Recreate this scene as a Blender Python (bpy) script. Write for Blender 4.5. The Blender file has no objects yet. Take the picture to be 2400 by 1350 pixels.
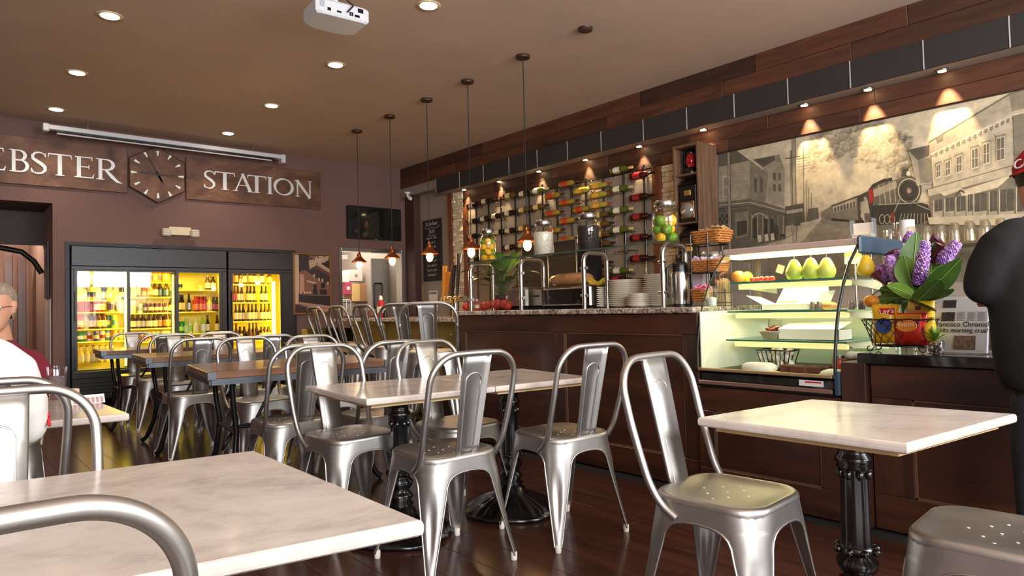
import bpy, math, random
from math import sin, cos, pi, sqrt, radians, atan2, tan
from mathutils import Vector, Matrix, Euler
random.seed(11)
S = bpy.context.scene
COL = S.collection
# ------------------------------------------------------------------ camera
F, YAW, PIT, ROL, H = 1577.0, radians(40.66), radians(1.64), radians(-1.34), 1.05
_fw = Vector((sin(YAW)*cos(PIT), cos(YAW)*cos(PIT), sin(PIT)))
_r0 = Vector((cos(YAW), -sin(YAW), 0)); _u0 = _r0.cross(_fw)
_r = cos(ROL)*_r0 + sin(ROL)*_u0; _u = -sin(ROL)*_r0 + cos(ROL)*_u0
cam_d = bpy.data.cameras.new('camera'); cam = bpy.data.objects.new('camera', cam_d); COL.objects.link(cam)
cam_d.sensor_width = 36; cam_d.lens = F/2400*36; cam_d.clip_start = .02; cam_d.clip_end = 200
cam.matrix_world = Matrix(((_r.x, _u.x, -_fw.x, 0), (_r.y, _u.y, -_fw.y, 0), (_r.z, _u.z, -_fw.z, H), (0, 0, 0, 1)))
S.camera = cam
CP = Vector((0, 0, H))
def ray(px, py): return _fw + (px-1200)/F*_r - (py-675)/F*_u
def onz(px, py, z): d = ray(px, py); return CP + d*((z-H)/d.z)
def ony(px, py, y): d = ray(px, py); return CP + d*(y/d.y)
def onx(px, py, x): d = ray(px, py); return CP + d*(x/d.x)
# ------------------------------------------------------------------ room measures
XW, YB, ZC = 5.8, 9.2, 3.28          # right wall, back wall, ceiling
XL, YF = -2.6, -2.6                  # left wall, street front
# ------------------------------------------------------------------ light and exposure
S.view_settings.view_transform = 'Standard'; S.view_settings.look = 'None'
S.view_settings.gamma = 1; S.view_settings.use_curve_mapping = False
S.view_settings.exposure = 0.12
W = bpy.data.worlds.new('sky'); S.world = W; W.use_nodes = True
wn = W.node_tree.nodes['Background']; wn.inputs[0].default_value = (.75, .87, 1, 1); wn.inputs[1].default_value = 1.6
def light(name, kind, loc, power, col=(1, 1, 1), target=None, **k):
    d = bpy.data.lights.new(name, kind); d.energy = power; d.color = col
    for a, b in k.items(): setattr(d, a, b)
    o = bpy.data.objects.new(name, d); COL.objects.link(o); o.location = loc
    if target is not None:
        o.rotation_euler = (Vector(target)-Vector(loc)).to_track_quat('-Z', 'Y').to_euler()
    return o
# daylight through the street windows behind the camera
DAY = (.93, .97, 1)
for wx_ in (-.9, 3.2):
    light('window_skylight', 'AREA', (wx_, YF-.05, 2.40), 235, DAY, (wx_, 3, 1.9), shape='RECTANGLE', size=2.9, size_y=1.1)
    light('window_street_fill', 'AREA', (wx_, YF-.05, 1.15), 62, (1, .95, .9), (wx_, 2.2, 3.0), shape='RECTANGLE', size=2.9, size_y=1.1)  # lower window fill, tilted up to brighten the ceiling
# ------------------------------------------------------------------ materials
def s2l(c):
    return tuple(((x/255)/12.92 if x/255 <= .04045 else ((x/255+.055)/1.055)**2.4) for x in c)
def rgba(c): return (*s2l(c), 1)
MATS = {}
class NT:
    def __init__(s, name):
        s.m = bpy.data.materials.new(name); s.m.use_nodes = True; s.t = s.m.node_tree; s.n = s.t.nodes; s.b = s.n['Principled BSDF']
    def new(s, t, **k):
        n = s.n.new(t)
        for a, b in k.items():
            if a.startswith('i_'): n.inputs[a[2:].replace('_', ' ')].default_value = b
            else: setattr(n, a, b)
        return n
    def link(s, a, b): s.t.links.new(a, b)
    def coords(s, scale=(1, 1, 1), kind='Object', rot=(0, 0, 0)):
        tc = s.new('ShaderNodeTexCoord'); mp = s.new('ShaderNodeMapping'); mp.inputs['Scale'].default_value = scale; mp.inputs['Rotation'].default_value = rot
        s.link(tc.outputs[kind], mp.inputs[0]); return mp.outputs[0]
    def ramp(s, fac, stops):
        r = s.new('ShaderNodeValToRGB'); e = r.color_ramp.elements
        while len(e) < len(stops): e.new(.5)
        for el, (p, c) in zip(e, stops): el.position = p; el.color = rgba(c)
        s.link(fac, r.inputs[0]); return r.outputs[0]
    def noise(s, vec, scale, detail=4, rough=.55, dist=0):
        n = s.new('ShaderNodeTexNoise'); n.inputs['Scale'].default_value = scale; n.inputs['Detail'].default_value = detail
        n.inputs['Roughness'].default_value = rough; n.inputs['Distortion'].default_value = dist; s.link(vec, n.inputs['Vector']); return n.outputs['Fac']
    def bump(s, h, strength=.2, dist=.005):
        b = s.new('ShaderNodeBump'); b.inputs['Strength'].default_value = strength; b.inputs['Distance'].default_value = dist
        s.link(h, b.inputs['Height']); s.link(b.outputs[0], s.b.inputs['Normal'])
def mat(name, col, rough=.5, metal=0, var=0, vscale=6, bump=0, spec=.5, emit=None, estr=0, coat=0, trans=0, stretch=(1, 1, 1)):
    if name in MATS: return MATS[name]
    t = NT(name); b = t.b
    b.inputs['Base Color'].default_value = rgba(col); b.inputs['Roughness'].default_value = rough; b.inputs['Metallic'].default_value = metal
    b.inputs['Specular IOR Level'].default_value = spec; b.inputs['Coat Weight'].default_value = coat
    if trans: b.inputs['Transmission Weight'].default_value = trans
    if emit is not None:
        b.inputs['Emission Color'].default_value = rgba(emit); b.inputs['Emission Strength'].default_value = estr
    if var or bump:
        f = t.noise(t.coords(stretch), vscale)
        if var:
            t.link(t.ramp(f, [(.25, [max(0, c*(1-var)) for c in col]), (.75, [min(255, c*(1+var)) for c in col])]), b.inputs['Base Color'])
        if bump: t.bump(f, bump)
    MATS[name] = t.m; return t.m
def wood(name, dark, light_, scale=3, axis=1, rough=.45, stretch=9, coat=0):
    if name in MATS: return MATS[name]
    t = NT(name); sc = [stretch]*3; sc[axis] = 1
    v = t.coords([x*scale/3 for x in sc])
    oi = t.new('ShaderNodeObjectInfo'); ad = t.new('ShaderNodeVectorMath', operation='ADD'); mu = t.new('ShaderNodeMath', operation='MULTIPLY'); mu.inputs[1].default_value = 37
    t.link(oi.outputs['Random'], mu.inputs[0]); t.link(v, ad.inputs[0]); t.link(mu.outputs[0], ad.inputs[1]); v = ad.outputs[0]
    f = t.noise(v, 1.6, 6, .62, .6)
    t.link(t.ramp(f, [(.28, dark), (.72, light_)]), t.b.inputs['Base Color']); t.b.inputs['Roughness'].default_value = rough
    t.b.inputs['Coat Weight'].default_value = coat; t.b.inputs['Coat Roughness'].default_value = .15
    t.bump(f, .12, .003); MATS[name] = t.m; return t.m
def marble(name, base=(206, 193, 182), vein=(160, 148, 141), rough=.16):
    t = NT(name); v = t.coords((1, 1.5, 1), rot=(0, 0, .5))
    a = t.noise(v, 2.2, 9, .66, .9); c = t.noise(v, 13, 6, .7, .3)
    mx = t.new('ShaderNodeMath', operation='MULTIPLY_ADD'); t.link(c, mx.inputs[0]); mx.inputs[1].default_value = .35; t.link(a, mx.inputs[2])
    t.link(t.ramp(mx.outputs[0], [(.40, vein), (.52, [(p+q)/2 for p, q in zip(base, vein)]), (.66, base), (.85, [min(255, x+14) for x in base])]), t.b.inputs['Base Color'])
    t.b.inputs['Roughness'].default_value = rough; MATS[name] = t.m; return t.m
def granite(name):
    t = NT(name); v = t.coords((1, 1, 1)); a = t.noise(v, 70, 3, .7); c = t.noise(v, 14, 3, .6)
    mx = t.new('ShaderNodeMath', operation='MULTIPLY_ADD'); t.link(c, mx.inputs[0]); mx.inputs[1].default_value = .5; t.link(a, mx.inputs[2])
    t.link(t.ramp(mx.outputs[0], [(.55, (62, 50, 46)), (.68, (128, 108, 96)), (.78, (176, 158, 142)), (.9, (214, 200, 184))]), t.b.inputs['Base Color'])
    t.b.inputs['Roughness'].default_value = .2; MATS[name] = t.m; return t.m
def glass(name, tint=(255, 255, 255), refl=.10, op=0.0, fres=.45):
    if name in MATS: return MATS[name]
    t = NT(name); o = t.n['Material Output']; tr = t.new('ShaderNodeBsdfTransparent'); tr.inputs[0].default_value = rgba(tint)
    gl = t.new('ShaderNodeBsdfGlossy'); gl.inputs['Roughness'].default_value = .02
    lw = t.new('ShaderNodeLayerWeight'); lw.inputs[0].default_value = .25
    m = t.new('ShaderNodeMath', operation='MULTIPLY_ADD'); t.link(lw.outputs['Fresnel'], m.inputs[0]); m.inputs[1].default_value = fres; m.inputs[2].default_value = refl*.12
    m.use_clamp = True
    mx = t.new('ShaderNodeMixShader'); t.link(m.outputs[0], mx.inputs[0]); t.link(tr.outputs[0], mx.inputs[1]); t.link(gl.outputs[0], mx.inputs[2])
    out = mx
    if op:
        df = t.new('ShaderNodeBsdfDiffuse'); df.inputs[0].default_value = rgba(tint)
        m2 = t.new('ShaderNodeMixShader'); m2.inputs[0].default_value = op; t.link(mx.outputs[0], m2.inputs[1]); t.link(df.outputs[0], m2.inputs[2]); out = m2
    t.link(out.outputs[0], o.inputs[0]); MATS[name] = t.m; return t.m
def vcol(name, rough=.6, coarse=0):
    if name in MATS: return MATS[name]
    t = NT(name); a = t.new('ShaderNodeVertexColor', layer_name='Col'); t.b.inputs['Roughness'].default_value = rough
    if coarse:
        f = t.noise(t.coords(), coarse, 6, .65); r = t.ramp(f, [(.3, (205, 205, 205)), (.7, (255, 255, 255))])
        mx = t.new('ShaderNodeMix', data_type='RGBA', blend_type='MULTIPLY'); mx.inputs[0].default_value = 1
        t.link(a.outputs[0], mx.inputs[6]); t.link(r, mx.inputs[7]); t.link(mx.outputs[2], t.b.inputs['Base Color'])
    else: t.link(a.outputs[0], t.b.inputs['Base Color'])
    MATS[name] = t.m; return t.m
# ------------------------------------------------------------------ mesh builder
class MB:
    def __init__(s): s.v = []; s.f = []; s.m = []; s.s = []; s.c = []
    def add(s, vs, fs, m=0, sm=False, cols=None):
        n = len(s.v); s.v += [tuple(v) for v in vs]
        for i, f in enumerate(fs):
            s.f.append(tuple(j+n for j in f)); s.m.append(m); s.s.append(sm)
        s.c += list(cols) if cols else [None]*len(vs)
        return s
    def box(s, a, b, m=0, ch=0, M=None):
        x0, y0, z0 = [min(p, q) for p, q in zip(a, b)]; x1, y1, z1 = [max(p, q) for p, q in zip(a, b)]
        if ch <= 0:
            vs = [(x, y, z) for z in (z0, z1) for y in (y0, y1) for x in (x0, x1)]
            fs = [(0, 2, 3, 1), (4, 5, 7, 6), (0, 1, 5, 4), (2, 6, 7, 3), (0, 4, 6, 2), (1, 3, 7, 5)]
        else:
            ch = min(ch, (x1-x0)*.45, (y1-y0)*.45, (z1-z0)*.45)
            vs = []; idx = {}
            for iz, z in enumerate((z0, z1)):
                for iy, y in enumerate((y0, y1)):
                    for ix, x in enumerate((x0, x1)):
                        dx, dy, dz = (ch, -ch)[ix], (ch, -ch)[iy], (ch, -ch)[iz]
                        for k, p in enumerate(((x, y+dy, z+dz), (x+dx, y, z+dz), (x+dx, y+dy, z))):
                            idx[(ix, iy, iz, k)] = len(vs); vs.append(p)
            fs = []
            def q(*l): fs.append(tuple(idx[t] for t in l))
            for i in (0, 1):
                f = [(i, 0, 0, 0), (i, 0, 1, 0), (i, 1, 1, 0), (i, 1, 0, 0)]; q(*(f if i == 0 else f[::-1]))
                f = [(0, i, 0, 1), (1, i, 0, 1), (1, i, 1, 1), (0, i, 1, 1)]; q(*(f if i == 0 else f[::-1]))
                f = [(0, 0, i, 2), (0, 1, i, 2), (1, 1, i, 2), (1, 0, i, 2)]; q(*(f if i == 0 else f[::-1]))
            for i in (0, 1):
                for j in (0, 1):
                    f = [(i, j, 0, 0), (i, j, 0, 1), (i, j, 1, 1), (i, j, 1, 0)]; q(*(f if i == j else f[::-1]))
                    f = [(i, 0, j, 0), (i, 1, j, 0), (i, 1, j, 2), (i, 0, j, 2)]; q(*(f if i == j else f[::-1]))
                    f = [(0, i, j, 1), (0, i, j, 2), (1, i, j, 2), (1, i, j, 1)]; q(*(f if i == j else f[::-1]))
            for k in idx:
                pass
            for ix in (0, 1):
                for iy in (0, 1):
                    for iz in (0, 1):
                        f = [(ix, iy, iz, 0), (ix, iy, iz, 1), (ix, iy, iz, 2)]; q(*(f[::-1] if (ix+iy+iz) % 2 == 0 else f))
        if M is not None: vs = [M @ Vector(v) for v in vs]
        return s.add(vs, fs, m)
    def tube(s, pts, r, n=8, m=0, closed=False, caps=True, flat=1.0):
        P = [Vector(p) for p in pts]; k = len(P); R = r if isinstance(r, (list, tuple)) else [r]*k
        T = []
        for i in range(k):
            a = P[(i-1) % k] if (closed or i > 0) else P[i]; b = P[(i+1) % k] if (closed or i < k-1) else P[i]
            t = (b-a); T.append(t.normalized() if t.length > 1e-9 else Vector((0, 0, 1)))
        ref = Vector((0, 0, 1)) if abs(T[0].z) < .9 else Vector((1, 0, 0))
        N = (ref-T[0]*ref.dot(T[0])).normalized(); vs = []
        for i in range(k):
            N = (N-T[i]*N.dot(T[i]))
            N = N.normalized() if N.length > 1e-6 else T[i].orthogonal().normalized()
            B = T[i].cross(N)
            vs += [P[i]+N*(R[i]*cos(2*pi*j/n))+B*(R[i]*flat*sin(2*pi*j/n)) for j in range(n)]
        fs = []
        for i in range(k if closed else k-1):
            a, b = i*n, ((i+1) % k)*n
            fs += [(a+j, a+(j+1) % n, b+(j+1) % n, b+j) for j in range(n)]
        s.add(vs, fs, m, True)
        if caps and not closed:
            s.add(vs[:n], [tuple(range(n))[::-1]], m); s.add(vs[-n:], [tuple(range(n))], m)
        return s
    def loft(s, rings, m=0, caps=True, sm=True, closed=True, cols=None):
        n = len(rings[0]); vs = [v for r in rings for v in r]; fs = []
        for i in range(len(rings)-1):
            a, b = i*n, (i+1)*n
            for j in range(n if closed else n-1): fs.append((a+j, a+(j+1) % n, b+(j+1) % n, b+j))
        s.add(vs, fs, m, sm)
        if caps:
            s.add(rings[0], [tuple(range(n))[::-1]], m); s.add(rings[-1], [tuple(range(n))], m)
        return s
    def lathe(s, prof, c=(0, 0, 0), n=20, m=0, axis='z', mod=None, sm=True, caps=True):
        rings = []
        for r, z in prof:
            ring = []
            for j in range(n):
                t = 2*pi*j/n; rr = r*(mod(t, z, r) if mod else 1)
                p = (rr*cos(t), rr*sin(t), z)
                if axis == 'y': p = (p[0], p[2], -p[1])
                elif axis == 'x': p = (p[2], p[1], -p[0])
                ring.append((p[0]+c[0], p[1]+c[1], p[2]+c[2]))
            rings.append(ring)
        return s.loft(rings, m, caps, sm)
    def ball(s, c, r, n=12, k=8, m=0):
        rx, ry, rz = r if isinstance(r, (tuple, list)) else (r, r, r)
        rings = [[(c[0]+rx*sin(pi*i/k)*cos(2*pi*j/n), c[1]+ry*sin(pi*i/k)*sin(2*pi*j/n), c[2]-rz*cos(pi*i/k)) for j in range(n)] for i in range(k+1)]
        rings[0] = [tuple(Vector(p)+Vector((1e-5*cos(j), 1e-5*sin(j), 0))) for j, p in enumerate(rings[0])]
        return s.loft(rings, m, False)
    def quad(s, *p, m=0): return s.add(p, [tuple(range(len(p)))], m)
    def prism(s, pts, d, m=0):
        n = len(pts); d = Vector(d); a = [Vector(p) for p in pts]; b = [p+d for p in a]
        return s.add(a+b, [tuple(range(n))[::-1], tuple(range(n, 2*n))]+[(i, (i+1) % n, n+(i+1) % n, n+i) for i in range(n)], m)
    def xform(s, M): s.v = [tuple(M @ Vector(v)) for v in s.v]; return s
    def build(s, name, mats, parent=None, loc=None, kind=None):
        me = bpy.data.meshes.new(name); me.from_pydata(s.v, [], s.f)
        for x in (mats if isinstance(mats, (list, tuple)) else [mats]): me.materials.append(x)
        me.polygons.foreach_set('material_index', s.m); me.polygons.foreach_set('use_smooth', s.s)
        if any(c is not None for c in s.c):
            ca = me.color_attributes.new('Col', 'FLOAT_COLOR', 'POINT')
            ca.data.foreach_set('color', [x for c in s.c for x in (rgba(c) if c is not None else (1, 1, 1, 1))])
        me.update()
        o = bpy.data.objects.new(name, me); COL.objects.link(o)
        if parent: o.parent = parent
        if loc is not None: o.location = loc
        if kind: o['kind'] = kind
        return o
def thing(name, label, cat, loc=(0, 0, 0), rot=0, group=None):
    o = bpy.data.objects.new(name, None); COL.objects.link(o); o.location = loc; o.rotation_euler = (0, 0, rot); o.empty_display_size = .05
    o['label'] = label; o['category'] = cat
    if group: o['group'] = group
    return o
def tag(o, label, cat, group=None):
    o['label'] = label; o['category'] = cat
    if group: o['group'] = group
    return o
def dup(root, loc=None, rot=None, label=None, group=None):
    r = root.copy(); COL.objects.link(r)
    if loc is not None: r.location = loc
    if rot is not None: r.rotation_euler = (0, 0, rot)
    if label: r['label'] = label
    if group: r['group'] = group
    for ch in root.children:
        c = ch.copy(); COL.objects.link(c); c.parent = r
        for g in ch.children:
            d = g.copy(); COL.objects.link(d); d.parent = c
    return r
def share(o, parent, loc=None, rot=None):
    c = o.copy(); COL.objects.link(c); c.parent = parent
    if loc is not None: c.location = loc
    if rot is not None: c.rotation_euler = rot
    return c
TEXTS = []
def text(body, size, M, material, parent, name='lettering', depth=.001, align='CENTER', shear=0, xs=1):
    cu = bpy.data.curves.new(name, 'FONT'); cu.body = body; cu.size = size; cu.extrude = depth; cu.align_x = align; cu.align_y = 'CENTER'; cu.shear = shear
    cu.resolution_u = 3; cu.materials.append(material)
    o = bpy.data.objects.new(name, cu); COL.objects.link(o); o.parent = parent; o.matrix_local = M @ Matrix.Diagonal((xs, 1, 1, 1)); TEXTS.append(o); return o
def basis(o, x, y):
    x = Vector(x).normalized(); y = Vector(y); z = x.cross(y).normalized(); y = z.cross(x)
    return Matrix(((x.x, y.x, z.x, o[0]), (x.y, y.y, z.y, o[1]), (x.z, y.z, z.z, o[2]), (0, 0, 0, 1)))
ORD = ['first', 'second', 'third', 'fourth', 'fifth', 'sixth', 'seventh', 'eighth', 'ninth', 'tenth', 'eleventh', 'twelfth', 'thirteenth', 'fourteenth', 'fifteenth', 'sixteenth']
# common materials
steel = mat('brushed_steel', (186, 182, 177), .43, 1, .05, 8)
stain = mat('stainless', (190, 188, 184), .22, 1)
darkmetal = mat('dark_metal', (30, 28, 28), .4, .6)
blackm = mat('black_iron', (10, 10, 11), .22, 0, spec=.7, coat=.3)
white = mat('white_plastic', (226, 224, 220), .4)
blackp = mat('black_plastic', (16, 16, 18), .35)
# ================================================================== room shell
m_ceil = mat('ceiling_paint', (204, 178, 158), .7, 0, .03, 1.5)
m_back = mat('plum_brown_paint', (112, 82, 75), .75, 0, .03, 2)
m_wallr = mat('taupe_paint', (150, 136, 124), .8, 0, .03, 2)
m_subfl = mat('floor_gap', (14, 9, 8), .9)
m_floor = wood('dark_floor_stain', (48, 27, 21), (84, 49, 38), 2.6, 1, .19, 10)
b = MB(); b.box((XL, YF, -.06), (XW+.1, YB+2.6, -.012)); fl = b.build('floor', m_subfl, kind='structure')
pw, n = .125, 0
lens = [1.3, 1.7, 1.5, 2.1]
pcache = {}
for i in range(47):
    x = XL+.02+i*pw*1.43
    if x > XW-.1: break
    y = YF+random.uniform(-.6, 0)
    while y < YB+2.5:
        L = random.choice(lens); y1 = min(y+L, YB+2.55); y0 = max(y, YF)
        if y1-y0 > .1:
            if n < 296:
                key = round(y1-y0, 2)
                if key not in pcache:
                    bb = MB(); bb.box((0, .0008, -.012), (pw*1.43-.0016, key-.0008, 0), 0, .0012); pcache[key] = bb.build('plank', m_floor, fl)
                    o = pcache[key]
                else: o = share(pcache[key], fl)
                o.location = (x, y0, random.uniform(-.0004, 0)); n += 1
        y += L
b = MB(); b.box((XL, YF, ZC), (XW+.1, YB+2.6, ZC+.1)); b.build('ceiling', m_ceil, kind='structure')
b = MB(); b.box((XL-.1, YF, 0), (XL, YB+2.6, ZC)); b.build('wall_left', m_back, kind='structure')
b = MB(); b.box((XW, YF, 0), (XW+.1, YB+2.6, ZC)); b.build('wall_right', m_wallr, kind='structure')
# street front with two large windows (behind the camera)
b = MB()
for x0, x1, z0, z1 in ((XL, XW, 0, .55), (XL, XW, 2.95, ZC), (XL, -2.45, .55, 2.95), (.65, 1.65, .55, 2.95), (4.75, XW, .55, 2.95)):
    b.box((x0, YF-.12, z0), (x1, YF, z1))
b.build('wall_front', m_back, kind='structure')
for k, (x0, x1) in enumerate(((-2.45, .65), (1.65, 4.75))):
    b = MB()
    for x in (x0, (x0+x1)/2-.03, x1-.06): b.box((x, YF-.1, .55), (x+.06, YF-.04, 2.95))
    for z in (.55, 2.89): b.box((x0, YF-.1, z), (x1, YF-.04, z+.06))
    b.build('window_%d' % (k+1), darkmetal, kind='structure')
# back wall: hallway opening at left, cooler niche, kitchen pass-through at right
XO = ony(123, 470, YB).x; ZO = ony(60, 472, YB).z                # right edge and top of the hallway opening
CX0, CX1, CZ = 1.15, 3.865, 1.915                                  # cooler niche
KX0, KX1, KZ0, KZ1 = 4.53, 5.66, .98, 2.0                          # pass-through
b = MB()
def wl(x0, x1, z0, z1): b.box((x0, YB, z0), (x1, YB+.14, z1))
wl(XL, -.6, 0, ZC); wl(-.6, XO, ZO, ZC); wl(XO, CX0, 0, ZC); wl(CX0, CX1, CZ, ZC); wl(CX1, KX0, 0, ZC); wl(KX0, KX1, 0, KZ0); wl(KX0, KX1, KZ1, ZC); wl(KX1, XW, 0, ZC)
b.build('wall_back', m_back, kind='structure')
# hallway behind the opening
m_hall = mat('hall_paint', (150, 118, 104), .75, 0, .05, 2)
b = MB(); b.box((XO, YB+.14, 0), (XO+.1, YB+2.6, 2.7)); b.box((-.7, YB+.14, 0), (-.6, YB+2.6, 2.7)); b.build('wall_hall_side', m_hall, kind='structure')
b = MB(); b.box((-.6, YB+2.55, 0), (XO+.1, YB+2.6, 2.7)); b.build('wall_hall_end', m_hall, kind='structure')
b = MB(); b.box((-.6, YB+.14, ZO), (XO, YB+.9, ZO+.06)); b.box((-.6, YB+.84, 1.95), (XO, YB+.9, ZO)); b.build('ceiling_hall', mat('soffit_dark', (78, 66, 64), .8), kind='structure')
b = MB(); pts = []
b.tube([(-.6, YB+.82, 1.9), (XO-.42, YB+.82, 1.9), (XO-.22, YB+.82, 1.86), (XO-.1, YB+.82, 1.75), (XO-.02, YB+.82, 1.6)], .032, 6); b.build('trim_arch', darkmetal, kind='structure')
for k, x in enumerate((XO-.34, XO-.2)):
    b = MB(); b.box((x, YB+1.6, 0), (x+.09, YB+1.72, 1.9), 0, .006); b.build('trim_%d' % (k+3), mat('hall_trim', (104, 80, 70), .35), kind='structure')
light('hall_fill', 'POINT', (.35, YB+1.3, 2.3), 55, (1, .86, .72), shadow_soft_size=.1)  # unseen fill light, added to brighten the hallway
o = MB().box((XO-.03, YB+.25, 1.28), (XO-.004, YB+.5, 1.95), 0, .004).build('wall_panel', mat('black_frame', (22, 18, 18), .4)); tag(o, 'tall narrow dark framed panel on hallway side wall', 'panel')
o = MB().box((XO-.012, YB+.145, .4), (XO-.002, YB+.62, 1.27), 0, .002).build('corner_guard', mat('satin_steel', (196, 190, 184), .45, .5)); tag(o, 'pale metal sheet on hallway side wall', 'panel')
# kitchen seen through the pass-through
m_kit = mat('kitchen_white', (226, 216, 200), .6)
KX1B = 6.6
b = MB(); b.box((CX1+.1, YB+2.5, 0), (KX1B, YB+2.58, 2.7)); b.build('wall_kitchen_end', m_kit, kind='structure')
b = MB(); b.box((CX1+.05, YB+.14, 0), (CX1+.1, YB+2.5, 2.7)); b.box((KX1B, YB+.14, 0), (KX1B+.05, YB+2.5, 2.7)); b.build('wall_kitchen_side', m_kit, kind='structure')
b = MB(); b.box((CX1+.05, YB+.14, 2.62), (KX1B, YB+2.5, 2.68)); b.build('ceiling_kitchen', m_kit, kind='structure')
light('kitchen_light', 'AREA', (5.2, YB+1.3, 2.58), 50, (1, .95, .86), (5.2, YB+1.3, 0), size=1.0)
b = MB()
for a, c in (((KX0, YB-.015, KZ0), (KX0+.055, YB+.16, KZ1)), ((KX1-.055, YB-.015, KZ0), (KX1, YB+.16, KZ1)), ((KX0+.055, YB-.015, KZ1-.055), (KX1-.055, YB+.16, KZ1))): b.box(a, c, 0, .004)
b.build('trim_1', stain, kind='structure')
t = thing('kitchen_door', 'grey swing door with small rounded window beyond kitchen pass-through', 'door', (0, 0, 0))
yk = YB+.75
P0, P1 = ony(870, 605, yk), ony(932, 760, yk)
MB().box((P0.x, yk, 0), (P1.x, yk+.04, P0.z), 0, .005).build('door_leaf', mat('door_grey', (150, 146, 138), .5), t)
a, c = ony(877, 664, yk-.012), ony(897, 722, yk-.012)
rr = []
for (cx, cz, s0) in ((c.x-.03, a.z-.03, 0), (a.x+.03, a.z-.03, 90), (a.x+.03, c.z+.03, 180), (c.x-.03, c.z+.03, 270)):
    rr += [(cx+.03*cos(radians(s0+30*q)), yk-.01, cz+.03*sin(radians(s0+30*q))) for q in range(4)]
MB().tube(rr, .014, 6, 0, True).build('window_gasket', blackp, t)
MB().prism(rr, (0, .004, 0)).build('pane', mat('door_pane', (120, 112, 104), .15), t)
MB().box((P1.x, yk-.02, 0), (P1.x+.05, yk+.06, P0.z+.02), 0, .004).build('door_jamb', stain, t)
# boxes and wire shelf in the kitchen
t = thing('wire_shelf', 'chrome wire shelf unit inside the kitchen', 'shelf')
ys = YB+.55
z = ony(815, 707, ys).z; x0, x1 = ony(797, 707, ys).x-.2, ony(822, 707, ys).x
b = MB()
for i in range(9): b.tube([(x0+(x1-x0)*i/8, ys, z), (x0+(x1-x0)*i/8, ys+.4, z)], .004, 5)
for yy in (ys, ys+.4): b.tube([(x0, yy, z), (x1, yy, z)], .006, 5); b.tube([(x0, yy, z-.03), (x1, yy, z-.03)], .005, 5)
b.build('wire_deck', stain, t, kind='stuff')
for x in (x0, x1-.07, x1):
    MB().tube([(x, ys, 0), (x, ys, z+.02)], .012, 6).build('post', stain, t)
o = MB().box((x1-.24, ys+.05, z+.008), (x1+.02, ys+.3, z+.04), 0, .006).build('napkin_pile', white); tag(o, 'white folded towels on the chrome kitchen shelf', 'towel')
def kbox(name, a, c, y, d, col, label, cat, extra=None):
    A, Cc = ony(*a, y), ony(*c, y); r = thing(name, label, cat)
    MB().box((A.x, y, Cc.z), (Cc.x, y+d, A.z), 0, .005).build('body', mat(name+'_skin_%d' % col[0], col, .6), r); return r, A, Cc
ysh = YB+1.5
o = MB().box((KX0-.2, ysh-.02, ony(800, 706, ysh).z-.03), (ony(871, 706, ysh).x, ysh+.45, ony(800, 706, ysh).z), 0, .004).build('wall_shelf', mat('shelf_brown', (88, 62, 48), .6)); tag(o, 'brown shelf board holding boxes inside the kitchen', 'shelf')
r, A, Cc = kbox('cardboard_box', (824, 665), (871, 706), ysh, .3, (176, 128, 84), 'brown cardboard box on kitchen shelf beside grey door', 'box')
MB().box((A.x, ysh-.004, Cc.z), ((A.x*.6+Cc.x*.4), ysh-.001, A.z)).build('tape_panel', mat('box_tape', (230, 190, 120), .5), r)
r, A, Cc = kbox('carton', (809, 661), (824, 690), ysh, .28, (196, 74, 104), 'pink carton with white emblem left of cardboard box', 'box')
b = MB(); b.lathe([(.035, 0), (.035, .003)], ((A.x+Cc.x)/2, ysh-.003, (A.z+Cc.z)/2), 16, 0, 'y'); b.build('emblem', white, r)
r, A, Cc = kbox('storage_box', (819, 632), (850, 659), ysh, .3, (220, 206, 190), 'white box stacked on top of pink carton', 'box')
b = MB(); b.lathe([(.03, 0), (.03, .003)], ((A.x*.5+Cc.x*.5), ysh-.003, (A.z+Cc.z)/2), 16, 0, 'y'); b.build('hand_hole', mat('hole_grey', (150, 138, 126), .6), r)
r, A, Cc = kbox('paper_box', (803, 641), (819, 662), ysh+.02, .25, (240, 232, 222), 'bright white box at left of kitchen shelf', 'box')
r, A, Cc = kbox('smoke_vent', (801, 598), (815, 609), YB+1.2, .2, (214, 204, 190), 'white boxed vent high on the kitchen wall', 'vent')
# baseboard
b = MB(); b.box((CX1, YB-.015, 0), (XW, YB, .1), 0, .004); b.box((XO, YB-.015, 0), (CX0-.02, YB, .1), 0, .004); b.build('baseboard_back', mat('base_brown', (58, 38, 34), .5), kind='structure')
# ------------------------------------------------------------------ soffit over the bar
m_plank = [wood('reclaimed_%d' % k, d, l, 3, 1, .6, 9) for k, (d, l) in enumerate((((46, 25, 16), (84, 48, 31)), ((60, 33, 20), (104, 60, 38)), ((38, 22, 16), (70, 41, 28))))]
XB, XF, ZS, ZB = 5.66, 5.58, 2.746, 2.965
YE = 8.15
b = MB(); b.box((XF+.02, YF, ZS), (XW, YE, ZB)); so = b.build('ceiling_soffit', mat('soffit_grey', (150, 136, 126), .7), kind='structure')
b = MB(); b.box((XF+.05, YE, ZS+.09), (XW, YB, ZB)); b.build('ceiling_soffit_end', MATS['soffit_grey'], kind='structure')
m_fas = mat('charcoal_panel', (46, 42, 42), .55, 0, .05, 3)
ys = [onx(px, py, XF).y for px, py in ((1022, 453), (1077, 440), (1133, 426), (1193, 411), (1259, 394), (1330, 376), (1409, 356), (1508, 331), (1610, 305), (1721, 275), (1847, 243), (1993, 206), (2165, 163), (2367, 112))]
st = abs(ys[-2]-ys[-1])
while ys[-1] > YF+st: ys.append(ys[-1]-st)
b0 = MB(); L0 = 1
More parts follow.
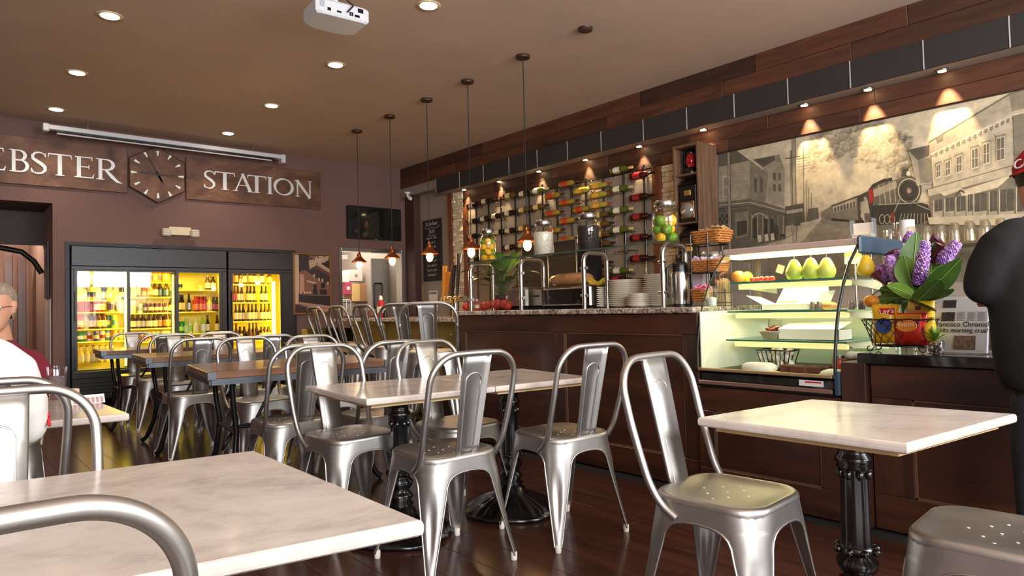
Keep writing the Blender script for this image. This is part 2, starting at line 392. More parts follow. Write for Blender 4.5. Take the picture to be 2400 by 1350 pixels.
for i in range(len(ys)-1):
    o = MB().box((XF, ys[i+1]+.004, ZS), (XF+.02, ys[i]-.004, ZB), 0, .002).build('fascia_panel', m_fas, so)
    o = MB().box((XF-.003, ys[i]-.006, ZS), (XF+.01, ys[i]+.002, ZB)).build('joint_strip', mat('pale_strip', (190, 182, 176), .5), so)
# timber-clad beam at the ceiling
b = MB(); b.box((XB-.02, YF, ZB+.002), (XW, YB, ZC-.002)); be = b.build('trim_2', m_plank[2], kind='structure')
for row, (z0, z1) in enumerate(((ZB, ZB+.155), (ZB+.157, ZC-.003))):
    y = YB-.003-random.uniform(0, .3); first = True
    y1 = YB-.003
    while y1 > -1.2:
        y0 = y1-random.uniform(.9, 1.5)
        MB().box((XB-.045-random.uniform(0, .006), y0+.0015, z0), (XB-.021, y1-.0015, z1), 0, .003).build('plank', random.choice(m_plank), be)
        y1 = y0
y1 = YB-.003                                                       # underside planks between beam and fascia
# wall boards right under the soffit
b = MB(); b.box((XW-.018, -1.2, 2.49), (XW-.002, 7.95, ZS-.002)); tb = b.build('trim_5', m_plank[2], kind='structure')
for z0, z1 in ((2.5, 2.62), (2.622, ZS-.003)):
    y1 = 7.9
    while y1 > -1.2:
        y0 = y1-random.uniform(.7, 1.4)
        MB().box((XW-.027-random.uniform(0, .004), y0+.0015, z0), (XW-.017, y1-.0015, z1), 0, .003).build('plank', random.choice(m_plank), tb)
        y1 = y0
# soffit downlights washing the wall
tr = None
sp = [(1088, 443), (1170, 424), (1263, 400), (1372, 373), (1498, 341), (1648, 302), (1885, 244), (2034, 207), (2208, 163)]
m_em = mat('lamp_glow', (255, 240, 210), .5, emit=(255, 226, 170), estr=22)
for i, (px, py) in enumerate(sp):
    P = onz(px, py, ZS)
    lab = ORD[i]+' soffit spotlight from the back, over the '+('wine rack' if 0 < i < 5 else 'stone strip at far end' if i == 0 else 'cabinet' if i == 5 else 'mural')
    t = thing('soffit_spotlight', lab, 'spotlight', (P.x, P.y, ZS), 0, 'spotlights under the bar soffit')
    MB().lathe([(.03, -.012), (.042, -.012), (.045, 0), (.03, 0)], n=20).build('trim_ring', stain, t)
    MB().lathe([(.028, -.016), (.028, -.008)], n=16).build('lens', m_em, t)
    k = 1.0 if i > 5 else .55
    light('spot_light', 'SPOT', (P.x-.01, P.y, ZS-.03), 70*k, (1, .76, .42), (XW, P.y-.03, ZS-.50), spot_size=radians(50 if i < 6 else 44), spot_blend=.35, shadow_soft_size=.02)
# ------------------------------------------------------------------ ceiling downlights
m_dl = mat('downlight_glow', (255, 244, 226), .5, emit=(255, 232, 200), estr=30)
dl = [(.985, 2.75), (5.65, 7.13, 8.54)]
where = {}
k = 0
for cx, row, ylist in ((.985, 'left', (5.65, 7.16, 8.56)), (2.752, 'right', (4.07, 5.58, 7.105, 8.52))):
    for j, y in enumerate(ylist):
        t = thing('recessed_downlight', 'round lit recessed ceiling light, %s from the back in the %s row' % (ORD[len(ylist)-1-j], row), 'ceiling light', (cx, y, ZC), 0, 'recessed lights in the ceiling')
        MB().lathe([(.062, -.004), (.085, -.006), (.09, 0), (.062, 0)], n=28).build('trim_ring', mat('ring_cream', (214, 190, 150), .4), t)
        MB().lathe([(.062, -.006), (.062, -.001)], n=24).build('lens', m_dl, t)
        light('downlight', 'SPOT', (cx, y, ZC-.03), 44, (1, .84, .64), (cx, y, 0), spot_size=radians(125), spot_blend=.8, shadow_soft_size=.06)
t = tag(MB().lathe([(.02, -.03), (.055, -.022), (.06, 0)], n=24).build('ceiling_canopy', mat('bronze_dark', (74, 50, 40), .45, .3)), 'bare dark round canopy on the ceiling without a lamp', 'ceiling plate'); t.location = onz(1372, 66, ZC)
# ================================================================== things on the back wall
# projection screen case hung under the ceiling
ysn = YB-.28
A, B2 = ony(107, 290, ysn), ony(662, 372, ysn)
t = thing('projection_screen', 'long white rolled projection screen case under the ceiling above the clock', 'screen', ((A.x+B2.x)/2, ysn, A.z-.04))
hw = (B2.x-A.x)/2
MB().box((-hw, -.04, -.02), (hw, .05, .032), 0, .006).build('case', mat('case_white', (206, 206, 210), .4), t)
MB().box((-hw+.09, -.03, -.042), (hw-.12, .025, -.0205)).build('slot', blackp, t)
MB().tube([(-hw+.1, -.03, -.06), (hw-.16, -.03, -.06)], .009, 8).build('weight_bar', MATS['case_white'], t)
for s_, nm in ((-1, 'end_cap'), (1, 'end_cap')):
    MB().box((s_*hw-.03, -.05, -.075 if s_ > 0 else -.045), (s_*hw+.03, .06, .04), 0, .008).build(nm, MATS['case_white'], t)
for s_ in (-.7, .7):
    MB().tube([(s_*hw, 0, .04), (s_*hw, 0, ZC-t.location.z)], .006, 6).build('hanger', stain, t)
# serif capitals, each stroke a ribbon with its own widths (unit height)
def arc(cx, cy, rx, ry, a0, a1, n=12): return [(cx+rx*cos(radians(a0+(a1-a0)*i/n)), cy+ry*sin(radians(a0+(a1-a0)*i/n))) for i in range(n+1)]
def sf(x, y, w=.3): return ([(x-w/2, y), (x, y), (x+w/2, y)], [.03, .05, .03])
def bowl(x, y0, y1, r, w=.14):
    m = (y0+y1)/2; p = [(x, y1)]+[(x+r*.45, y1)]+arc(x+r*.45, m, r*.55, (y1-y0)/2, 90, -90, 12)[1:]+[(x, y0)]
    k = len(p); return (p, [.05+(w-.05)*sin(pi*i/(k-1))**2 for i in range(k)])
GLY = {
 'I': ([([(.18, 0), (.18, 1)], [.14, .14]), sf(.18, .02), sf(.18, .98)], .36),
 'E': ([([(.18, 0), (.18, 1)], [.14, .14]), sf(.12, .02, .2), ([(.04, .975), (.6, .975), (.63, .975)], [.05, .05, .05]), ([(.615, 1), (.64, .82)], [.05, .02]),
        ([(.18, .52), (.52, .52)], [.05, .05]), ([(.52, .62), (.52, .42)], [.03, .03]), ([(.04, .025), (.66, .025)], [.05, .05]), ([(.64, 0), (.7, .2)], [.06, .02])], .72),
 'T': ([([(.38, 0), (.38, 1)], [.14, .14]), sf(.38, .02), ([(.02, .97), (.74, .97)], [.06, .06]), ([(.03, 1), (.0, .8)], [.05, .02]), ([(.73, 1), (.77, .8)], [.05, .02])], .76),
 'R': ([([(.18, 0), (.18, 1)], [.14, .14]), sf(.18, .02), ([(.02, .98), (.2, .98)], [.04, .05]), bowl(.18, .48, .975, .48), ([(.36, .5), (.62, .16), (.8, -.04), (1.0, -.12)], [.1, .15, .11, .02])], .86),
 'B': ([([(.18, 0), (.18, 1)], [.14, .14]), ([(.02, .02), (.2, .02)], [.04, .05]), ([(.02, .98), (.2, .98)], [.04, .05]), bowl(.18, .53, .975, .42), bowl(.18, .025, .54, .5)], .72),
 'A': ([([(.08, 0), (.43, 1)], [.06, .07]), ([(.4, 1.03), (.78, 0)], [.13, .15]), ([(.2, .34), (.66, .34)], [.045, .045]), sf(.08, .02, .24), sf(.78, .02, .3)], .86),
 'N': ([([(.14, 0), (.14, 1)], [.065, .065]), ([(.1, 1), (.82, -.04)], [.15, .14]), ([(.82, 0), (.82, 1)], [.065, .065]), sf(.14, .02, .24), sf(.82, .98, .24), ([(0, .98), (.16, .98)], [.04, .05])], .96),
 'O': ([(arc(.48, .5, .42, .47, 0, 360, 32), [.06+.08*abs(cos(radians(360*i/32+20)))**1.5 for i in range(33)])], .96),
 'W': ([([(.06, 1), (.36, 0)], [.14, .12]), ([(.36, 0), (.64, .98)], [.06, .06]), ([(.6, 1), (.9, 0)], [.14, .12]), ([(.9, 0), (1.2, 1)], [.06, .06]), sf(.06, .98, .24), sf(1.2, .98, .24)], 1.26),
}
_s = [(.56, .80), (.5, .93), (.36, .98), (.2, .95), (.1, .82), (.12, .68), (.26, .57), (.42, .46), (.54, .33), (.55, .18), (.44, .05), (.28, .01), (.12, .06), (.06, .22)]
GLY['S'] = ([(_s, [.03, .05, .06, .08, .11, .13, .14, .15, .14, .11, .08, .06, .06, .03]), ([(.57, .97), (.56, .78)], [.03, .03]), ([(.05, .03), (.06, .24)], [.03, .03])], .62)
def letter(ch, x0, x1, z0, z1, y, d, material, parent):
    st, adv = GLY[ch]; b = MB(); sx, sz = (x1-x0)/adv, z1-z0
    for k_, (p, w) in enumerate(st):
        n = len(p); Lp, Rp = [], []
        for i in range(n):
            a, c = p[max(0, i-1)], p[min(n-1, i+1)]
            if ch == 'O': a, c = p[(i-1) % (n-1)], p[(i+1) % (n-1)]
            tx, ty = (c[0]-a[0]), (c[1]-a[1]); l = math.hypot(tx, ty) or 1; nx, ny = -ty/l*w[i]/2, tx/l*w[i]/2
            Lp.append((p[i][0]+nx, p[i][1]+ny)); Rp.append((p[i][0]-nx, p[i][1]-ny))
        yy = y-d-.0006*k_
        v = [(x0+q[0]*sx, yy, z0+q[1]*sz) for q in Lp]+[(x0+q[0]*sx, yy, z0+q[1]*sz) for q in Rp]
        v += [(a_, y, c_) for a_, _, c_ in v]
        f = []
        for i in range(n-1):
            f += [(i, n+i, n+i+1, i+1), (2*n+i, 2*n+i+1, i+1, i), (n+i, 3*n+i, 3*n+i+1, n+i+1)]
        f += [(0, 2*n, 3*n, n), (n-1, 2*n-1, 4*n-1, 3*n-1)]
        b.add(v, f)
    return b.build('letter', material, parent)
def patina(name):
    t = NT(name); f = t.noise(t.coords((1, 1, 1.6)), 2.4, 7, .62, .8)
    t.link(t.ramp(f, [(.3, (70, 44, 34)), (.5, (104, 70, 52)), (.66, (130, 92, 66)), (.8, (92, 60, 44))]), t.b.inputs['Base Color'])
    t.b.inputs['Metallic'].default_value = .35; t.b.inputs['Roughness'].default_value = .5; MATS[name] = t.m; return t.m
m_rust = patina('patinated_copper')
m_let = mat('cut_steel_letter', (226, 224, 220), .38, .25)
yg = YB-.03
a, c = ony(298, 345, yg), ony(298, 453, yg)
SG0, SG1 = ony(298, 453, yg).z+.005, ony(298, 345, yg).z-.02
t = thing('wall_sign', 'patinated copper sign with pale serif letters, left of the clock', 'sign')
MB().box((-.75, YB-.03, SG0), (a.x, YB-.002, SG1), 0, .003).build('plate', m_rust, t)
zb, zt = ony(40, 403, yg).z, ony(40, 351, yg).z
xs = [(ony(p, 385, yg).x, ony(q, 385, yg).x) for p, q in ((20, 66), (69, 110), (112, 167), (172, 221), (223, 277))]
dx = xs[1][0]-xs[0][0]
xs = [(xs[0][0]-.62, xs[0][0]-.27), (xs[0][0]-.25, xs[0][0]-.02)]+xs
for ch, (p, q) in zip('WEBSTER', xs): letter(ch, p, q, zb, zt, YB-.031, .016, m_let, t)
t = thing('wall_sign', 'patinated copper sign reading STATION, right of the clock', 'sign')
a = ony(436, 400, yg)
MB().box((a.x, YB-.03, ony(436, 466, yg).z), (ony(752, 480, yg).x, YB-.002, ony(436, 367, yg).z), 0, .003).build('plate', m_rust, t)
zb, zt = ony(488, 442, yg).z, ony(488, 400, yg).z
for ch, p, q in (('S', 475, 504), ('T', 503, 549), ('A', 547, 590), ('T', 579, 622), ('I', 623, 640), ('O', 640, 687), ('N', 690, 731)):
    letter(ch, ony(p, 430, yg).x, ony(q, 430, yg).x, zb, zt, YB-.031, .016, m_let, t)
# hexagonal clock
cc = ony(370, 409, YB-.06); t = thing('wall_clock', 'large hexagonal copper wall clock with pale wedge markers and thin hands', 'clock', (cc.x, YB-.06, cc.z))
Rh = (ony(370, 346, YB-.06).z-ony(370, 478, YB-.06).z)/2
hx = [(Rh*1.0*cos(radians(90+60*i))*1.02, 0, Rh*sin(radians(90+60*i))) for i in range(6)]
b = MB(); b.prism(hx, (0, .058, 0)); b.build('body', m_rust, t)
b = MB(); b.tube(hx, .007, 6, 0, True); b.build('rim', mat('rim_brown', (74, 50, 38), .5, .3), t)
for i in range(12):
    a = radians(30*i); r0, r1 = Rh*.66, Rh*.84; d = (sin(a), cos(a)); nrm = (d[1], -d[0])
    pts = [(d[0]*r0+nrm[0]*.006, -.004, d[1]*r0+nrm[1]*.006), (d[0]*r1+nrm[0]*.016, -.004, d[1]*r1+nrm[1]*.016), (d[0]*r1-nrm[0]*.016, -.004, d[1]*r1-nrm[1]*.016), (d[0]*r0-nrm[0]*.006, -.004, d[1]*r0-nrm[1]*.006)]
    MB().prism(pts, (0, .006, 0)).build('hour_marker', m_let, t)
def hand(ang, L, back, w, nm):
    a = radians(ang); d = Vector((sin(a), 0, cos(a))); nn = Vector((cos(a), 0, -sin(a))); y = Vector((0, -.012, 0))
    MB().prism([d*L+nn*w*.4+y, d*L-nn*w*.4+y, -d*back-nn*w+y, -d*back+nn*w+y], (0, .004, 0)).build(nm, blackp, t)
hand(-27, Rh*.62, .1, .011, 'minute_hand'); hand(92, Rh*.5, .2, .009, 'second_hand'); hand(152, Rh*.36, .03, .016, 'hour_hand')
MB().lathe([(.018, -.016), (.018, 0)], n=12, axis='y').build('hub', blackp, t)
# emergency light
e = ony(421, 542, YB-.04); t = thing('emergency_light', 'cream emergency light with two lamp heads above the coolers', 'emergency light', (e.x, YB, e.z))
m_cr = mat('cream_plastic', (216, 202, 170), .45)
MB().box((-.13, -.07, -.055), (.13, -.002, .05), 0, .008).build('housing', m_cr, t)
for s_ in (-1, 1):
    hd = MB().box((s_*.165-.05, -.13, -.075), (s_*.165+.05, -.06, .02), 0, .012).build('lamp_head', m_cr, t)
    b = MB()
    for i in range(4):
        for j in range(3): b.ball((s_*.165-.033+.022*i, -.131, -.055+.027*j), (.009, .004, .01), 6, 4)
    b.build('lamp_lens', mat('lens_grey', (196, 190, 196), .15), hd)
# television
a, c = ony(814, 479, YB-.06), ony(940, 565, YB-.06)
t = thing('television', 'flat black wall television above the kitchen pass-through', 'television')
MB().box((a.x, YB-.075, c.z), (c.x, YB-.02, a.z-.01), 0, .006).build('casing', mat('tv_black', (22, 22, 22), .3), t)
MB().box((a.x+.02, YB-.079, c.z+.035), (c.x-.02, YB-.076, a.z-.03)).build('display', mat('tv_screen', (24, 26, 20), .08, coat=.5), t)
MB().box(((a.x+c.x)/2-.03, YB-.08, c.z-.012), ((a.x+c.x)/2+.03, YB-.05, c.z+.004)).build('logo_tab', stain, t)
MB().box((a.x+.3, YB-.02, c.z+.1), (c.x-.3, YB, a.z-.1)).build('wall_mount', darkmetal, t)
# security camera at the soffit end
e = ony(955, 458, YB-.25); t = thing('security_camera', 'small white security camera below the soffit end', 'camera', e)
MB().lathe([(.045, .05), (.05, .035), (.02, .02), (.015, 0)], n=14).build('mount', white, t)
MB().tube([(0, 0, .0), (.01, -.03, -.04), (.015, -.07, -.06)], [.02, .03, .028], 10).build('body', white, t)
# ------------------------------------------------------------------ framed photograph of a bar
class Art:
    def __init__(s, P, N, step=.0004, back=.003): s.b = MB(); s.P = P; s.N = Vector(N); s.k = 0; s.step = step
    def q(s, px, py): return s.P(px, py)+s.N*(s.k*s.step)
    def poly(s, pts, col, cols=None):
        s.k += 1; s.b.add([s.q(*p) for p in pts], [tuple(range(len(pts)))], 0, False, cols or [col]*len(pts)); return s
    def line(s, pts, w, col):
        s.k += 1
        for (x0, y0), (x1, y1) in zip(pts, pts[1:]):
            l = math.hypot(x1-x0, y1-y0) or 1; nx, ny = -(y1-y0)/l*w/2, (x1-x0)/l*w/2
            s.b.add([s.q(x0+nx, y0+ny), s.q(x1+nx, y1+ny), s.q(x1-nx, y1-ny), s.q(x0-nx, y0-ny)], [(0, 1, 2, 3)], 0, False, [col]*4)
        return s
    def disc(s, cx, cy, rx, ry, col, edge=None, n=16, lit=None, a0=0, rot=0):
        s.k += 1; pts = [s.q(cx, cy)]; cols = [col]
        for i in range(n):
            a = 2*pi*i/n; x, y = rx*cos(a), ry*sin(a); r = radians(rot)
            pts.append(s.q(cx+x*cos(r)-y*sin(r), cy+x*sin(r)+y*cos(r)))
            if lit: w = .5+.5*(cos(a)*-.5+sin(a)*-.85); cols.append(tuple(lit[0][j]*w+lit[1][j]*(1-w) for j in range(3)))
            else: cols.append(edge or col)
        s.b.add(pts, [(0, 1+i, 1+(i+1) % n) for i in range(n)], 0, False, cols); return s
    def build(s, name, mt, parent): return s.b.build(name, mt, parent)
t = thing('framed_picture', 'gold-framed sepia picture of a bar right of the coolers', 'picture')
yp = YB-.022
a, c = ony(685, 591, yp), ony(778, 736, yp)
fx0, fx1, fz0, fz1 = a.x, c.x, ony(733, 737, yp).z, ony(733, 593, yp).z
m_gold = mat('old_gold', (150, 108, 62), .4, .5)
for p, q in (((fx0, fz0), (fx0+.03, fz1)), ((fx1-.03, fz0), (fx1, fz1)), ((fx0+.03, fz0), (fx1-.03, fz0+.03)), ((fx0+.03, fz1-.03), (fx1-.03, fz1))):
    MB().box((p[0], YB-.04, p[1]), (q[0], YB-.004, q[1]), 0, .008).build('frame_rail', m_gold, t)
def pic(u, v):   # picture coordinates 0..100 across, 0..150 down
    return Vector((fx0+.03+(fx1-fx0-.06)*u/100, YB-.024, fz1-.03-(fz1-fz0-.06)*v/150))
A_ = Art(pic, (0, -1, 0), .0003)
A_.poly([(0, 0), (100, 0), (100, 150), (0, 150)], (96, 66, 58))
A_.poly([(0, 0), (12, 0), (12, 128), (0, 128)], (196, 164, 138)); A_.poly([(12, 0), (40, 0), (38, 38), (12, 45)], (60, 42, 40))
A_.poly([(12, 45), (48, 34), (100, 62), (100, 150), (12, 120)], (132, 88, 72)); A_.poly([(30, 40), (52, 30), (100, 56), (100, 78), (70, 66)], (66, 48, 46))
A_.poly([(60, 10), (100, 0), (100, 40), (70, 24)], (44, 34, 34)); A_.poly([(55, 22), (72, 20), (100, 36), (100, 46)], (186, 150, 122))
A_.poly([(40, 15), (100, -0), (96, 14), (58, 28), (42, 38)], (176, 142, 116))
A_.poly([(14, 50), (26, 52), (26, 96), (14, 96)], (186, 142, 116)); A_.poly([(34, 66), (60, 72), (60, 77), (34, 70)], (206, 172, 146))
for i, (u, v) in enumerate(((52, 50), (66, 60), (76, 62), (92, 70))): A_.poly([(u, v), (u+5, v), (u+5, v+8), (u, v+8)], (196, 166, 140))
A_.poly([(10, 100), (100, 106), (100, 134), (10, 126)], (50, 38, 36))
A_.disc(57, 82, 5, 7, (48, 36, 38)); A_.poly([(51, 88), (63, 88), (65, 128), (48, 128)], (46, 36, 38)); A_.disc(80, 80, 7, 8, (44, 36, 34)); A_.poly([(70, 90), (90, 90), (96, 132), (70, 130)], (48, 40, 36))
A_.line([(10, 104), (100, 106)], 1.6, (150, 112, 92))
for u in (14, 24, 32, 40): A_.poly([(u, 96), (u+5, 96), (u+5, 101), (u, 101)], (206, 176, 150))
A_.poly([(8, 122), (100, 134), (100, 146), (86, 150), (8, 128)], (176, 128, 110)); A_.poly([(0, 130), (86, 150), (0, 150)], (60, 40, 38)); A_.line([(10, 128), (100, 142)], .8, (90, 60, 54)); A_.line([(60, 130), (60, 146)], .8, (90, 60, 54))
for k_ in range(9): A_.line([(42+k_*6, 2), (60+k_*5, 12)], .6, (206, 176, 146))
pr = A_.build('print', vcol('sepia_print', .35), t)
for ch, u, v in (('B', 42, 24), ('A', 57, 15), ('R', 71, 12)):
    P = pic(u+6, v); text(ch, .15, basis(P+Vector((0, -.009, 0)), (1, 0, .12), (0, 0, 1)), mat('print_letter', (206, 178, 150), .5), t, depth=.0005)
# ------------------------------------------------------------------ the refrigerators
m_cb = mat('cooler_black', (44, 44, 48), .38, .2)
m_in = mat('cooler_liner_lit', (250, 228, 70), .45)  # white liner, with the yellow lamp light put into its colour
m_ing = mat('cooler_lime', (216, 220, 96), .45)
m_shelf = mat('cooler_shelf_glow', (255, 236, 90), .4, emit=(255, 220, 20), estr=.12)  # yellow light put into the shelf colour, plus a faint added glow
m_tube = mat('cooler_tube', (255, 246, 200), .5, emit=(255, 224, 60), estr=12)
g_clear = glass('clear_glass', (255, 255, 255), .15, 0, .3)
yf, yb_ = YB-.02, YB+.58
def pane(b, x0, x1, z0, z1, y): b.box((x0, y, z0), (x1, y+.006, z1))
fridges = []
def wx(px, py=700): return ony(px, py, yf).x
def wz(px, py): return ony(px, py, yf).z
def fridge(name, label, x0, x1, doors, zg0, zg1, handle):
    t = thing(name, label, 'cooler')
    m = MB(); z1 = CZ-.035
    m.box((x0, yf+.04, .09), (x0+.035, yb_, z1)); m.box((x1-.035, yf+.04, .09), (x1, yb_, z1)); m.box((x0+.035, yb_-.03, .3), (x1-.035, yb_, z1)); m.box((x0+.035, yf+.06, z1-.04), (x1-.035, yb_-.03, z1)); m.box((x0, yf+.04, .09), (x1, yb_, .3))
    m.build('cabinet', m_cb, t)
    MB().box((x0+.036, yb_-.045, .3), (x1-.036, yb_-.031, z1-.04)).build('back_liner', m_in, t)
    for xx in (x0+.036, x1-.046): MB().box((xx, yf+.1, .3), (xx+.01, yb_-.045, z1-.04)).build('side_liner', m_in, t)
    MB().box((x0, yf-.01, zg1+.06), (x1, yf+.055, z1), 0, .006).build('header_panel', m_cb, t)
    gr = MB().box((x0, yf, .09), (x1, yf+.03, .34), 0, .004).build('kick_panel', mat('kick_black', (18, 17, 18), .4), t)
    for i in range(5): MB().box((x0+.08, yf-.012, .12+i*.04), (x1-.08, yf+.004, .138+i*.04), 0, .003).build('louvre', mat('louvre_black', (30, 28, 28), .3), gr)
    for xx in (x0+.08, x1-.14): MB().lathe([(.045, 0), (.045, .02)], (xx, yf+.15, .045), 12, 0, 'x').build('caster', blackp, t)
    MB().box((x0, yf-.005, .34), (x1, yf+.05, zg0-.005), 0, .003).build('sill', m_cb, t)
    MB().box((x0, yf-.004, zg1+.02), (x1, yf+.05, zg1+.058), 0, .003).build('door_track', m_cb, t)
    nd = len(doors)
    for a_, c_ in ((x0, doors[0][0]-.033), (doors[-1][1]+.033, x1)): MB().box((a_, yf-.002, zg0-.004), (c_, yf+.05, zg1+.019), 0, .003).build('jamb', m_cb, t)
    for i, (d0, d1) in enumerate(doors):
        yy = yf+(.0 if i % 2 == 0 else .03); w = .032
        b = MB()
        b.box((d0-w, yy, zg0), (d0, yy+.026, zg1+.02)); b.box((d1, yy, zg0), (d1+w, yy+.026, zg1+.02)); b.box((d0, yy, zg1), (d1, yy+.026, zg1+.02)); b.box((d0, yy, zg0), (d1, yy+.026, zg0+.015))
        dr = b.build('door', m_cb, t)
        b = MB(); pane(b, d0, d1, zg0+.015, zg1, yy+.01); b.build('door_glass', g_clear, dr)
        if i == 0 and handle: MB().box((d0-w+.006, yy-.016, 1.0), (d0-.008, yy, 1.35), 0, .005).build('door_handle', blackp, dr)
    return t
zg1 = wz(240, 636); zg0 = .42
fx0, fx1 = CX0+.045, wx(531, 640)
D = [(wx(181), wx(298)), (wx(306), wx(411)), (wx(419), wx(515))]
f1 = fridge('drinks_cooler', 'wide black three-door glass drinks cooler glowing yellow', fx0, fx1, D, zg0, zg1, True)
f2x0, f2x1 = fx1+.02, CX1-.02
f2 = fridge('beer_cooler', 'narrow black single-door beer cooler with a glaring light tube', f2x0, f2x1, [(wx(546), wx(657))], zg0, zg1-.005, True)
# partitions between the bays (also carry light tubes)
for px, par in ((303, f1), (415, f1)):
    x = wx(px); MB().box((x-.015, yf+.14, .42), (x+.015, yf+.2, zg1)).build('mullion', m_cb, par)
def tubez(x, z0, z1, par, r=.012, y=yf+.12):
    MB().tube([(x, y, z0), (x, y, z1)], r, 10).build('light_tube', m_tube, par)
tubez(wx(299), .45, zg1-.02, f1); tubez(wx(411), .45, zg1-.02, f1, .009); tubez(wx(649), .45, zg1-.1, f2, .026)
YEL = (1, .78, .03)
for (x0, x1, pw) in ((D[0][0], D[0][1], 9), (D[1][0], D[1][1], 9), (D[2][0], D[2][1], 6), (f2x0+.08, f2x1-.08, 9)):
    light('cooler_light', 'AREA', ((x0+x1)/2, yf+.1, zg1-.01), pw*.5, YEL, ((x0+x1)/2, yf+.42, .4), shape='RECTANGLE', size=(x1-x0)*.8, size_y=.03)
for x, k_ in ((wx(297), 8), (wx(409), 6), (wx(644), 10)):
    light('cooler_light', 'AREA', (x, yf+.09, 1.0), k_*.6, YEL, (x-.3, yf+.5, 1.0), shape='RECTANGLE', size=.04, size_y=1.0)
# drinks
def bottle(b, r, h, neck=.35, m=(0, 1, 2), rn=None, lab=(.12, .5), cap=True):
    rn = rn or r*.38; sh = h*(1-neck)
    b.lathe([(r*.85, 0), (r, r*.15), (r, sh*.86), (r*.8, sh), (rn*1.15, sh+(h-sh)*.35), (rn, h*.97)], n=10, m=m[0])
    b.lathe([(r*1.02, h*lab[0]), (r*1.02, h*lab[1])], n=10, m=m[1], caps=False)
    if cap: b.lathe([(rn*1.25, h*.955), (rn*1.25, h)], n=8, m=m[2])
def can(b, r=.031, h=.12, m=(0, 1, 2)):
    b.lathe([(r*.8, 0), (r, h*.05), (r, h*.9), (r*.82, h)], n=12, m=m[0])
    b.lathe([(r*1.01, h*.25), (r*1.01, h*.6)], n=12, m=m[1], caps=False); b.lathe([(r*.8, h*.985), (r*.8, h+.002)], n=10, m=m[2])
PM = {}
def dmat(k):
    c = {'amber': (96, 46, 14), 'brown': (62, 34, 18), 'green': (30, 110, 44), 'clear': (206, 214, 150), 'red': (168, 36, 40), 'pink': (196, 70, 80), 'orange': (226, 120, 36), 'dark': (34, 26, 20), 'white': (232, 226, 206), 'silver': (176, 172, 164), 'yellow': (230, 196, 80), 'teal': (70, 120, 96), 'cream': (226, 206, 150), 'black': (20, 18, 18), 'blue': (60, 80, 120), 'purple': (90, 70, 100), 'lime': (150, 200, 60)}[k]
    return mat('drink_'+k, c, .2, .3 if k == 'silver' else 0)
protos = {}
def drink(kind, body, lab, cap):
    key = (kind, body, lab, cap)
    if key not in protos:
        b = MB()
        if kind == 'can': can(b)
        elif kind == 'tallcan': can(b, .033, .16)
        elif kind == 'longneck': bottle(b, .031, .235, .45)
        elif kind == 'stubby': bottle(b, .036, .19, .35)
        elif kind == 'soda': bottle(b, .035, .21, .42, rn=.013)
        elif kind == 'jug': bottle(b, .045, .2, .25, rn=.024)
        elif kind == 'small': bottle(b, .028, .1, .3, rn=.016)
        elif kind == 'tall': bottle(b, .037, .29, .38)
        o = b.build('drink', [dmat(body), dmat(lab), dmat(cap)]); protos[key] = (o.data, o); COL.objects.unlink(o)
    return protos[key][0]
KN = {'can': 'can', 'tallcan': 'tall can', 'longneck': 'longneck bottle', 'stubby': 'stubby bottle', 'soda': 'glass soda bottle', 'jug': 'squat juice bottle', 'small': 'little bottle', 'tall': 'tall bottle'}
CN = {'amber': 'amber', 'brown': 'brown', 'green': 'green', 'clear': 'clear', 'red': 'red', 'pink': 'pink', 'orange': 'orange', 'dark': 'dark', 'white': 'white', 'silver': 'silver', 'yellow': 'yellow', 'teal': 'teal', 'cream': 'cream', 'black': 'black', 'blue': 'blue', 'purple': 'purple', 'lime': 'lime'}
def shelf_row(bay, par, px0, px1, py, items, rown, depth=.28, shelf=True):
    x0, x1 = wx(px0, py), wx(px1, py); yy = yf+.2
    z = ony((px0+px1)/2, py, yf+.16).z
    if shelf: MB().box((x0+.005, yf+.16, z-.016), (x1-.005, yb_-.05, z-.001), 0, .003).build('shelf', m_shelf, par)
    for i, (px, kind, body, lab, cap) in enumerate(items):
        me = drink(kind, body, lab, cap); P = ony(px, py, yy)
        o = bpy.data.objects.new({'can': 'drink_can', 'tallcan': 'drink_can'}.get(kind, 'beer_bottle' if kind in ('longneck', 'stubby') else 'drink_bottle'), me); COL.objects.link(o); o.location = (P.x, yy+.02*((i*7) % 3), z); o.rotation_euler = (0, 0, i*1.3)
        tag(o, '%s %s, %s from left on %s shelf of %s' % (CN[body], KN[kind], ORD[i], rown, bay), 'can' if 'can' in kind else 'bottle', 'drinks on the %s shelf of %s' % (rown, bay))
def seq(px0, step, n, *spec): return [(px0+step*i, *spec) for i in range(n)]
B1 = "the cooler's left bay"; B2_ = "the cooler's middle bay"; B3 = "the cooler's right bay"; B4 = 'the beer cooler'
shelf_row(B1, f1, 182, 298, 663, seq(188, 13, 8, 'stubby', 'cream', 'white', 'silver'), 'highest')
shelf_row(B1, f1, 182, 298, 703, [(187, 'tallcan', 'white', 'cream', 'silver'), (197, 'stubby', 'cream', 'white', 'silver'), (211, 'tallcan', 'yellow', 'dark', 'silver'), (218, 'tallcan', 'yellow', 'dark', 'silver'), (229, 'jug', 'silver', 'white', 'silver'), (243, 'jug', 'blue', 'silver', 'white'), (257, 'stubby', 'yellow', 'white', 'silver'), (272, 'stubby', 'cream', 'yellow', 'silver'), (288, 'tallcan', 'dark', 'cream', 'silver')], 'second')
shelf_row(B1, f1, 182, 298, 731, [(190, 'stubby', 'pink', 'red', 'white'), (202, 'stubby', 'pink', 'red', 'red'), (215, 'stubby', 'red', 'pink', 'white'), (228, 'stubby', 'pink', 'white', 'red'), (240, 'stubby', 'red', 'cream', 'red'), (263, 'jug', 'silver', 'purple', 'dark'), (281, 'stubby', 'cream', 'white', 'white')], 'third')
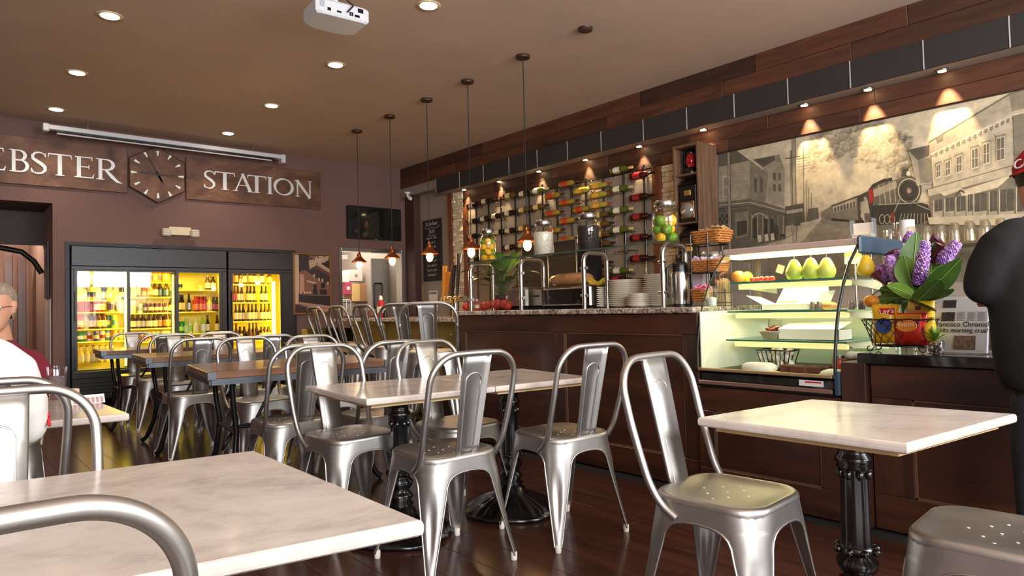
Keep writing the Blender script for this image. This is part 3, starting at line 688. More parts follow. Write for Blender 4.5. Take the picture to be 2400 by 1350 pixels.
shelf_row(B1, f1, 182, 298, 770, [(186, 'jug', 'pink', 'cream', 'white'), (201, 'stubby', 'cream', 'yellow', 'white'), (215, 'jug', 'amber', 'cream', 'orange'), (229, 'jug', 'amber', 'yellow', 'orange'), (242, 'jug', 'amber', 'cream', 'orange'), (256, 'tallcan', 'teal', 'yellow', 'silver'), (268, 'tallcan', 'lime', 'teal', 'silver')], 'fourth')
shelf_row(B1, f1, 182, 298, 799, [(188, 'can', 'green', 'white', 'silver'), (198, 'can', 'teal', 'yellow', 'silver'), (210, 'can', 'cream', 'red', 'silver'), (226, 'can', 'purple', 'cream', 'silver'), (240, 'can', 'cream', 'red', 'silver'), (254, 'tallcan', 'teal', 'cream', 'silver'), (269, 'can', 'orange', 'yellow', 'silver'), (284, 'can', 'orange', 'cream', 'silver')], 'fifth')
shelf_row(B1, f1, 182, 298, 850, seq(190, 15, 6, 'soda', 'yellow', 'cream', 'amber'), 'lowest', shelf=False)
shelf_row(B2_, f1, 306, 410, 661, [(352, 'stubby', 'orange', 'red', 'white'), (364, 'stubby', 'orange', 'yellow', 'white'), (376, 'jug', 'orange', 'amber', 'white'), (390, 'jug', 'orange', 'yellow', 'white')], 'highest')
shelf_row(B2_, f1, 306, 410, 696, [(312, 'stubby', 'cream', 'white', 'silver'), (324, 'longneck', 'amber', 'cream', 'yellow'), (340, 'can', 'orange', 'yellow', 'silver'), (352, 'can', 'orange', 'cream', 'silver'), (364, 'stubby', 'amber', 'cream', 'dark'), (377, 'stubby', 'brown', 'blue', 'dark'), (390, 'stubby', 'brown', 'blue', 'dark')], 'second')
shelf_row(B2_, f1, 306, 410, 733, [(311, 'tallcan', 'white', 'cream', 'silver'), (329, 'can', 'white', 'silver', 'silver')]+seq(342, 12.2, 5, 'can', 'amber', 'cream', 'silver')+[(402, 'stubby', 'brown', 'yellow', 'dark')], 'third')
shelf_row(B2_, f1, 306, 410, 769, seq(311, 13, 5, 'stubby', 'brown', 'cream', 'dark')+[(376, 'jug', 'brown', 'orange', 'dark'), (391, 'jug', 'brown', 'orange', 'dark')], 'fourth')
shelf_row(B2_, f1, 306, 410, 800, seq(311, 12, 8, 'can', 'cream', 'orange', 'silver'), 'fifth')
shelf_row(B3, f1, 419, 515, 679, [(422, 'can', 'yellow', 'dark', 'silver'), (488, 'stubby', 'brown', 'cream', 'silver'), (502, 'stubby', 'brown', 'white', 'silver')], 'highest')
shelf_row(B3, f1, 419, 515, 730, [(423, 'longneck', 'dark', 'yellow', 'cream'), (429, 'longneck', 'dark', 'cream', 'cream'), (445, 'longneck', 'dark', 'silver', 'black'), (460, 'jug', 'red', 'orange', 'red'), (471, 'jug', 'red', 'orange', 'orange'), (481, 'jug', 'red', 'pink', 'red'), (491, 'stubby', 'yellow', 'cream', 'silver'), (502, 'stubby', 'dark', 'red', 'black'), (511, 'stubby', 'dark', 'red', 'black')], 'second')
shelf_row(B3, f1, 419, 515, 781, [(426, 'tallcan', 'green', 'lime', 'silver'), (436, 'soda', 'lime', 'clear', 'cream'), (447, 'soda', 'clear', 'lime', 'cream'), (459, 'soda', 'clear', 'cream', 'cream'), (477, 'longneck', 'lime', 'white', 'cream'), (489, 'longneck', 'dark', 'cream', 'black'), (509, 'longneck', 'brown', 'cream', 'black')], 'third')
shelf_row(B4, f2, 546, 646, 666, [(553, 'longneck', 'brown', 'orange', 'yellow'), (564, 'longneck', 'brown', 'amber', 'yellow'), (576, 'longneck', 'brown', 'cream', 'yellow'), (587, 'longneck', 'brown', 'orange', 'yellow'), (598, 'longneck', 'brown', 'cream', 'yellow'), (617, 'longneck', 'brown', 'white', 'cream'), (632, 'stubby', 'amber', 'yellow', 'cream')], 'highest')
shelf_row(B4, f2, 546, 646, 708, [(550, 'longneck', 'amber', 'red', 'red'), (559, 'longneck', 'amber', 'cream', 'red'), (569, 'longneck', 'amber', 'cream', 'red'), (580, 'longneck', 'brown', 'yellow', 'cream'), (589, 'longneck', 'brown', 'cream', 'cream'), (599, 'longneck', 'brown', 'yellow', 'cream'), (614, 'longneck', 'dark', 'cream', 'yellow'), (625, 'longneck', 'dark', 'cream', 'yellow')], 'second')
shelf_row(B4, f2, 546, 646, 752, seq(553, 10, 9, 'longneck', 'brown', 'cream', 'black'), 'third')
shelf_row(B4, f2, 546, 646, 797, [(554, 'longneck', 'brown', 'amber', 'amber'), (564, 'stubby', 'brown', 'cream', 'black'), (575, 'stubby', 'brown', 'dark', 'black'), (585, 'longneck', 'brown', 'amber', 'amber'), (595, 'longneck', 'brown', 'amber', 'amber'), (604, 'longneck', 'amber', 'brown', 'amber'), (613, 'stubby', 'brown', 'yellow', 'cream'), (622, 'stubby', 'brown', 'cream', 'cream'), (632, 'stubby', 'brown', 'cream', 'cream')], 'lowest')
# black surround of the niche
b = MB()
for a, c in (((CX0-.012, YB-.02, 0), (CX0+.03, YB+.01, CZ+.01)), ((CX1-.018, YB-.02, 0), (CX1+.012, YB+.01, CZ+.01)), ((CX0+.03, YB-.02, CZ-.03), (CX1-.018, YB+.01, CZ+.01))): b.box(a, c)
b.build('trim_6', mat('niche_black', (20, 18, 18), .5), kind='structure')
b = MB(); b.box((CX0-.02, YB+.62, 0), (CX1+.02, YB+.68, CZ+.1)); b.build('wall_niche', mat('niche_dark', (30, 26, 26), .8), kind='structure')
# projector
P = onz(786, 40, 3.1); t = thing('ceiling_projector', 'white projector hanging from the ceiling', 'projector', (P.x, P.y, 3.1), radians(-4))
mp_ = mat('projector_white', (214, 214, 216), .4)
pts = [(-.19, -.13), (-.16, -.14), (.16, -.14), (.19, -.13), (.19, .1), (.1, .15), (-.1, .15), (-.19, .1)]
b = MB(); b.loft([[(x*.92, y*.92, -.055) for x, y in pts], [(x, y, -.04) for x, y in pts], [(x, y, .035) for x, y in pts], [(x*.94, y*.94, .05) for x, y in pts]], sm=False); b.build('body', mp_, t)
for x, z, w, h in ((-.1, -.02, .012, .01), (-.03, -.022, .016, .006), (.05, -.01, .006, .006), (.065, -.01, .006, .006), (.05, -.024, .006, .006), (.065, -.024, .006, .006), (.1, -.022, .018, .008), (.125, .02, .02, .014)):
    MB().box((x-w, -.143, z-h), (x+w, -.138, z+h)).build('port', darkmetal, t)
gv = MB()
for i in range(5): gv.box((-.165, -.1425, -.012+i*.009), (-.13, -.139, -.008+i*.009))
gv.build('vent', mat('vent_grey', (150, 150, 152), .5), t, kind='stuff')
MB().lathe([(.035, -.02), (.04, 0)], (.08, .155, -.01), 14, 0, 'y').build('projector_lens', blackp, t)
MB().box((-.06, -.05, .05), (.06, .05, .062), 0, .004).build('mount_plate', stain, t)
MB().tube([(0, 0, .06), (0, 0, ZC-3.1)], .02, 10).build('mount_pole', white, t)
MB().tube([(.02, -.16, -.02), (.06, -.17, .03), (.05, -.06, .12), (.01, .0, ZC-3.1)], .005, 6).build('cable', blackp, t)
# ================================================================== right wall
XM = XW-.004
def wy(px, py=500): return onx(px, py, XW).y
m_post = wood('post_wood', (84, 42, 20), (134, 74, 38), 3, 2, .5, 9)
def wallpost(name, y0, y1, z0, z1, d=.05, m_=None):
    o = MB().box((XW-d, min(y0, y1), z0), (XW-.002, max(y0, y1), z1), 0, .004).build(name, m_ or m_post, kind='structure'); return o
wallpost('trim_7', wy(1058, 600), wy(1067, 600), 0, ZS-.004)
wallpost('trim_8', wy(1092, 560), wy(1101, 560), 0, 2.49)
wallpost('trim_9', wy(1535, 400), wy(1556, 400), 0, 2.49, .06)
b = MB(); b.box((XW-.12, YB-.28, 0), (XW-.002, YB-.02, ZS+.08), 0, .004); b.build('trim_10', mat('column_brown', (72, 42, 34), .6), kind='structure')
# grey panel behind the bottles and rough stone strips
b = MB(); b.box((XW-.012, wy(1535, 400), 0), (XW-.003, wy(1101, 560), 2.49)); b.build('wall_panel_right', mat('wine_wall_grey', (158, 143, 127), .8, 0, .03, 2), kind='structure')
m_stone = [mat('split_stone_%d' % i, c, .85, 0, .08, 18, .6) for i, c in enumerate(((226, 214, 190), (214, 200, 172), (204, 188, 160)))]
def stones(y0, y1, z0, z1, nm):
    y0, y1 = min(y0, y1), max(y0, y1)
    w = MB().box((XW-.02, y0, z0), (XW-.003, y1, z1)).build('wall_%s' % nm, m_stone[2], kind='structure')
    z = z0
    while z < z1-.01:
        h = random.choice((.035, .045, .06)); y = y0-random.uniform(0, .1)
        while y < y1-.01:
            L = random.uniform(.09, .22); a, c = max(y, y0), min(y+L, y1)
            if c-a > .02:
                d = random.uniform(.012, .034); bb = MB()
                bb.box((XW-.02-d, a+.001, z+.001), (XW-.019, c-.001, min(z+h, z1)-.001), 0, .004)
                bb.v = [(v[0]+random.uniform(-.005, .005) if v[0] < XW-.02-d*.5 else v[0], v[1], v[2]) for v in bb.v]
                bb.build('stone', random.choice(m_stone), w)
            y += L
        z += h
stones(wy(1068, 600), wy(1091, 560), .95, ZS-.003, 'stone_far')
stones(wy(1557, 450), wy(1600, 400), .95, 2.49, 'stone_near')
# ------------------------------------------------------------------ wine rack
t = thing('wine_rack', 'black metal wall rack of upright bars and wire cradles full of bottles', 'wine rack')
bars = [(1116, 478, 590), (1145, 472, 590), (1174, 468, 565), (1207, 458, 600), (1240, 448, 600), (1271, 440, 600), (1305, 440, 600), (1339, 430, 620), (1373, 426, 640), (1414, 418, 680), (1461, 404, 680), (1509, 395, 680)]
XR = XW-.05
for px, p0, p1 in bars:
    a = onx(px, p0, XR); MB().box((XR-.008, a.y-.011, 1.16), (XR+.008, a.y+.011, a.z+.04), 0, .002).build('upright', blackm, t)
def wire(y, z):
    b = MB()
    for dz, dx in ((-.012, -.062), (-.012, -.002)):
        b.tube([(XR+dx, y-.15, z+dz-.004), (XR+dx, y+.13, z+dz-.004)], .0032, 5)
    for yy in (y-.15, y+.13, y-.02): b.tube([(XR-.062, yy, z-.016), (XR-.045, yy, z-.045), (XR-.02, yy, z-.045), (XR-.002, yy, z-.016)], .003, 5)
    return b.build('wire_cradle', blackm, t)
WB = {'dark': ((26, 16, 12), (214, 200, 170), (40, 16, 16)), 'red': ((60, 14, 16), (176, 30, 34), (30, 12, 14)), 'green': ((86, 92, 30), (236, 228, 206), (206, 180, 110)), 'gold': ((150, 122, 40), (196, 60, 40), (60, 30, 24)), 'amber': ((96, 70, 28), (222, 196, 130), (44, 28, 22)), 'straw': ((170, 150, 60), (232, 176, 60), (150, 60, 40)), 'rose': ((46, 12, 14), (160, 24, 34), (26, 16, 18))}
wproto = {}
def wine(kind):
    if kind not in wproto:
        c = WB[kind]; ms = [mat('wine_glass_'+kind, c[0], .08, coat=.4), mat('wine_label_'+kind, c[1], .5), mat('wine_foil_'+kind, c[2], .35)]
        root = bpy.data.objects.new('wine_bottle', None); root.empty_display_size = .05
        bd = MB().lathe([(.02, .0), (.036, .004), (.037, .02), (.037, .185), (.03, .215), (.015, .24), (.0135, .27)], n=14, axis='y').build('bottle_body', ms[0], root)
        MB().lathe([(.0378, .05), (.0378, .14)], n=14, axis='y', caps=False).build('label', ms[1], root)
        MB().lathe([(.0145, .235), (.0142, .305), (.009, .307)], n=12, axis='y').build('foil', ms[2], root)
        wproto[kind] = root
    return wproto[kind]
wb = [(1112, 481, 'dark'), (1112, 518, 'dark'), (1112, 553, 'dark'), (1116, 609, 'dark'), (1143, 471, 'dark'), (1140, 512, 'dark'), (1166, 506, 'dark'), (1174, 543, 'dark'), (1199, 458, 'amber'), (1198, 499, 'dark'), (1199, 540, 'dark'), (1199, 579, 'dark'), (1232, 453, 'dark'), (1232, 491, 'amber'), (1231, 534, 'amber'), (1231, 574, 'amber'), (1265, 446, 'green'), (1266, 484, 'amber'), (1300, 458, 'gold'), (1300, 499, 'gold'), (1302, 540, 'gold'), (1333, 430, 'gold'), (1334, 473, 'gold'), (1334, 517, 'gold'), (1333, 560, 'gold'), (1368, 446, 'straw'), (1368, 490, 'gold'), (1408, 434, 'straw'), (1408, 456, 'straw'), (1409, 480, 'straw'), (1411, 503, 'amber'), (1413, 525, 'amber'), (1415, 549, 'amber'), (1416, 571, 'amber'), (1457, 397, 'green'), (1457, 442, 'green'), (1458, 492, 'green'), (1458, 538, 'green'), (1458, 634, 'green'), (1504, 410, 'red'), (1504, 461, 'rose'), (1505, 507, 'rose'), (1505, 556, 'rose'), (1505, 605, 'rose'), (1377, 618, 'red'), (1412, 616, 'amber'), (1408, 642, 'amber'), (1455, 655, 'rose'), (1500, 660, 'rose'), (1114, 580, 'dark')]
colsn = {}
for px, py, k in wb:
    ci = min(range(len(bars)), key=lambda i: abs(bars[i][0]-px-4)); colsn.setdefault(ci, []).append((py, px, k))
WD = {'dark': 'dark wine bottle', 'red': 'red-labelled dark wine bottle', 'green': 'green wine bottle with cream label', 'gold': 'golden wine bottle with red label', 'amber': 'brown-gold wine bottle', 'straw': 'straw-coloured wine bottle', 'rose': 'deep red wine bottle'}
firstw = {}
for ci in sorted(colsn):
    for ri, (py, px, k) in enumerate(sorted(colsn[ci])):
        P = onx(px, py, XR-.034); lab = '%s, %s from top, %s rack column from left' % (WD[k], ORD[ri], ORD[ci])
        pr = wine(k)
        if k not in firstw: COL.objects.link(pr); firstw[k] = 1; o = pr
        else: o = dup(pr)
        o.location = (P.x, P.y+.145, P.z); o.rotation_euler = (0, 0, pi); o['label'] = lab; o['category'] = 'wine bottle'; o['group'] = 'wine bottles lying in the wall rack'
        o.rotation_euler = (0, 0, 0); o.location = (P.x, P.y-.15, P.z)
        # neck toward the street: bottle grows along +y, so turn it about
        o.rotation_euler = (0, 0, pi); o.location = (P.x, P.y+.15, P.z)
        wire(P.y, P.z-.018)
for px, py in ((1340, 437), (1174, 480), (1174, 515), (1384, 420), (1509, 390), (1384, 466), (1400, 430), (1145, 552), (1280, 560), (1240, 600), (1470, 585), (1340, 600)):
    P = onx(px, py, XR); wire(P.y, P.z)
# ------------------------------------------------------------------ blackboard and notices on the far grey wall
t = thing('chalkboard', 'tall narrow chalkboard menu on the grey wall behind pendant lamps', 'chalkboard')
a, c = onx(993, 520, XW), onx(1039, 655, XW)
y0, y1, z0, z1 = c.y, a.y, onx(995, 660, XW).z, onx(993, 519, XW).z
MB().box((XW-.022, y0, z0), (XW-.003, y1, z1), 0, .003).build('board', mat('chalk_black', (34, 28, 28), .8), t)
m_chalk = mat('chalk', (196, 180, 172), .9)
def brd(s_, u, v, sz, xs=1):
    text(s_, sz, basis((XW-.0235, y1-(y1-y0)*u, z1-(z1-z0)*v), (0, -1, 0), (0, 0, 1)), m_chalk, t, 'chalk_line', .0005, xs=xs)
brd('Drink Beer', .5, .07, .085, .85); brd('BEER', .5, .2, .075)
for i, s_ in enumerate(('Lager 6  5.5%', 'Pale ale 7', 'Stout 7  6%', 'Cider 6', 'Amber ale 6', 'House red 8', 'Dry white 8', 'Rose 8  glass', 'Sparkling 9')): brd(s_, .48, .3+.075*i, .05)
b = MB()
for pts in ([(.1, .12), (.3, .15), (.5, .125), (.7, .15), (.92, .12)], [(.3, .255), (.5, .265), (.7, .255)]):
    b.tube([(XW-.024, y1-(y1-y0)*u, z1-(z1-z0)*v) for u, v in pts], .004, 5)
b.build('chalk_flourish', m_chalk, t)
for px0, py0, px1, py1, nm, lab, colr in ((979, 668, 994, 703, 'paper_note', 'small beige notice on the grey wall left of white one', (176, 152, 116)), (1006, 682, 1027, 729, 'paper_note', 'white printed notice with green header on the grey wall', (222, 212, 204))):
    a, c = onx(px0, py0, XW), onx(px1, py1, XW); r = thing(nm, lab, 'notice')
    MB().box((XW-.008, c.y, c.z), (XW-.003, a.y, a.z)).build('sheet', mat('sheet_%d' % colr[0], colr, .8), r)
    if px0 == 1006: MB().box((XW-.009, c.y+.02, a.z-.05), (XW-.0075, a.y-.02, a.z-.02)).build('header_band', mat('band_green', (86, 130, 90), .7), r)
# ------------------------------------------------------------------ open cabinet with signal lamps
yc0, yc1 = onx(1580, 500, 5.45).y, onx(1640, 500, 5.45).y
zt_, zb_ = onx(1610, 336, 5.45).z, .9
m_cab = wood('cabinet_plank', (70, 46, 32), (122, 88, 62), 3, 2, .6, 8)
t = thing('display_cabinet', 'tall rustic plank cabinet on the wall holding lantern and old signal boxes', 'cabinet')
XC0 = 5.45
n_ = 4
for i in range(n_):
    x0 = XC0+(XW-.034-XC0)*i/n_; x1 = XC0+(XW-.034-XC0)*(i+1)/n_
    MB().box((x0+.001, yc1, zb_), (x1-.001, yc1+.025, zt_), 0, .003).build('plank', m_cab, t)
    MB().box((x0+.001, yc0-.025, zb_), (x1-.001, yc0, zt_), 0, .003).build('plank', m_cab, t)
ny_ = 3
for i in range(ny_):
    a = yc1+.026+(yc0-yc1-.052)*i/ny_; c = yc1+.026+(yc0-yc1-.052)*(i+1)/ny_
    MB().box((XW-.05, a+.001, zb_), (XW-.034, c-.001, zt_), 0, .003).build('back_plank', m_cab, t)
MB().box((XC0, yc1+.026, zt_-.03), (XW-.052, yc0-.026, zt_-.002), 0, .003).build('top_board', m_cab, t)
ym = (yc0+yc1)/2
zl = onx(1610, 412, XC0+.12).z
for z in (zl, onx(1610, 524, XC0+.12).z, 1.2): MB().box((XC0+.01, yc1+.026, z-.02), (XW-.052, yc0-.026, z), 0, .003).build('shelf_board', m_cab, t)
wq = (yc0-yc1)/2-.05
def sigbox(z0, h, lab, lensed):
    r = thing('signal_box', lab, 'signal box', (XC0+.15, ym, z0)); mb = mat('signal_black', (26, 20, 18), .3, .2, coat=.3)
    MB().box((-.13, -wq, 0), (.13, wq, h*.82), 0, .008).build('case', mb, r)
    MB().loft([[(x*.14, y*(wq+.008), h*.82) for x, y in ((-1, -1), (1, -1), (1, 1), (-1, 1))], [(x*.1, y*wq*.7, h*.93) for x, y in ((-1, -1), (1, -1), (1, 1), (-1, 1))], [(x*.05, y*wq*.35, h) for x, y in ((-1, -1), (1, -1), (1, 1), (-1, 1))]], sm=False).build('vent_hood', mb, r)
    MB().box((-.136, -wq*.4, h*.58), (-.13, wq*.4, h*.7), 0, .004).build('name_plate', mat('brass_plate', (196, 160, 84), .3, .8), r)
    MB().box((-.138, -wq*.8, h*.08), (-.13, wq*.8, h*.45), 0, .003).build('bezel', mat('brass_bezel', (150, 112, 60), .35, .8), r)
    if lensed:
        MB().lathe([(.075, .0), (.07, -.02), (.05, -.035), (.001, -.045)], (-.138, 0, h*.26), 20, 0, 'x', None).xform(Matrix.Identity(4)).build('lens', mat('signal_lens', (170, 164, 156), .08, .6), r)
    return r
z2 = onx(1610, 524, XC0+.12).z
sigbox(z2, zl-.03-z2, 'upper black signal box with round lens and brass bezel', True)
sigbox(1.2, z2-.03-1.2, 'lower black signal box with white name plate', False)
r = thing('railway_lantern', 'red-globed railway lantern on the cabinet top shelf', 'lantern', (XC0+.1, ym, zl)); hl = zt_-.05-zl
MB().lathe([(.075, 0), (.08, .02), (.07, .07), (.045, .08)], n=18).build('fuel_base', blackm, r)
MB().lathe([(.04, .08), (.062, .13), (.064, .19), (.045, .24)], n=18).build('globe', mat('red_glass', (170, 20, 26), .08, coat=.6), r)
MB().lathe([(.05, .24), (.055, .26), (.035, .29), (.03, .33), (.045, .34), (.01, .36)], n=18).build('chimney_cap', blackm, r)
for s_ in (-1, 1): MB().tube([(0, s_*.07, .04), (0, s_*.095, .1), (0, s_*.09, .25), (0, s_*.05, .3)], .007, 6).build('guard_tube', blackm, r)
b = MB()
for zz in (.13, .19): b.tube([(.068*cos(a*pi/8), .068*sin(a*pi/8), zz) for a in range(16)], .0025, 5, 0, True)
b.build('guard_wire', blackm, r); r.scale = (.82, .82, .82)
# ------------------------------------------------------------------ mural painted on the wall
t = thing('mural', 'large sepia railway mural of a steam train on a town street', 'mural')
M_ = Art(lambda px, py: onx(px, py, XM-.001), (-1, 0, 0), .00006)
def g(v): return (min(255, int(v*1.04)), int(v*.955), int(v*.80))
from mathutils.noise import noise as pn, voronoi as vor
def fbm(x, y, o=4): return sum(pn(Vector((x*2**k, y*2**k, 3.1*k)))*.5**k for k in range(o))
def ss(a, b, x): t_ = max(0, min(1, (x-a)/(b-a))); return t_*t_*(3-2*t_)
def curl(x, y):                                          # cauliflower height field
    h = 0
    for k, (sc, w) in enumerate(((30, 1.0), (15, .55), (7.5, .28))):
        wx_, wy_ = x+7*pn(Vector((x/22, y/22, k))), y+7*pn(Vector((x/22+9, y/22, k)))
        d = vor(Vector((wx_/sc, wy_/sc, k*5.3)))[0][0]; h += w*sqrt(max(0, 1-min(1, d*.95)**2))
    return h
def smoke_mask(x, y):
    u = (2128-x)/228; c = 396-66*sin(max(0, min(1, u))*2.6); hw = 62-10*u
    top = 262-(x-1960)*.20
    d = min((y-(c-hw*1.25))/30, ((c+hw*.85)-y)/26, (x-1893)/22, (2140-x)/16, (y-top+20)/30)
    stack = 1-abs(x-(2122-(y-396)*-.18))/(9+(396-y)*.15) if 330 < y < 402 else -1
    return ss(-.15, .35, max(d*.9, stack)+.55*fbm(x/26, y/26, 3)-.1)
def mural_tone(x, y):
    v = 192+14*fbm(x/120, y/60, 4)+24*ss(1700, 2350, x)-26*ss(420, 520, y)*(x < 2150)+10*ss(420, 300, y)
    m = smoke_mask(x, y)
    if m > .01:
        h0 = curl(x, y); gx, gy = curl(x+1.6, y)-h0, curl(x, y+1.6)-h0
        lit = (gx*.55+gy*.83)*1.0
        sv = 168+560*max(-.14, min(.12, lit))+16*(h0-1.2)+22*fbm(x/60, y/60, 2)-20*ss(2060, 2135, x)
        v = v*(1-m)+sv*m
    return max(60, min(246, v))
st_ = 2.6; nx_, ny_ = int((2424-1686)/st_)+1, int((560-140)/st_)+1
vs, cs_ = [], []; idx = {}
for j in range(ny_):
    for i in range(nx_):
        x, y = 1686+i*st_, 140+j*st_
        top = 318-(x-1686)*.2325
        if y < top-st_: continue
        y = max(y, top); idx[(i, j)] = len(vs); vs.append(M_.q(x, y)); cs_.append(g(mural_tone(x, y)))
M_.b.add(vs, [(idx[(i, j)], idx[(i, j+1)], idx[(i+1, j+1)], idx[(i+1, j)]) for j in range(ny_-1) for i in range(nx_-1) if (i, j) in idx and (i+1, j) in idx and (i, j+1) in idx and (i+1, j+1) in idx], 0, False, cs_)
# ground
M_.poly([(1688, 600), (1830, 560), (1960, 505), (2100, 520), (2420, 520), (2420, 660), (1688, 660)], g(128), [g(120), g(132), g(140), g(120), g(140), g(120), g(110)])
M_.poly([(1890, 580), (1925, 512), (1990, 508), (2050, 530), (2080, 640), (1880, 640)], g(140), [g(110), g(128), g(148), g(140), g(118), g(110)])
M_.poly([(1720, 600), (1850, 556), (1905, 520), (1920, 518), (1880, 566), (1800, 596)], g(168))
# left buildings
M_.poly([(1685, 340), (1712, 342), (1790, 400), (1758, 384), (1685, 385)], g(92))
M_.poly([(1684, 352), (1705, 338), (1758, 376), (1796, 404), (1684, 404)], g(98)); M_.poly([(1684, 392), (1757, 376), (1757, 470), (1684, 474)], g(158)); M_.poly([(1757, 376), (1800, 408), (1795, 474), (1757, 468)], g(128))
for i in range(15): M_.line([(1684, 396+i*5.4), (1757, 383+i*6.1)], .7, g(126))
M_.poly([(1694, 412), (1710, 409), (1710, 462), (1694, 464)], g(180)); M_.poly([(1697, 416), (1707, 414), (1707, 459), (1697, 461)], g(136)); M_.line([(1697, 438), (1707, 437)], 1.2, g(180))
for x in (1768, 1782): M_.poly([(x, 414), (x+6, 418), (x+6, 452), (x, 450)], g(92))
M_.poly([(1770, 376), (1826, 362), (1840, 398), (1838, 482), (1798, 474), (1800, 408)], g(150)); M_.poly([(1765, 374), (1818, 364), (1822, 372), (1790, 392)], g(88)); M_.poly([(1816, 366), (1828, 362), (1830, 378), (1818, 382)], g(130))
for y in (404, 430): 
    for x in (1812, 1824): M_.poly([(x, y), (x+7, y+3), (x+7, y+20), (x, y+17)], g(100))
M_.poly([(1684, 474), (1756, 466), (1800, 476), (1842, 490), (1842, 506), (1790, 500), (1756, 488), (1684, 492)], g(106)); M_.line([(1684, 482), (1757, 474), (1842, 497)], 2, g(176)); M_.line([(1684, 490), (1757, 482), (1842, 504)], 1.5, g(60))
M_.poly([(1684, 492), (1760, 488), (1842, 506), (1842, 560), (1780, 574), (1684, 596)], g(96))
for i in range(6):
    for j in range(3):
        if (i+j) % 2: M_.poly([(1686+i*5, 503+j*7), (1691+i*5, 503+j*7), (1691+i*5, 510+j*7), (1686+i*5, 510+j*7)], g(58))
M_.poly([(1723, 500), (1755, 494), (1754, 552), (1724, 560)], g(126)); M_.poly([(1727, 520), (1751, 516), (1751, 548), (1727, 554)], g(66))
M_.line(arc(1780, 516, 18, 16, 180, 360, 8), 3, g(164))
for x in (1762, 1776, 1788, 1800, 1812, 1824, 1836): M_.line([(x, 500+(x-1760)*.1), (x, 562-(x-1760)*.08)], 2, g(150))
for x in (1766, 1792, 1806): M_.poly([(x, 512), (x+8, 513), (x+8, 558), (x, 560)], g(56))
for (x, y) in ((1776, 552), (1792, 550), (1806, 548)): M_.poly([(x, y), (x+8, y-2), (x+10, y+14), (x+2, y+16)], g(196))
# man and dog on the pavement
M_.disc(1820, 524, 2.6, 3.4, g(90)); M_.poly([(1816, 528), (1824, 528), (1826, 545), (1823, 562), (1817, 562), (1814, 545)], g(62)); M_.poly([(1828, 550), (1838, 548), (1840, 552), (1838, 560), (1836, 554), (1830, 555), (1829, 561)], g(50))
# poles
for (x, y0, y1, w) in ((1709, 340, 590, 6), (1861, 290, 566, 8), (1855, 352, 545, 3)): M_.line([(x-1, y0), (x+3, y1)], w, g(150)); M_.line([(x+w/2-1, y0), (x+w/2+3, y1)], 1.5, g(84))
M_.line([(1690, 338), (1738, 328)], 4, g(110)); M_.line([(1842, 372), (1876, 366)], 2.4, g(96)); M_.line([(1848, 290), (1872, 286)], 2.4, g(110))
for y in (365, 372, 384, 390): M_.line([(1870, y+2), (1900, y-4)], 1.2, g(104))
for x, y in ((1884, 340), (1890, 420), (1896, 440), (1902, 452)): M_.line([(x, y), (x+1, 520)], 1.4, g(112))
M_.poly([(1842, 484), (1884, 476), (1888, 520), (1842, 530)], g(78)); M_.poly([(1844, 494), (1882, 488), (1882, 496), (1844, 502)], g(150)); M_.poly([(1895, 490), (1918, 486), (1920, 512), (1890, 520)], g(86))
M_.poly([(1862, 508), (1880, 508), (1876, 528), (1862, 530)], g(70))
# train
M_.poly([(1925, 498), (1950, 482), (2010, 462), (2052, 448), (2052, 520), (1950, 512), (1926, 510)], g(112)); M_.poly([(1952, 484), (2008, 464), (2008, 482), (1954, 500)], g(152)); M_.line([(1948, 484), (2012, 460)], 4, g(76))
for i in range(7): M_.poly([(1956+i*7.4, 488-i*2.5), (1960+i*7.4, 486.6-i*2.5), (1960+i*7.4, 496-i*2), (1956+i*7.4, 497.5-i*2)], g(70))
M_.line([(1950, 514), (2050, 522)], 5, g(48))
M_.poly([(2010, 460), (2044, 444), (2050, 520), (2012, 516)], g(64)); M_.poly([(2016, 474), (2034, 466), (2034, 490), (2016, 494)], g(140))
M_.poly([(2036, 446), (2046, 432), (2070, 420), (2092, 416), (2092, 426), (2060, 436), (2044, 452)], g(56))
M_.poly([(2040, 446), (2066, 430), (2110, 418), (2140, 412), (2150, 470), (2060, 492)], g(104)); M_.poly([(2046, 446), (2100, 424), (2104, 440), (2050, 462)], g(168))
M_.poly([(2036, 446), (2048, 442), (2048, 474), (2038, 478)], (156, 46, 36))
for x in (2060, 2072, 2084, 2096): M_.line([(x, 432-(x-2060)*.3), (x+4, 478-(x-2060)*.1)], 1.6, g(178))
M_.poly([(2114, 414), (2116, 396), (2130, 394), (2132, 412)], g(74)); M_.poly([(2112, 398), (2134, 394), (2134, 390), (2112, 393)], g(110)); M_.line([(2080, 420), (2082, 408), (2106, 402), (2110, 416)], 2, g(176))
M_.disc(2131, 447, 30, 33, g(58), g(86), 26); M_.line(arc(2131, 447, 25, 28, 0, 360, 26), 2.2, g(200)); M_.disc(2131, 447, 20, 22, g(76), g(52), 22); M_.disc(2131, 447, 6.5, 7, (150, 110, 92), None, 14); M_.disc(2131, 447, 4.6, 5, (206, 190, 166), None, 12); M_.disc(2130, 407, 5.5, 6.5, g(238), g(206), 12)
M_.poly([(2044, 482), (2150, 472), (2176, 480), (2184, 512), (2160, 524), (2060, 526), (2040, 516)], g(54)); M_.line([(2058, 480), (2184, 474)], 2.2, g(172)); M_.line([(2112, 462), (2096, 498)], 2, g(166)); M_.line([(2150, 480), (2180, 492)], 2, g(160))
for x in (2068, 2080, 2092): M_.line(arc(x, 514, 6, 11, 0, 360, 12), 1.8, g(168))
M_.poly([(2088, 500), (2096, 498), (2096, 520), (2090, 522)], (140, 48, 36))
for i in range(9): M_.line([(2114+i*7.6, 500), (2108+i*8.6, 524)], 1.8, g(160))
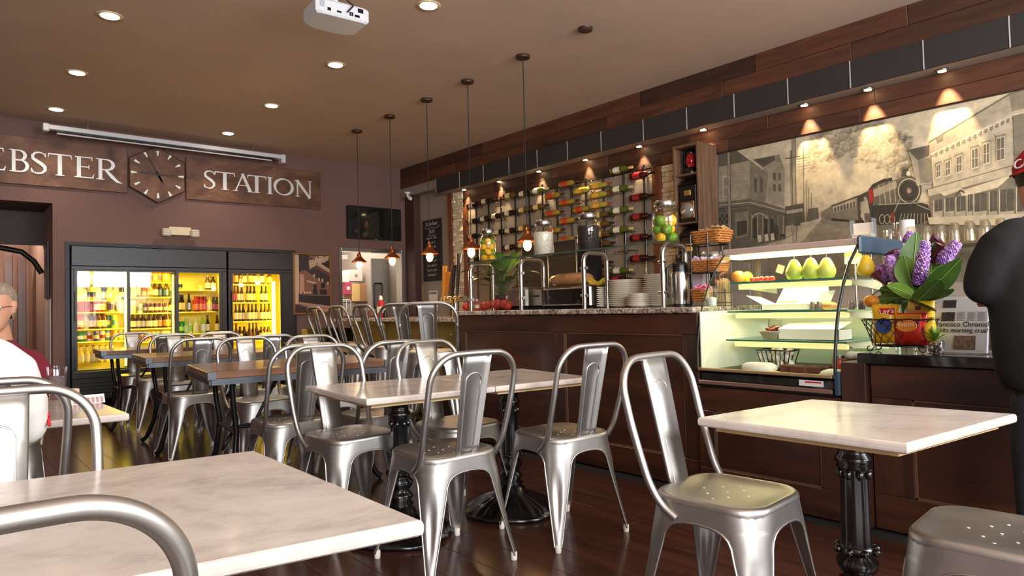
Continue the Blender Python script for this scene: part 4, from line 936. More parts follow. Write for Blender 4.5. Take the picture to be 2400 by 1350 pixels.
M_.poly([(2020, 476), (2034, 468), (2040, 500), (2028, 522), (2018, 508)], g(172)); M_.disc(2029, 466, 4, 5, g(150)); M_.poly([(2026, 500), (2040, 500), (2044, 512), (2030, 528)], g(100))
# right-hand row of shops
M_.poly([(2130, 356), (2186, 342), (2182, 372), (2186, 430), (2150, 436), (2136, 372)], g(178)); M_.poly([(2128, 352), (2180, 340), (2178, 366), (2152, 376)], g(106)); M_.poly([(2152, 376), (2184, 368), (2188, 426), (2158, 430)], g(140))
M_.poly([(2178, 334), (2380, 218), (2420, 206), (2420, 390), (2188, 440), (2184, 366)], g(204)); M_.poly([(2178, 336), (2370, 220), (2378, 262), (2184, 360)], g(188)); M_.poly([(2366, 222), (2420, 208), (2420, 250), (2372, 262)], g(150)); M_.line([(2178, 334), (2370, 220), (2420, 206)], 3, g(120))
M_.line([(2182, 362), (2376, 270), (2420, 258)], 3.4, g(228)); M_.line([(2184, 368), (2378, 277), (2420, 266)], 2.4, g(140))
for i in range(15):
    x = 2192+i*13; y = 360-i*6.2; M_.poly([(x, y), (x+7, y-3.4), (x+6, y+6), (x+2, y+10)], g(150)); M_.poly([(x+7, y-3.4), (x+10, y-5), (x+10, y+3), (x+7, y+5)], g(232))
M_.poly([(2196, 322), (2212, 314), (2212, 326), (2198, 334)], g(150))
for i in range(16): M_.line([(2188, 384+i*3.6), (2376, 296+i*6.2)], .6, g(180))
for x, y, w, h in ((2196, 388, 9, 30), (2217, 380, 11, 34), (2243, 368, 12, 38), (2279, 350, 14, 46), (2306, 338, 14, 48), (2338, 324, 17, 54)):
    M_.poly([(x-3, y-8), (x+w+2, y-15), (x+w+4, y-4), (x-1, y+3)], g(160)); M_.line([(x-4, y-6), (x+w+4, y-14)], 2, g(228)); M_.poly([(x-1.5, y), (x+w+1.5, y-5), (x+w+1.5, y+h-3), (x-1.5, y+h+2)], g(230)); M_.poly([(x, y+2), (x+w, y-3), (x+w, y+h-6), (x, y+h-1)], g(120)); M_.line([(x+w/2, y), (x+w/2, y+h-4)], 1.2, g(224)); M_.line([(x, y+h*.5), (x+w, y+h*.5-3)], 1.4, g(224))
M_.poly([(2376, 272), (2420, 262), (2420, 390), (2380, 396)], g(140))
M_.poly([(2176, 444), (2420, 376), (2420, 398), (2178, 462)], g(198)); M_.line([(2176, 444), (2420, 376)], 2, g(120))
M_.poly([(2180, 460), (2420, 398), (2420, 530), (2184, 512)], g(128))
M_.poly([(2205, 452), (2250, 440), (2260, 444), (2214, 460)], g(216)); M_.poly([(2252, 448), (2354, 416), (2374, 410), (2340, 440), (2256, 462)], g(214)); M_.line([(2240, 462), (2252, 446), (2262, 452)], 4, g(90))
for x, w in ((2190, 20), (2216, 22), (2242, 22), (2268, 12), (2284, 30), (2320, 18), (2344, 34), (2384, 30)):
    top = 470-(x-2190)*.16; M_.poly([(x, top), (x+w, top-3), (x+w, 494), (x, 498)], g(92)); M_.line([(x, top), (x, 512)], 2.4, g(206)); M_.poly([(x, 497), (x+w, 494), (x+w, 508), (x, 510)], g(176)); M_.line([(x+w/2, top), (x+w/2, 496)], 1, g(150))
M_.poly([(2176, 510), (2420, 500), (2420, 530), (2180, 526)], g(196))
M_.build('painting', vcol('mural_paint', .6, 14), t)
text('23', .034, basis(M_.q(2131, 447)+Vector((-.0006, 0, 0)), (0, -1, 0), (0, 0, 1)), mat('mural_ink', (96, 40, 34), .6), t, 'train_number', .0004)
# ================================================================== service counter
m_cw = wood('counter_stain', (40, 21, 15), (84, 45, 29), 2.2, 1, .38, 7, .15)
m_cw2 = wood('counter_stain_upright', (40, 21, 15), (80, 44, 29), 2.2, 2, .38, 7, .15)
m_gran = granite('speckled_granite')
XC = 3.28
def panelled(t, x, y0, y1, z0, z1, stiles, rail=.11, toprail=None, botrail=None):
    """framed front: stiles at given y positions (centre, width), rails, recessed panels"""
    toprail = toprail or rail; botrail = botrail or rail
    MB().box((x, y0, z0), (x+.022, y1, z0+botrail), 0, .003).build('bottom_rail', m_cw, t)
    MB().box((x, y0, z1-toprail), (x+.022, y1, z1), 0, .003).build('top_rail', m_cw, t)
    for yc, w in stiles: MB().box((x, yc-w/2, z0+botrail+.0005), (x+.022, yc+w/2, z1-toprail-.0005), 0, .003).build('stile', m_cw2, t)
    ss = sorted(stiles)
    for (a, wa), (c, wc) in zip(ss, ss[1:]):
        MB().box((x+.016, a+wa/2, z0+botrail), (x+.03, c-wc/2, z1-toprail)).build('panel', m_cw, t)
    mo = MB()
    for (a, wa), (c, wc) in zip(ss, ss[1:]):
        p, q = a+wa/2, c-wc/2; l, h = z0+botrail, z1-toprail
        for s0, s1 in (((p, l), (q, l+.008)), ((p, h-.008), (q, h)), ((p, l), (p+.008, h)), ((q-.008, l), (q, h))): mo.box((x+.006, s0[0], s0[1]), (x+.017, s1[0], s1[1]))
    mo.build('bead_moulding', mat('bead_brown', (104, 72, 54), .4), t, kind='stuff')
YC0, YC1 = 2.215, 4.52
t = thing('bar_counter', 'dark wood panelled bar counter with granite top along the room', 'counter')
MB().box((XC+.03, YC0, 0), (XC+.78, YC1, .99)).build('carcass', m_cw, t)
pz = [onx(px, 900, XC).y for px in (1085, 1320, 1640)]
panelled(t, XC, YC0, YC1, 0, .99, [(YC0+.05, .1), (onx(1313, 900, XC).y, .1), (YC1-.05, .1)], .1, .12, .16)
MB().box((XC-.03, YC0+.003, .993), (XC+.82, YC1+.03, 1.028), 0, .006).build('granite_top', m_gran, t)
# display-case plinth
YD0, YD1 = 1.42, 2.205
t = thing('display_plinth', 'low dark wood panelled plinth under the curved glass display', 'plinth')
MB().box((XC+.0, YD0, 0), (4.08, YD1, .585)).build('carcass', m_cw, t)
panelled(t, XC-.03, YD0, YD1, 0, .585, [(YD0+.05, .1), (YD1-.05, .1)], .1, .13, .14)
o = MB().box((XC-.04, 1.3, 0), (XC+.5, 1.412, .755), 0, .004).build('counter_pier', m_cw2); tag(o, 'dark wood pier between glass display and cashier counter', 'pier')
# cashier counter
t = thing('cashier_counter', 'dark wood cashier counter with black stone top at right', 'counter')
YR0, YR1 = -.9, 1.295
MB().box((XC+.03, YR0, 0), (XC+.75, YR1, .748)).build('carcass', m_cw, t)
panelled(t, XC, YR0, YR1, 0, .748, [(YR1-.085, .17), (.3, .1), (YR0+.05, .1)], .12, .15, .16)
MB().box((XC-.03, YR0, .75), (XC+.8, YR1+.045, .80), 0, .005).build('stone_top', mat('black_stone', (16, 15, 15), .08, 0, .2, 60), t)
# ------------------------------------------------------------------ glass display case
t = thing('display_case', 'lit refrigerated display case with curved glass front', 'display case')
m_case = mat('case_grey', (186, 160, 150), .4); m_blue = mat('case_blue', (44, 66, 84), .4); m_cin = mat('case_inside', (232, 230, 208), .45)
prof = [(3.235, .69), (3.24, .78), (3.262, .9), (3.30, 1.02), (3.36, 1.13), (3.44, 1.235), (3.545, 1.325)]
ya, yb2 = YD0+.012, YD1-.012
gcase = glass('case_glass', (252, 255, 252), .1, 0, .12)
b = MB(); b.loft([[(x, ya+.01, z), (x, yb2-.004, z)] for x, z in prof], 0, False, True, False); b.build('curved_glass', gcase, t)
for yy, nm in ((ya, 'end_glass'), (yb2, 'end_glass')):
    MB().quad(*[(x, yy, z) for x, z in prof], (4.0, yy, 1.325), (4.0, yy, .69)).build(nm, gcase, t)
MB().tube([(x-.004, ya, z) for x, z in prof], .008, 6).build('glass_edge', mat('edge_dark', (26, 34, 34), .3), t)
MB().tube([(x-.002, yb2, z) for x, z in prof], .005, 6).build('glass_edge', MATS['edge_dark'], t)
MB().box((3.235, ya+.02, .60), (3.25, yb2, .622), 0, .003).build('base_strip', mat('edge_rose', (150, 116, 104), .35, .5), t)
MB().box((3.24, ya, .588), (4.05, yb2, .60)).build('base_pan', darkmetal, t)
MB().box((3.262, ya+.02, .622), (3.27, yb2-.01, .672)).build('front_grille', mat('grille_dark', (62, 56, 54), .18, .6), t)
MB().box((3.236, ya+.02, .674), (3.262, yb2, .69), 0, .003).build('sill', mat('edge_brass', (176, 148, 108), .35, .5), t)
MB().box((3.262, ya+.02, .66), (4.02, yb2-.01, .672)).build('deck', mat('deck_dark', (70, 60, 52), .5), t)
MB().box((4.02, ya, .60), (4.05, yb2, 1.0)).build('rear_lower', m_cin, t)
MB().box((3.262, yb2-.012, .672), (4.0, yb2-.006, 1.0)).build('end_liner', m_cin, t)
MB().box((3.53, ya, 1.325), (4.06, yb2, 1.36), 0, .006).build('canopy', m_case, t)
MB().box((3.55, ya+.03, 1.30), (3.66, yb2-.03, 1.324), 0, .004).build('light_diffuser', mat('case_lamp', (255, 246, 200), .5, emit=(255, 232, 150), estr=5), t)
MB().box((3.52, ya-.022, 1.28), (4.08, ya-.002, 1.372), 0, .01).build('end_cap', m_blue, t)
MB().box((3.225, ya-.02, .595), (3.262, ya+.006, .71), 0, .006).build('corner_post', m_blue, t)
for zs, x0, x1 in ((1.155, 3.50, 3.86), (.99, 3.46, 3.9), (.83, 3.44, 3.94)):
    MB().box((x0, ya+.03, zs), (x1, yb2-.06, zs+.008), 0, .002).build('glass_shelf', glass('shelf_glass', (230, 247, 240), .3, .03), t)
    MB().box((x0-.003, ya+.03, zs-.0005), (x0, yb2-.06, zs+.0085)).build('shelf_edge', mat('edge_teal', (40, 110, 92), .2), t)
    MB().box((x0+.05, ya+.05, zs-.034), (x0+.075, yb2-.08, zs-.004), 0, .003).build('shelf_lamp', mat('shelf_lamp_cover', (240, 230, 180), .4, emit=(255, 230, 140), estr=.7 if zs > .9 else .25), t)
    for yy in (ya+.05, yb2-.1): MB().prism([(x0+.04, yy, zs-.002), (x1+.1, yy, zs-.002), (x1+.1, yy, zs-.06), (x0+.12, yy, zs-.03)], (0, .012, 0)).build('bracket', mat('bracket_cream', (214, 206, 170), .4), t)
for yy in (onx(1779, 650, 3.97).y, ya+.02): MB().box((3.97, yy, .9), (4.0, yy+.03, 1.32), 0, .004).build('rear_post', mat('post_putty', (150, 138, 106), .5), t)
light('case_light', 'AREA', (3.63, (ya+yb2)/2, 1.295), 5, (1, .84, .5), shape='RECTANGLE', size=.06, size_y=.68)
for zs in (1.155, .99): light('case_light', 'AREA', (3.56, (ya+yb2)/2, zs-.036), 1.3, (1, .84, .5), shape='RECTANGLE', size=.03, size_y=.6)
st_ = MB().box((3.2355, ya+.06, .632), (3.2375, ya+.18, .66)).build('sticker', white, t)
# the lower front pane carries the sticker
MB().box((3.238, ya+.02, .622), (3.241, yb2-.01, .674)).build('kick_glass', gcase, t)
MB().box((3.2345, ya+.07, .648), (3.2354, ya+.15, .655)).build('red_marking', mat('sticker_red', (190, 40, 40), .5), st_)
# food in the case
def at(px, py, x): return onx(px, py, x)
def pear(px, x, z, lab, colr, s=1, tilt=0):
    P = at(px, 640, x); r = thing('pear', lab, 'pear', (P.x, P.y, z), 0, 'pears on the top glass shelf')
    MB().lathe([(.012, 0), (.036, .006), (.046, .03), (.046, .05), (.036, .075), (.025, .098), (.016, .11), (.003, .114)], n=18).xform(Matrix.Rotation(tilt, 4, 'X') @ Matrix.Scale(s, 4)).build('flesh', mat('pear_%d' % colr[1], colr, .4, 0, .07, 20), r)
    MB().tube([(0, 0, .11*s), (.004, 0, .13*s)], .002*s, 6).build('stem', mat('stem_brown', (70, 46, 24), .7), r)
zt1 = 1.164
pear(1862, 3.6, zt1, 'green pear, leftmost of the row of pears in the case', (176, 190, 70), 1.0, .0)
pear(1901, 3.6, zt1, 'green pear in the middle of the row in the case', (180, 192, 74), 1.02, 0)
pear(1938, 3.6, zt1, 'pale pear, third in the row inside the case', (196, 200, 92), .98, 0)
pear(2030, 3.56, zt1, 'yellow pear at the right end behind the glass edge', (214, 176, 40), .95, 0)
def blob(name, lab, cat, P, rad, colr, group=None, stemc=None, rough=.4):
    r = thing(name, lab, cat, P, 0, group)
    MB().ball((0, 0, rad[2]*.97), rad, 16, 10).build('flesh', mat(name+'_%d_%d' % (colr[0], colr[1]), colr, rough, 0, .08, 30), r)
    if stemc:
        b = MB()
        for k_ in range(5):
            a = 2*pi*k_/5; b.quad((0, 0, rad[2]*1.93), (rad[0]*.4*cos(a-.4), rad[1]*.4*sin(a-.4), rad[2]*1.9), (rad[0]*.75*cos(a), rad[1]*.75*sin(a), rad[2]*1.75), (rad[0]*.4*cos(a+.4), rad[1]*.4*sin(a+.4), rad[2]*1.9))
        b.build('calyx', mat(stemc, (90, 130, 50), .6), r)
    return r
P = at(1731, 650, 3.62); blob('mango', 'orange-red mango at the left of the top glass shelf', 'fruit', (P.x, P.y, zt1), (.042, .042, .036), (226, 140, 50))
P = at(1751, 650, 3.68); blob('orange', 'yellow-orange fruit behind the mango', 'fruit', (P.x, P.y, zt1), (.034, .034, .034), (236, 176, 40))
for i, (px, x) in enumerate(((1764, 3.6), (1776, 3.62), (1786, 3.59), (1798, 3.6), (1810, 3.6), (1780, 3.68), (1770, 3.69))):
    P = at(px, 655, x); blob('strawberry', '%s strawberry from the left beside the mango' % ORD[i], 'strawberry', (P.x, P.y, zt1), (.017, .017, .015), (206, 50, 36), 'strawberries on the top glass shelf', 'calyx_green')
def card(px, py, x, w, h, lab, tilt=.3, colr=(240, 226, 204)):
    P = at(px, py, x); r = thing('price_card', lab, 'card', P)
    b = MB().box((-.0015, -w/2, 0), (.0015, w/2, h)); b.xform(Matrix.Rotation(tilt, 4, 'X')); b.build('paper', mat('card_%d' % colr[2], colr, .7), r); return r
card(1826, 640, 3.86, .045, .05, 'blank tan paper tag hanging above the pears', .35, (226, 206, 172)); card(2000, 618, 3.78, .09, .07, 'white card hanging at right of the pear row', 0)
z2_ = .998
def pastrybox(px0, px1, py, x, z, d, h, lab, open_=False):
    a, c = at(px0, py, x).y, at(px1, py, x).y; r = thing('pastry_box', lab, 'box', ((x+x+d)/2, (a+c)/2, z)); w = abs(a-c)/2
    mw = mat('paper_white', (236, 228, 214), .7)
    for p, q in (((-d/2, -w, 0), (d/2, w, .003)), ((-d/2, -w, 0), (-d/2+.003, w, h)), ((d/2-.003, -w, 0), (d/2, w, h)), ((-d/2, -w, 0), (d/2, -w+.003, h)), ((-d/2, w-.003, 0), (d/2, w, h))): MB().box(p, q).build('wall', mw, r)
    if open_:
        MB().prism([(-d/2, w, h), (d/2, w, h), (d/2, w+.09, h+.04), (-d/2, w+.09, h+.05)], (0, 0, .003)).build('flap', mw, r)
        MB().prism([(-d/2, -w, h), (d/2, -w, h), (d/2, -w-.03, h+.07), (-d/2, -w-.03, h+.06)], (0, .003, 0)).build('flap', mw, r)
        MB().prism([(d/2, -w, h), (d/2, w, h), (d/2+.05, w*.8, h+.1), (d/2+.05, -w*.8, h+.1)], (.003, 0, 0)).build('flap', mw, r)
    else: MB().prism([(-d/2, -w, h), (-d/2, w, h), (d/2, w, h+.035), (d/2, -w, h+.035)], (0, 0, .004)).build('lid', mw, r)
    return r
r = pastrybox(1785, 1915, 728, 3.56, z2_, .16, .035, 'open white pastry box with flaps on the middle shelf', True)
o = MB().box((3.57, at(1850, 708, 3.6).y-.05, 1.04), (3.6, at(1850, 708, 3.6).y+.05, 1.047)).build('price_strip', mat('yellow_strip', (240, 214, 90), .6)); tag(o, 'yellow strip tag lying on the open pastry box', 'tag')
pastrybox(1824, 1966, 793, 3.53, .838, .16, .055, 'closed white bakery box on the lowest glass shelf', False)
P = at(1880, 700, 3.8); o = MB().box((P.x, P.y-.07, z2_), (P.x+.05, P.y+.07, z2_+.15), 0, .02).build('paper_bag', mat('kraft_paper', (196, 150, 96), .8)); tag(o, 'brown kraft paper bag behind the open pastry box', 'bag')
for i, px in enumerate((1905, 1920, 1996, 2020)):
    P = at(px, 720, 3.56); r = thing('dressing_jar', '%s small glass jar from left on the middle shelf' % ORD[i], 'jar', (P.x, P.y, z2_), 0, 'little jars on the middle shelf')
    MB().lathe([(.014, 0), (.016, .004), (.016, .03), (.012, .036)], n=14).build('glass_body', mat('jar_smoke', (120, 108, 100), .1), r); MB().lathe([(.013, .036), (.013, .044)], n=14).build('lid', stain, r)
P = at(1942, 724, 3.58); blob('croissant', 'small golden pastry mound beside the little jars', 'pastry', (P.x, P.y, z2_), (.03, .05, .022), (206, 150, 84))
P = at(1820, 783, 3.6); r = thing('grape_tray', 'shallow tray of dark grapes on the lowest glass shelf', 'tray', (P.x, P.y, .838))
MB().lathe([(.07, 0), (.085, .03), (.095, .045), (.09, .046), (.075, .01)], n=20).build('dish', mat('tray_taupe', (150, 130, 112), .4), r)
b = MB()
for k_ in range(26): a = random.random()*6.3; q = random.random()**.5*.075; b.ball((q*cos(a), q*sin(a), .05+random.random()*.014), .011, 8, 6)
b.build('grapes', mat('grape_red', (96, 30, 26), .25), r, kind='stuff')
zd = .672
P = at(1779, 845, 3.34); r = thing('wrapped_sandwich', 'white paper wrapped sandwich on board at left of deck', 'sandwich', (P.x, P.y, zd))
MB().box((-.05, -.1, 0), (.05, .1, .008), 0, .003).build('paper_base', mat('wrap_yellow', (236, 214, 140), .6), r)
MB().loft([[(x*.05*s_, y*.088*s_, z) for x, y in ((-1, -.8), (-.6, -1), (.6, -1), (1, -.8), (1, .8), (.6, 1), (-.6, 1), (-1, .8))] for s_, z in ((.9, .008), (1, .02), (.95, .04), (.7, .052))]).build('wrapped_bread', mat('wrap_white', (246, 240, 222), .5, 0, .03, 30, .3), r)
P = at(1955, 852, 3.36); r = thing('wrapped_sandwich', 'small white wrapped sandwich at right end of deck', 'sandwich', (P.x, P.y, zd))
MB().loft([[(x*.045*s_, y*.06*s_, z) for x, y in ((-1, -.8), (-.6, -1), (.6, -1), (1, -.8), (1, .8), (.6, 1), (-.6, 1), (-1, .8))] for s_, z in ((1, .0), (1.05, .012), (.9, .026), (.5, .036))]).build('wrapped_bread', MATS['wrap_white'], r)
MB().box((-.05, -.07, -.0), (.05, .07, .004)).build('paper_base', MATS['wrap_yellow'], r)
for i, (px, x, w) in enumerate(((1848, 3.38, .04), (1873, 3.37, .05), (1905, 3.39, .05), (1930, 3.42, .035))):
    P = at(px, 845, x); o = MB().box((P.x-.03, P.y-w*.9, zd), (P.x+.03, P.y+w*.9, zd+.045), 0, .006).build('brownie', mat('brownie_brown', (92, 48, 32), .7, 0, .15, 40, .5)); tag(o, '%s brown brownie slab from left on the deck' % ORD[i], 'brownie', 'brownies on the deck')
P = at(1822, 815, 3.52); r = thing('egg_basket', 'dark wire basket of white eggs inside the case', 'basket', (P.x, P.y, zd))
b = MB(); b.tube([(.05*sx, .1*sy, .11) for sx, sy in ((-1, -1), (1, -1), (1, 1), (-1, 1))], .004, 6, 0, True); b.tube([(.035*sx, .07*sy, .005) for sx, sy in ((-1, -1), (1, -1), (1, 1), (-1, 1))], .004, 6, 0, True)
for k_ in range(8): yy = -.09+.18*k_/7; b.tube([(-.05, yy*1.08, .11), (-.035, yy*.76, .005)], .003, 5); b.tube([(.05, yy*1.08, .11), (.035, yy*.76, .005)], .003, 5)
b.build('wire_frame', blackm, r)
for i in range(11):
    j = i % 4; l = i//4; o = MB().ball((0, 0, 0), (.021, .021, .026), 12, 8).build('egg', mat('egg_white', (240, 232, 218), .4)) if i == 0 else eg0.copy()
    if i == 0: eg0 = o
    else: COL.objects.link(o)
    o.location = (P.x+(-.018 if i % 2 else .014), P.y-.066+.044*j+(.02 if l == 1 else 0), zd+.03+.037*l); tag(o, 'white egg, %s from right in the %s layer of the wire egg basket' % (ORD[j], ('bottom', 'middle', 'top')[l]), 'egg', 'eggs in the wire basket')
for i, px in enumerate((1995, 2010, 2024)):
    P = at(px, 808, 3.5); r = blob('boiled_egg', '%s white egg from left above the brown bowl at case end' % ORD[i], 'egg', (P.x, P.y, zd+.075), (.026, .03, .022), (244, 238, 224), 'eggs in the brown bowl')
P = at(2010, 830, 3.5); o = MB().lathe([(.06, 0), (.085, .04), (.09, .075), (.085, .075), (.06, .02)], (P.x, P.y, zd), 20).build('egg_bowl', mat('bowl_brown', (86, 40, 34), .3)); tag(o, 'brown bowl holding three eggs at the right end of case', 'bowl')
P = at(1966, 815, 3.44); r = thing('salsa_jar', 'jar of red and green preserve behind the glass edge', 'jar', (P.x, P.y, zd)); MB().lathe([(.03, 0), (.034, .01), (.034, .075), (.028, .085)], n=16).build('contents', mat('salsa_red', (150, 46, 24), .3, 0, .6, 60), r); MB().lathe([(.03, .085), (.03, .1)], n=16).build('lid', stain, r)
# ------------------------------------------------------------------ sneeze guard on the bar
xg0, xg1 = 3.42, 3.66
ZG = 1.428
post_y = [onx(px, 700, xg0).y for px in (1104, 1222, 1370, 1555)]
t = thing('sneeze_guard', 'stainless tube sneeze guard with glass panes and shelf on the bar', 'sneeze guard')
for i, y in enumerate(post_y):
    zt = ZG; pts = [(xg0, y, 1.028), (xg0, y, zt-.07)]+[(xg0+.06-.06*cos(radians(a)), y, zt-.07+.06*sin(radians(a))) for a in (22, 45, 68, 90)]+[(xg1-.06+.06*sin(radians(a)), y, zt-.07+.06*cos(radians(a))) for a in (0, 22, 45, 68, 90)]+[(xg1, y, 1.028)]
    MB().tube(pts, .0165, 12).build('post', stain, t)
    for z in (1.12, 1.31):
        MB().tube([(xg0, y-.03, z), (xg0, y+.03, z)], .011, 8).build('clamp', stain, t)
for y0, y1 in zip(post_y[1:], post_y): MB().box((xg0-.004, y0+.02, 1.06), (xg0+.002, y1-.02, ZG-.04)).build('front_pane', glass('guard_glass', (252, 252, 250), .15, 0, .25), t)
MB().box((xg0-.01, post_y[-1]-.06, ZG), (xg1+.04, post_y[0]+.06, ZG+.01), 0, .002).build('glass_shelf', MATS['guard_glass'], t)
MB().box((xg0-.012, post_y[-1]-.06, ZG), (xg0-.0095, post_y[0]+.06, ZG+.01)).build('shelf_edge', mat('glass_edge_green', (70, 86, 78), .2), t)
m_lid = stain
def bigjar(px, pbot, ptop, w, lab, fill, nm='storage_jar'):
    xj = 3.55; P = onx(px, pbot, xj); h = onx(px, ptop, xj).z-(ZG+.01); r_ = w
    r = thing(nm, lab, 'jar', (P.x, P.y, ZG+.0101), 0, 'storage jars on the glass shelf')
    MB().lathe([(r_*.8, 0), (r_, .012), (r_, h*.68), (r_*.93, h*.76), (r_*.74, h*.82), (r_*.74, h*.87)], n=28, caps=False).build('glass_body', glass('jar_glass', (250, 252, 248), .5), r)
    MB().lathe([(r_*.8, h*.86), (r_*.82, h*.87), (r_*.82, h*.985), (r_*.78, h)], n=28).build('lid', m_lid, r)
    if isinstance(fill, tuple):
        MB().lathe([(r_*.78, .005), (r_*.96, .014), (r_*.96, h*.66), (r_*.3, h*.68), (.002, h*.682)], n=28).build('contents', mat('fill_%d' % fill[0], fill, .8, 0, .12, 70, .6), r)
    else:
        return r, r_, h
    return r
from math import degrees as degrees_
def fruitjar(px, pbot, ptop, w, lab, seed):
    r, r_, h = bigjar(px, pbot, ptop, w, lab, None); rng = random.Random(seed)
    ml, mg = mat('lemon_yellow', (236, 182, 34), .4, 0, .04, 30), mat('lime_green', (110, 150, 34), .4, 0, .05, 30)
    z = .034; k_ = 0; fr = r_*.43; lay = {}
    while z < h*.72:
        for j in range(3):
            a = 2*pi*j/3+k_*1.05+.9; lem = rng.random() < .55; me = MB(); s_ = fr*(1.05 if lem else .92)
            c_ = (cos(a)*(r_-s_)*.94, sin(a)*(r_-s_)*.94, z+rng.uniform(-.004, .004))
            if lem: me.lathe([(.002, -1.28), (.2, -1.18), (.62, -.9), (.95, -.4), (1, 0), (.95, .4), (.62, .9), (.2, 1.18), (.002, 1.28)], n=12, sm=True).xform(Matrix.Translation(c_) @ Euler((rng.random()*3, rng.random()*3, 0)).to_matrix().to_4x4() @ Matrix.Scale(s_*.86, 4))
            else: me.ball(c_, s_, 12, 8)
            o = me.build('lemon' if lem else 'lime', ml if lem else mg)
            an = (degrees_(a)+49) % 360; lay.setdefault(k_, 0); sd = 'front left' if 135 <= an < 225 else 'front right' if 225 <= an < 315 else 'back right' if an >= 315 or an < 45 else 'back left'
            tag(o, '%s %s, %s of %s layer from bottom in the %s fruit jar' % ('yellow' if lem else 'green', 'lemon' if lem else 'lime', sd, ORD[k_], 'far left' if seed == 1 else 'nearest tall'), 'lemon' if lem else 'lime', 'citrus in layer %d of the %s fruit jar' % (k_+1, 'left' if seed == 1 else 'right'))
            o.location = r.location
        z += fr*1.5; k_ += 1
fruitjar(1144, 612, 538, .07, 'leftmost glass jar of lemons and limes with steel lid', 1)
bigjar(1275, 600, 517, .078, 'glass jar filled with white sugar, second from left', (224, 214, 200))
bigjar(1379, 588, 500, .078, 'glass jar filled with dark coffee beans, third from left', (36, 24, 22))
fruitjar(1560, 570, 471, .084, 'tallest nearest glass jar of lemons and limes', 2)
# ------------------------------------------------------------------ things standing on the bar
ZT = 1.0285
def plate_stack(px, x, n, rad, lab_, first, gap=.0145):
    y = onx(px, 700, x).y; pm = mat('plate_cream', (226, 214, 196), .25)
    if 'plate_mesh' not in PM:
        b = MB().lathe([(.35, 0), (.62, .002), (.72, .008), (1.0, .018), (1.0, .0215), (.7, .0125), (.6, .006), (.002, .006)], n=28); b.v = [(v[0], v[1], v[2]) for v in b.v]
        o = b.build('plate', pm); PM['plate_mesh'] = o.data; bpy.data.objects.remove(o)
    for k_ in range(n):
        o = bpy.data.objects.new('plate', PM['plate_mesh']); COL.objects.link(o); o.location = (x+random.uniform(-.002, .002), y+random.uniform(-.002, .002), ZT+.0003+k_*gap); o.scale = (rad, rad, 1.0)
        tag(o, 'cream plate, %s from bottom of %s' % (ORD[k_] if k_ < 16 else 'topmost but %d' % (n-k_), lab_), 'plate', lab_)
plate_stack(1400, 3.70, 10, .095, 'the stack left under the bananas', 0)
plate_stack(1466, 3.74, 14, .125, 'the wide tall middle stack', 0, .0135)
plate_stack(1498, 3.58, 6, .085, 'the short stack in front of the tall stacks', 0)
plate_stack(1547, 3.72, 15, .11, 'the tall stack behind the right post', 0, .0142)
y = onx(1400, 690, 3.70).y
for i in range(3):
    b = MB(); b.tube([(3.70+.02*i-.02, y-.08+.16*u, 1.195+.05*(2*u-1)**2+.006*i) for u in (0, .15, .35, .5, .65, .85, 1)], [.006, .015, .019, .02, .019, .014, .005], 8)
    tag(b.build('banana', mat('banana_yellow', (206, 176, 50), .5)), ['front banana lying on the left plate stack', 'middle banana lying on the left plate stack', 'back banana lying on the left plate stack'][i], 'banana')
# toaster, sandwich press, wrapped loaf
P = onx(1228, 722, 3.66); t = thing('toaster', 'small stainless toaster on the bar left of sandwich press', 'toaster', (3.68, P.y, ZT))
MB().box((-.1, -.125, .012), (.1, .125, .18), 0, .02).build('body', stain, t); MB().box((-.102, -.127, 0), (.102, .127, .014)).build('base', blackp, t)
for x in (-.035, .035): MB().box((x-.014, -.09, .178), (x+.014, .09, .1815)).build('slot', blackp, t)
MB().box((-.02, -.15, .1), (.02, -.125, .115), 0, .004).build('lever', blackp, t)
P0, P1 = onx(1275, 722, 3.62), onx(1405, 722, 3.62); yc = (P0.y+P1.y)/2; hw_ = (P0.y-P1.y)/2*.9
t = thing('sandwich_press', 'wide chrome oven box on the bar holding the loaf', 'oven', (3.70, yc, ZT))
MB().box((-.14, -hw_, .012), (.14, hw_, .17), 0, .012).build('body', mat('oven_chrome', (150, 144, 138), .18, 1), t)
MB().box((-.146, -hw_+.06, .03), (-.139, hw_-.05, .15), 0, .004).build('window', mat('oven_window', (28, 22, 20), .06, coat=.5), t)
for z in (.03, .15): MB().tube([(-.147, -hw_+.05, z), (-.147, hw_-.04, z)], .006, 6).build('window_trim', stain, t)
MB().box((-.14, -hw_, 0), (.14, hw_, .013)).build('base', blackp, t)
P = onx(1340, 668, 3.7); t = thing('wrapped_loaf', 'plastic-wrapped bread loaf on top of the oven box', 'bread', (3.70, P.y, ZT+.17))
MB().loft([[(.075*s_*cos(2*pi*j/14), yy, .052+.05*s_*sin(2*pi*j/14)) for j in range(14)] for yy, s_ in ((-.19, .3), (-.175, .75), (-.12, .98), (0, 1.03), (.12, 1), (.18, .8), (.2, .35))]).build('loaf', mat('loaf_tan', (196, 140, 84), .35, 0, .14, 14), t)
MB().loft([[(.078*s_*cos(2*pi*j/14), yy, .053+.053*s_*sin(2*pi*j/14)) for j in range(14)] for yy, s_ in ((-.24, .2), (-.2, .4), (-.17, .8), (-.12, 1.0), (0, 1.05), (.12, 1.02), (.19, .82), (.21, .4))], 0, False).build('wrap', glass('cling_film', (255, 250, 240), .3, .04, .15), t)
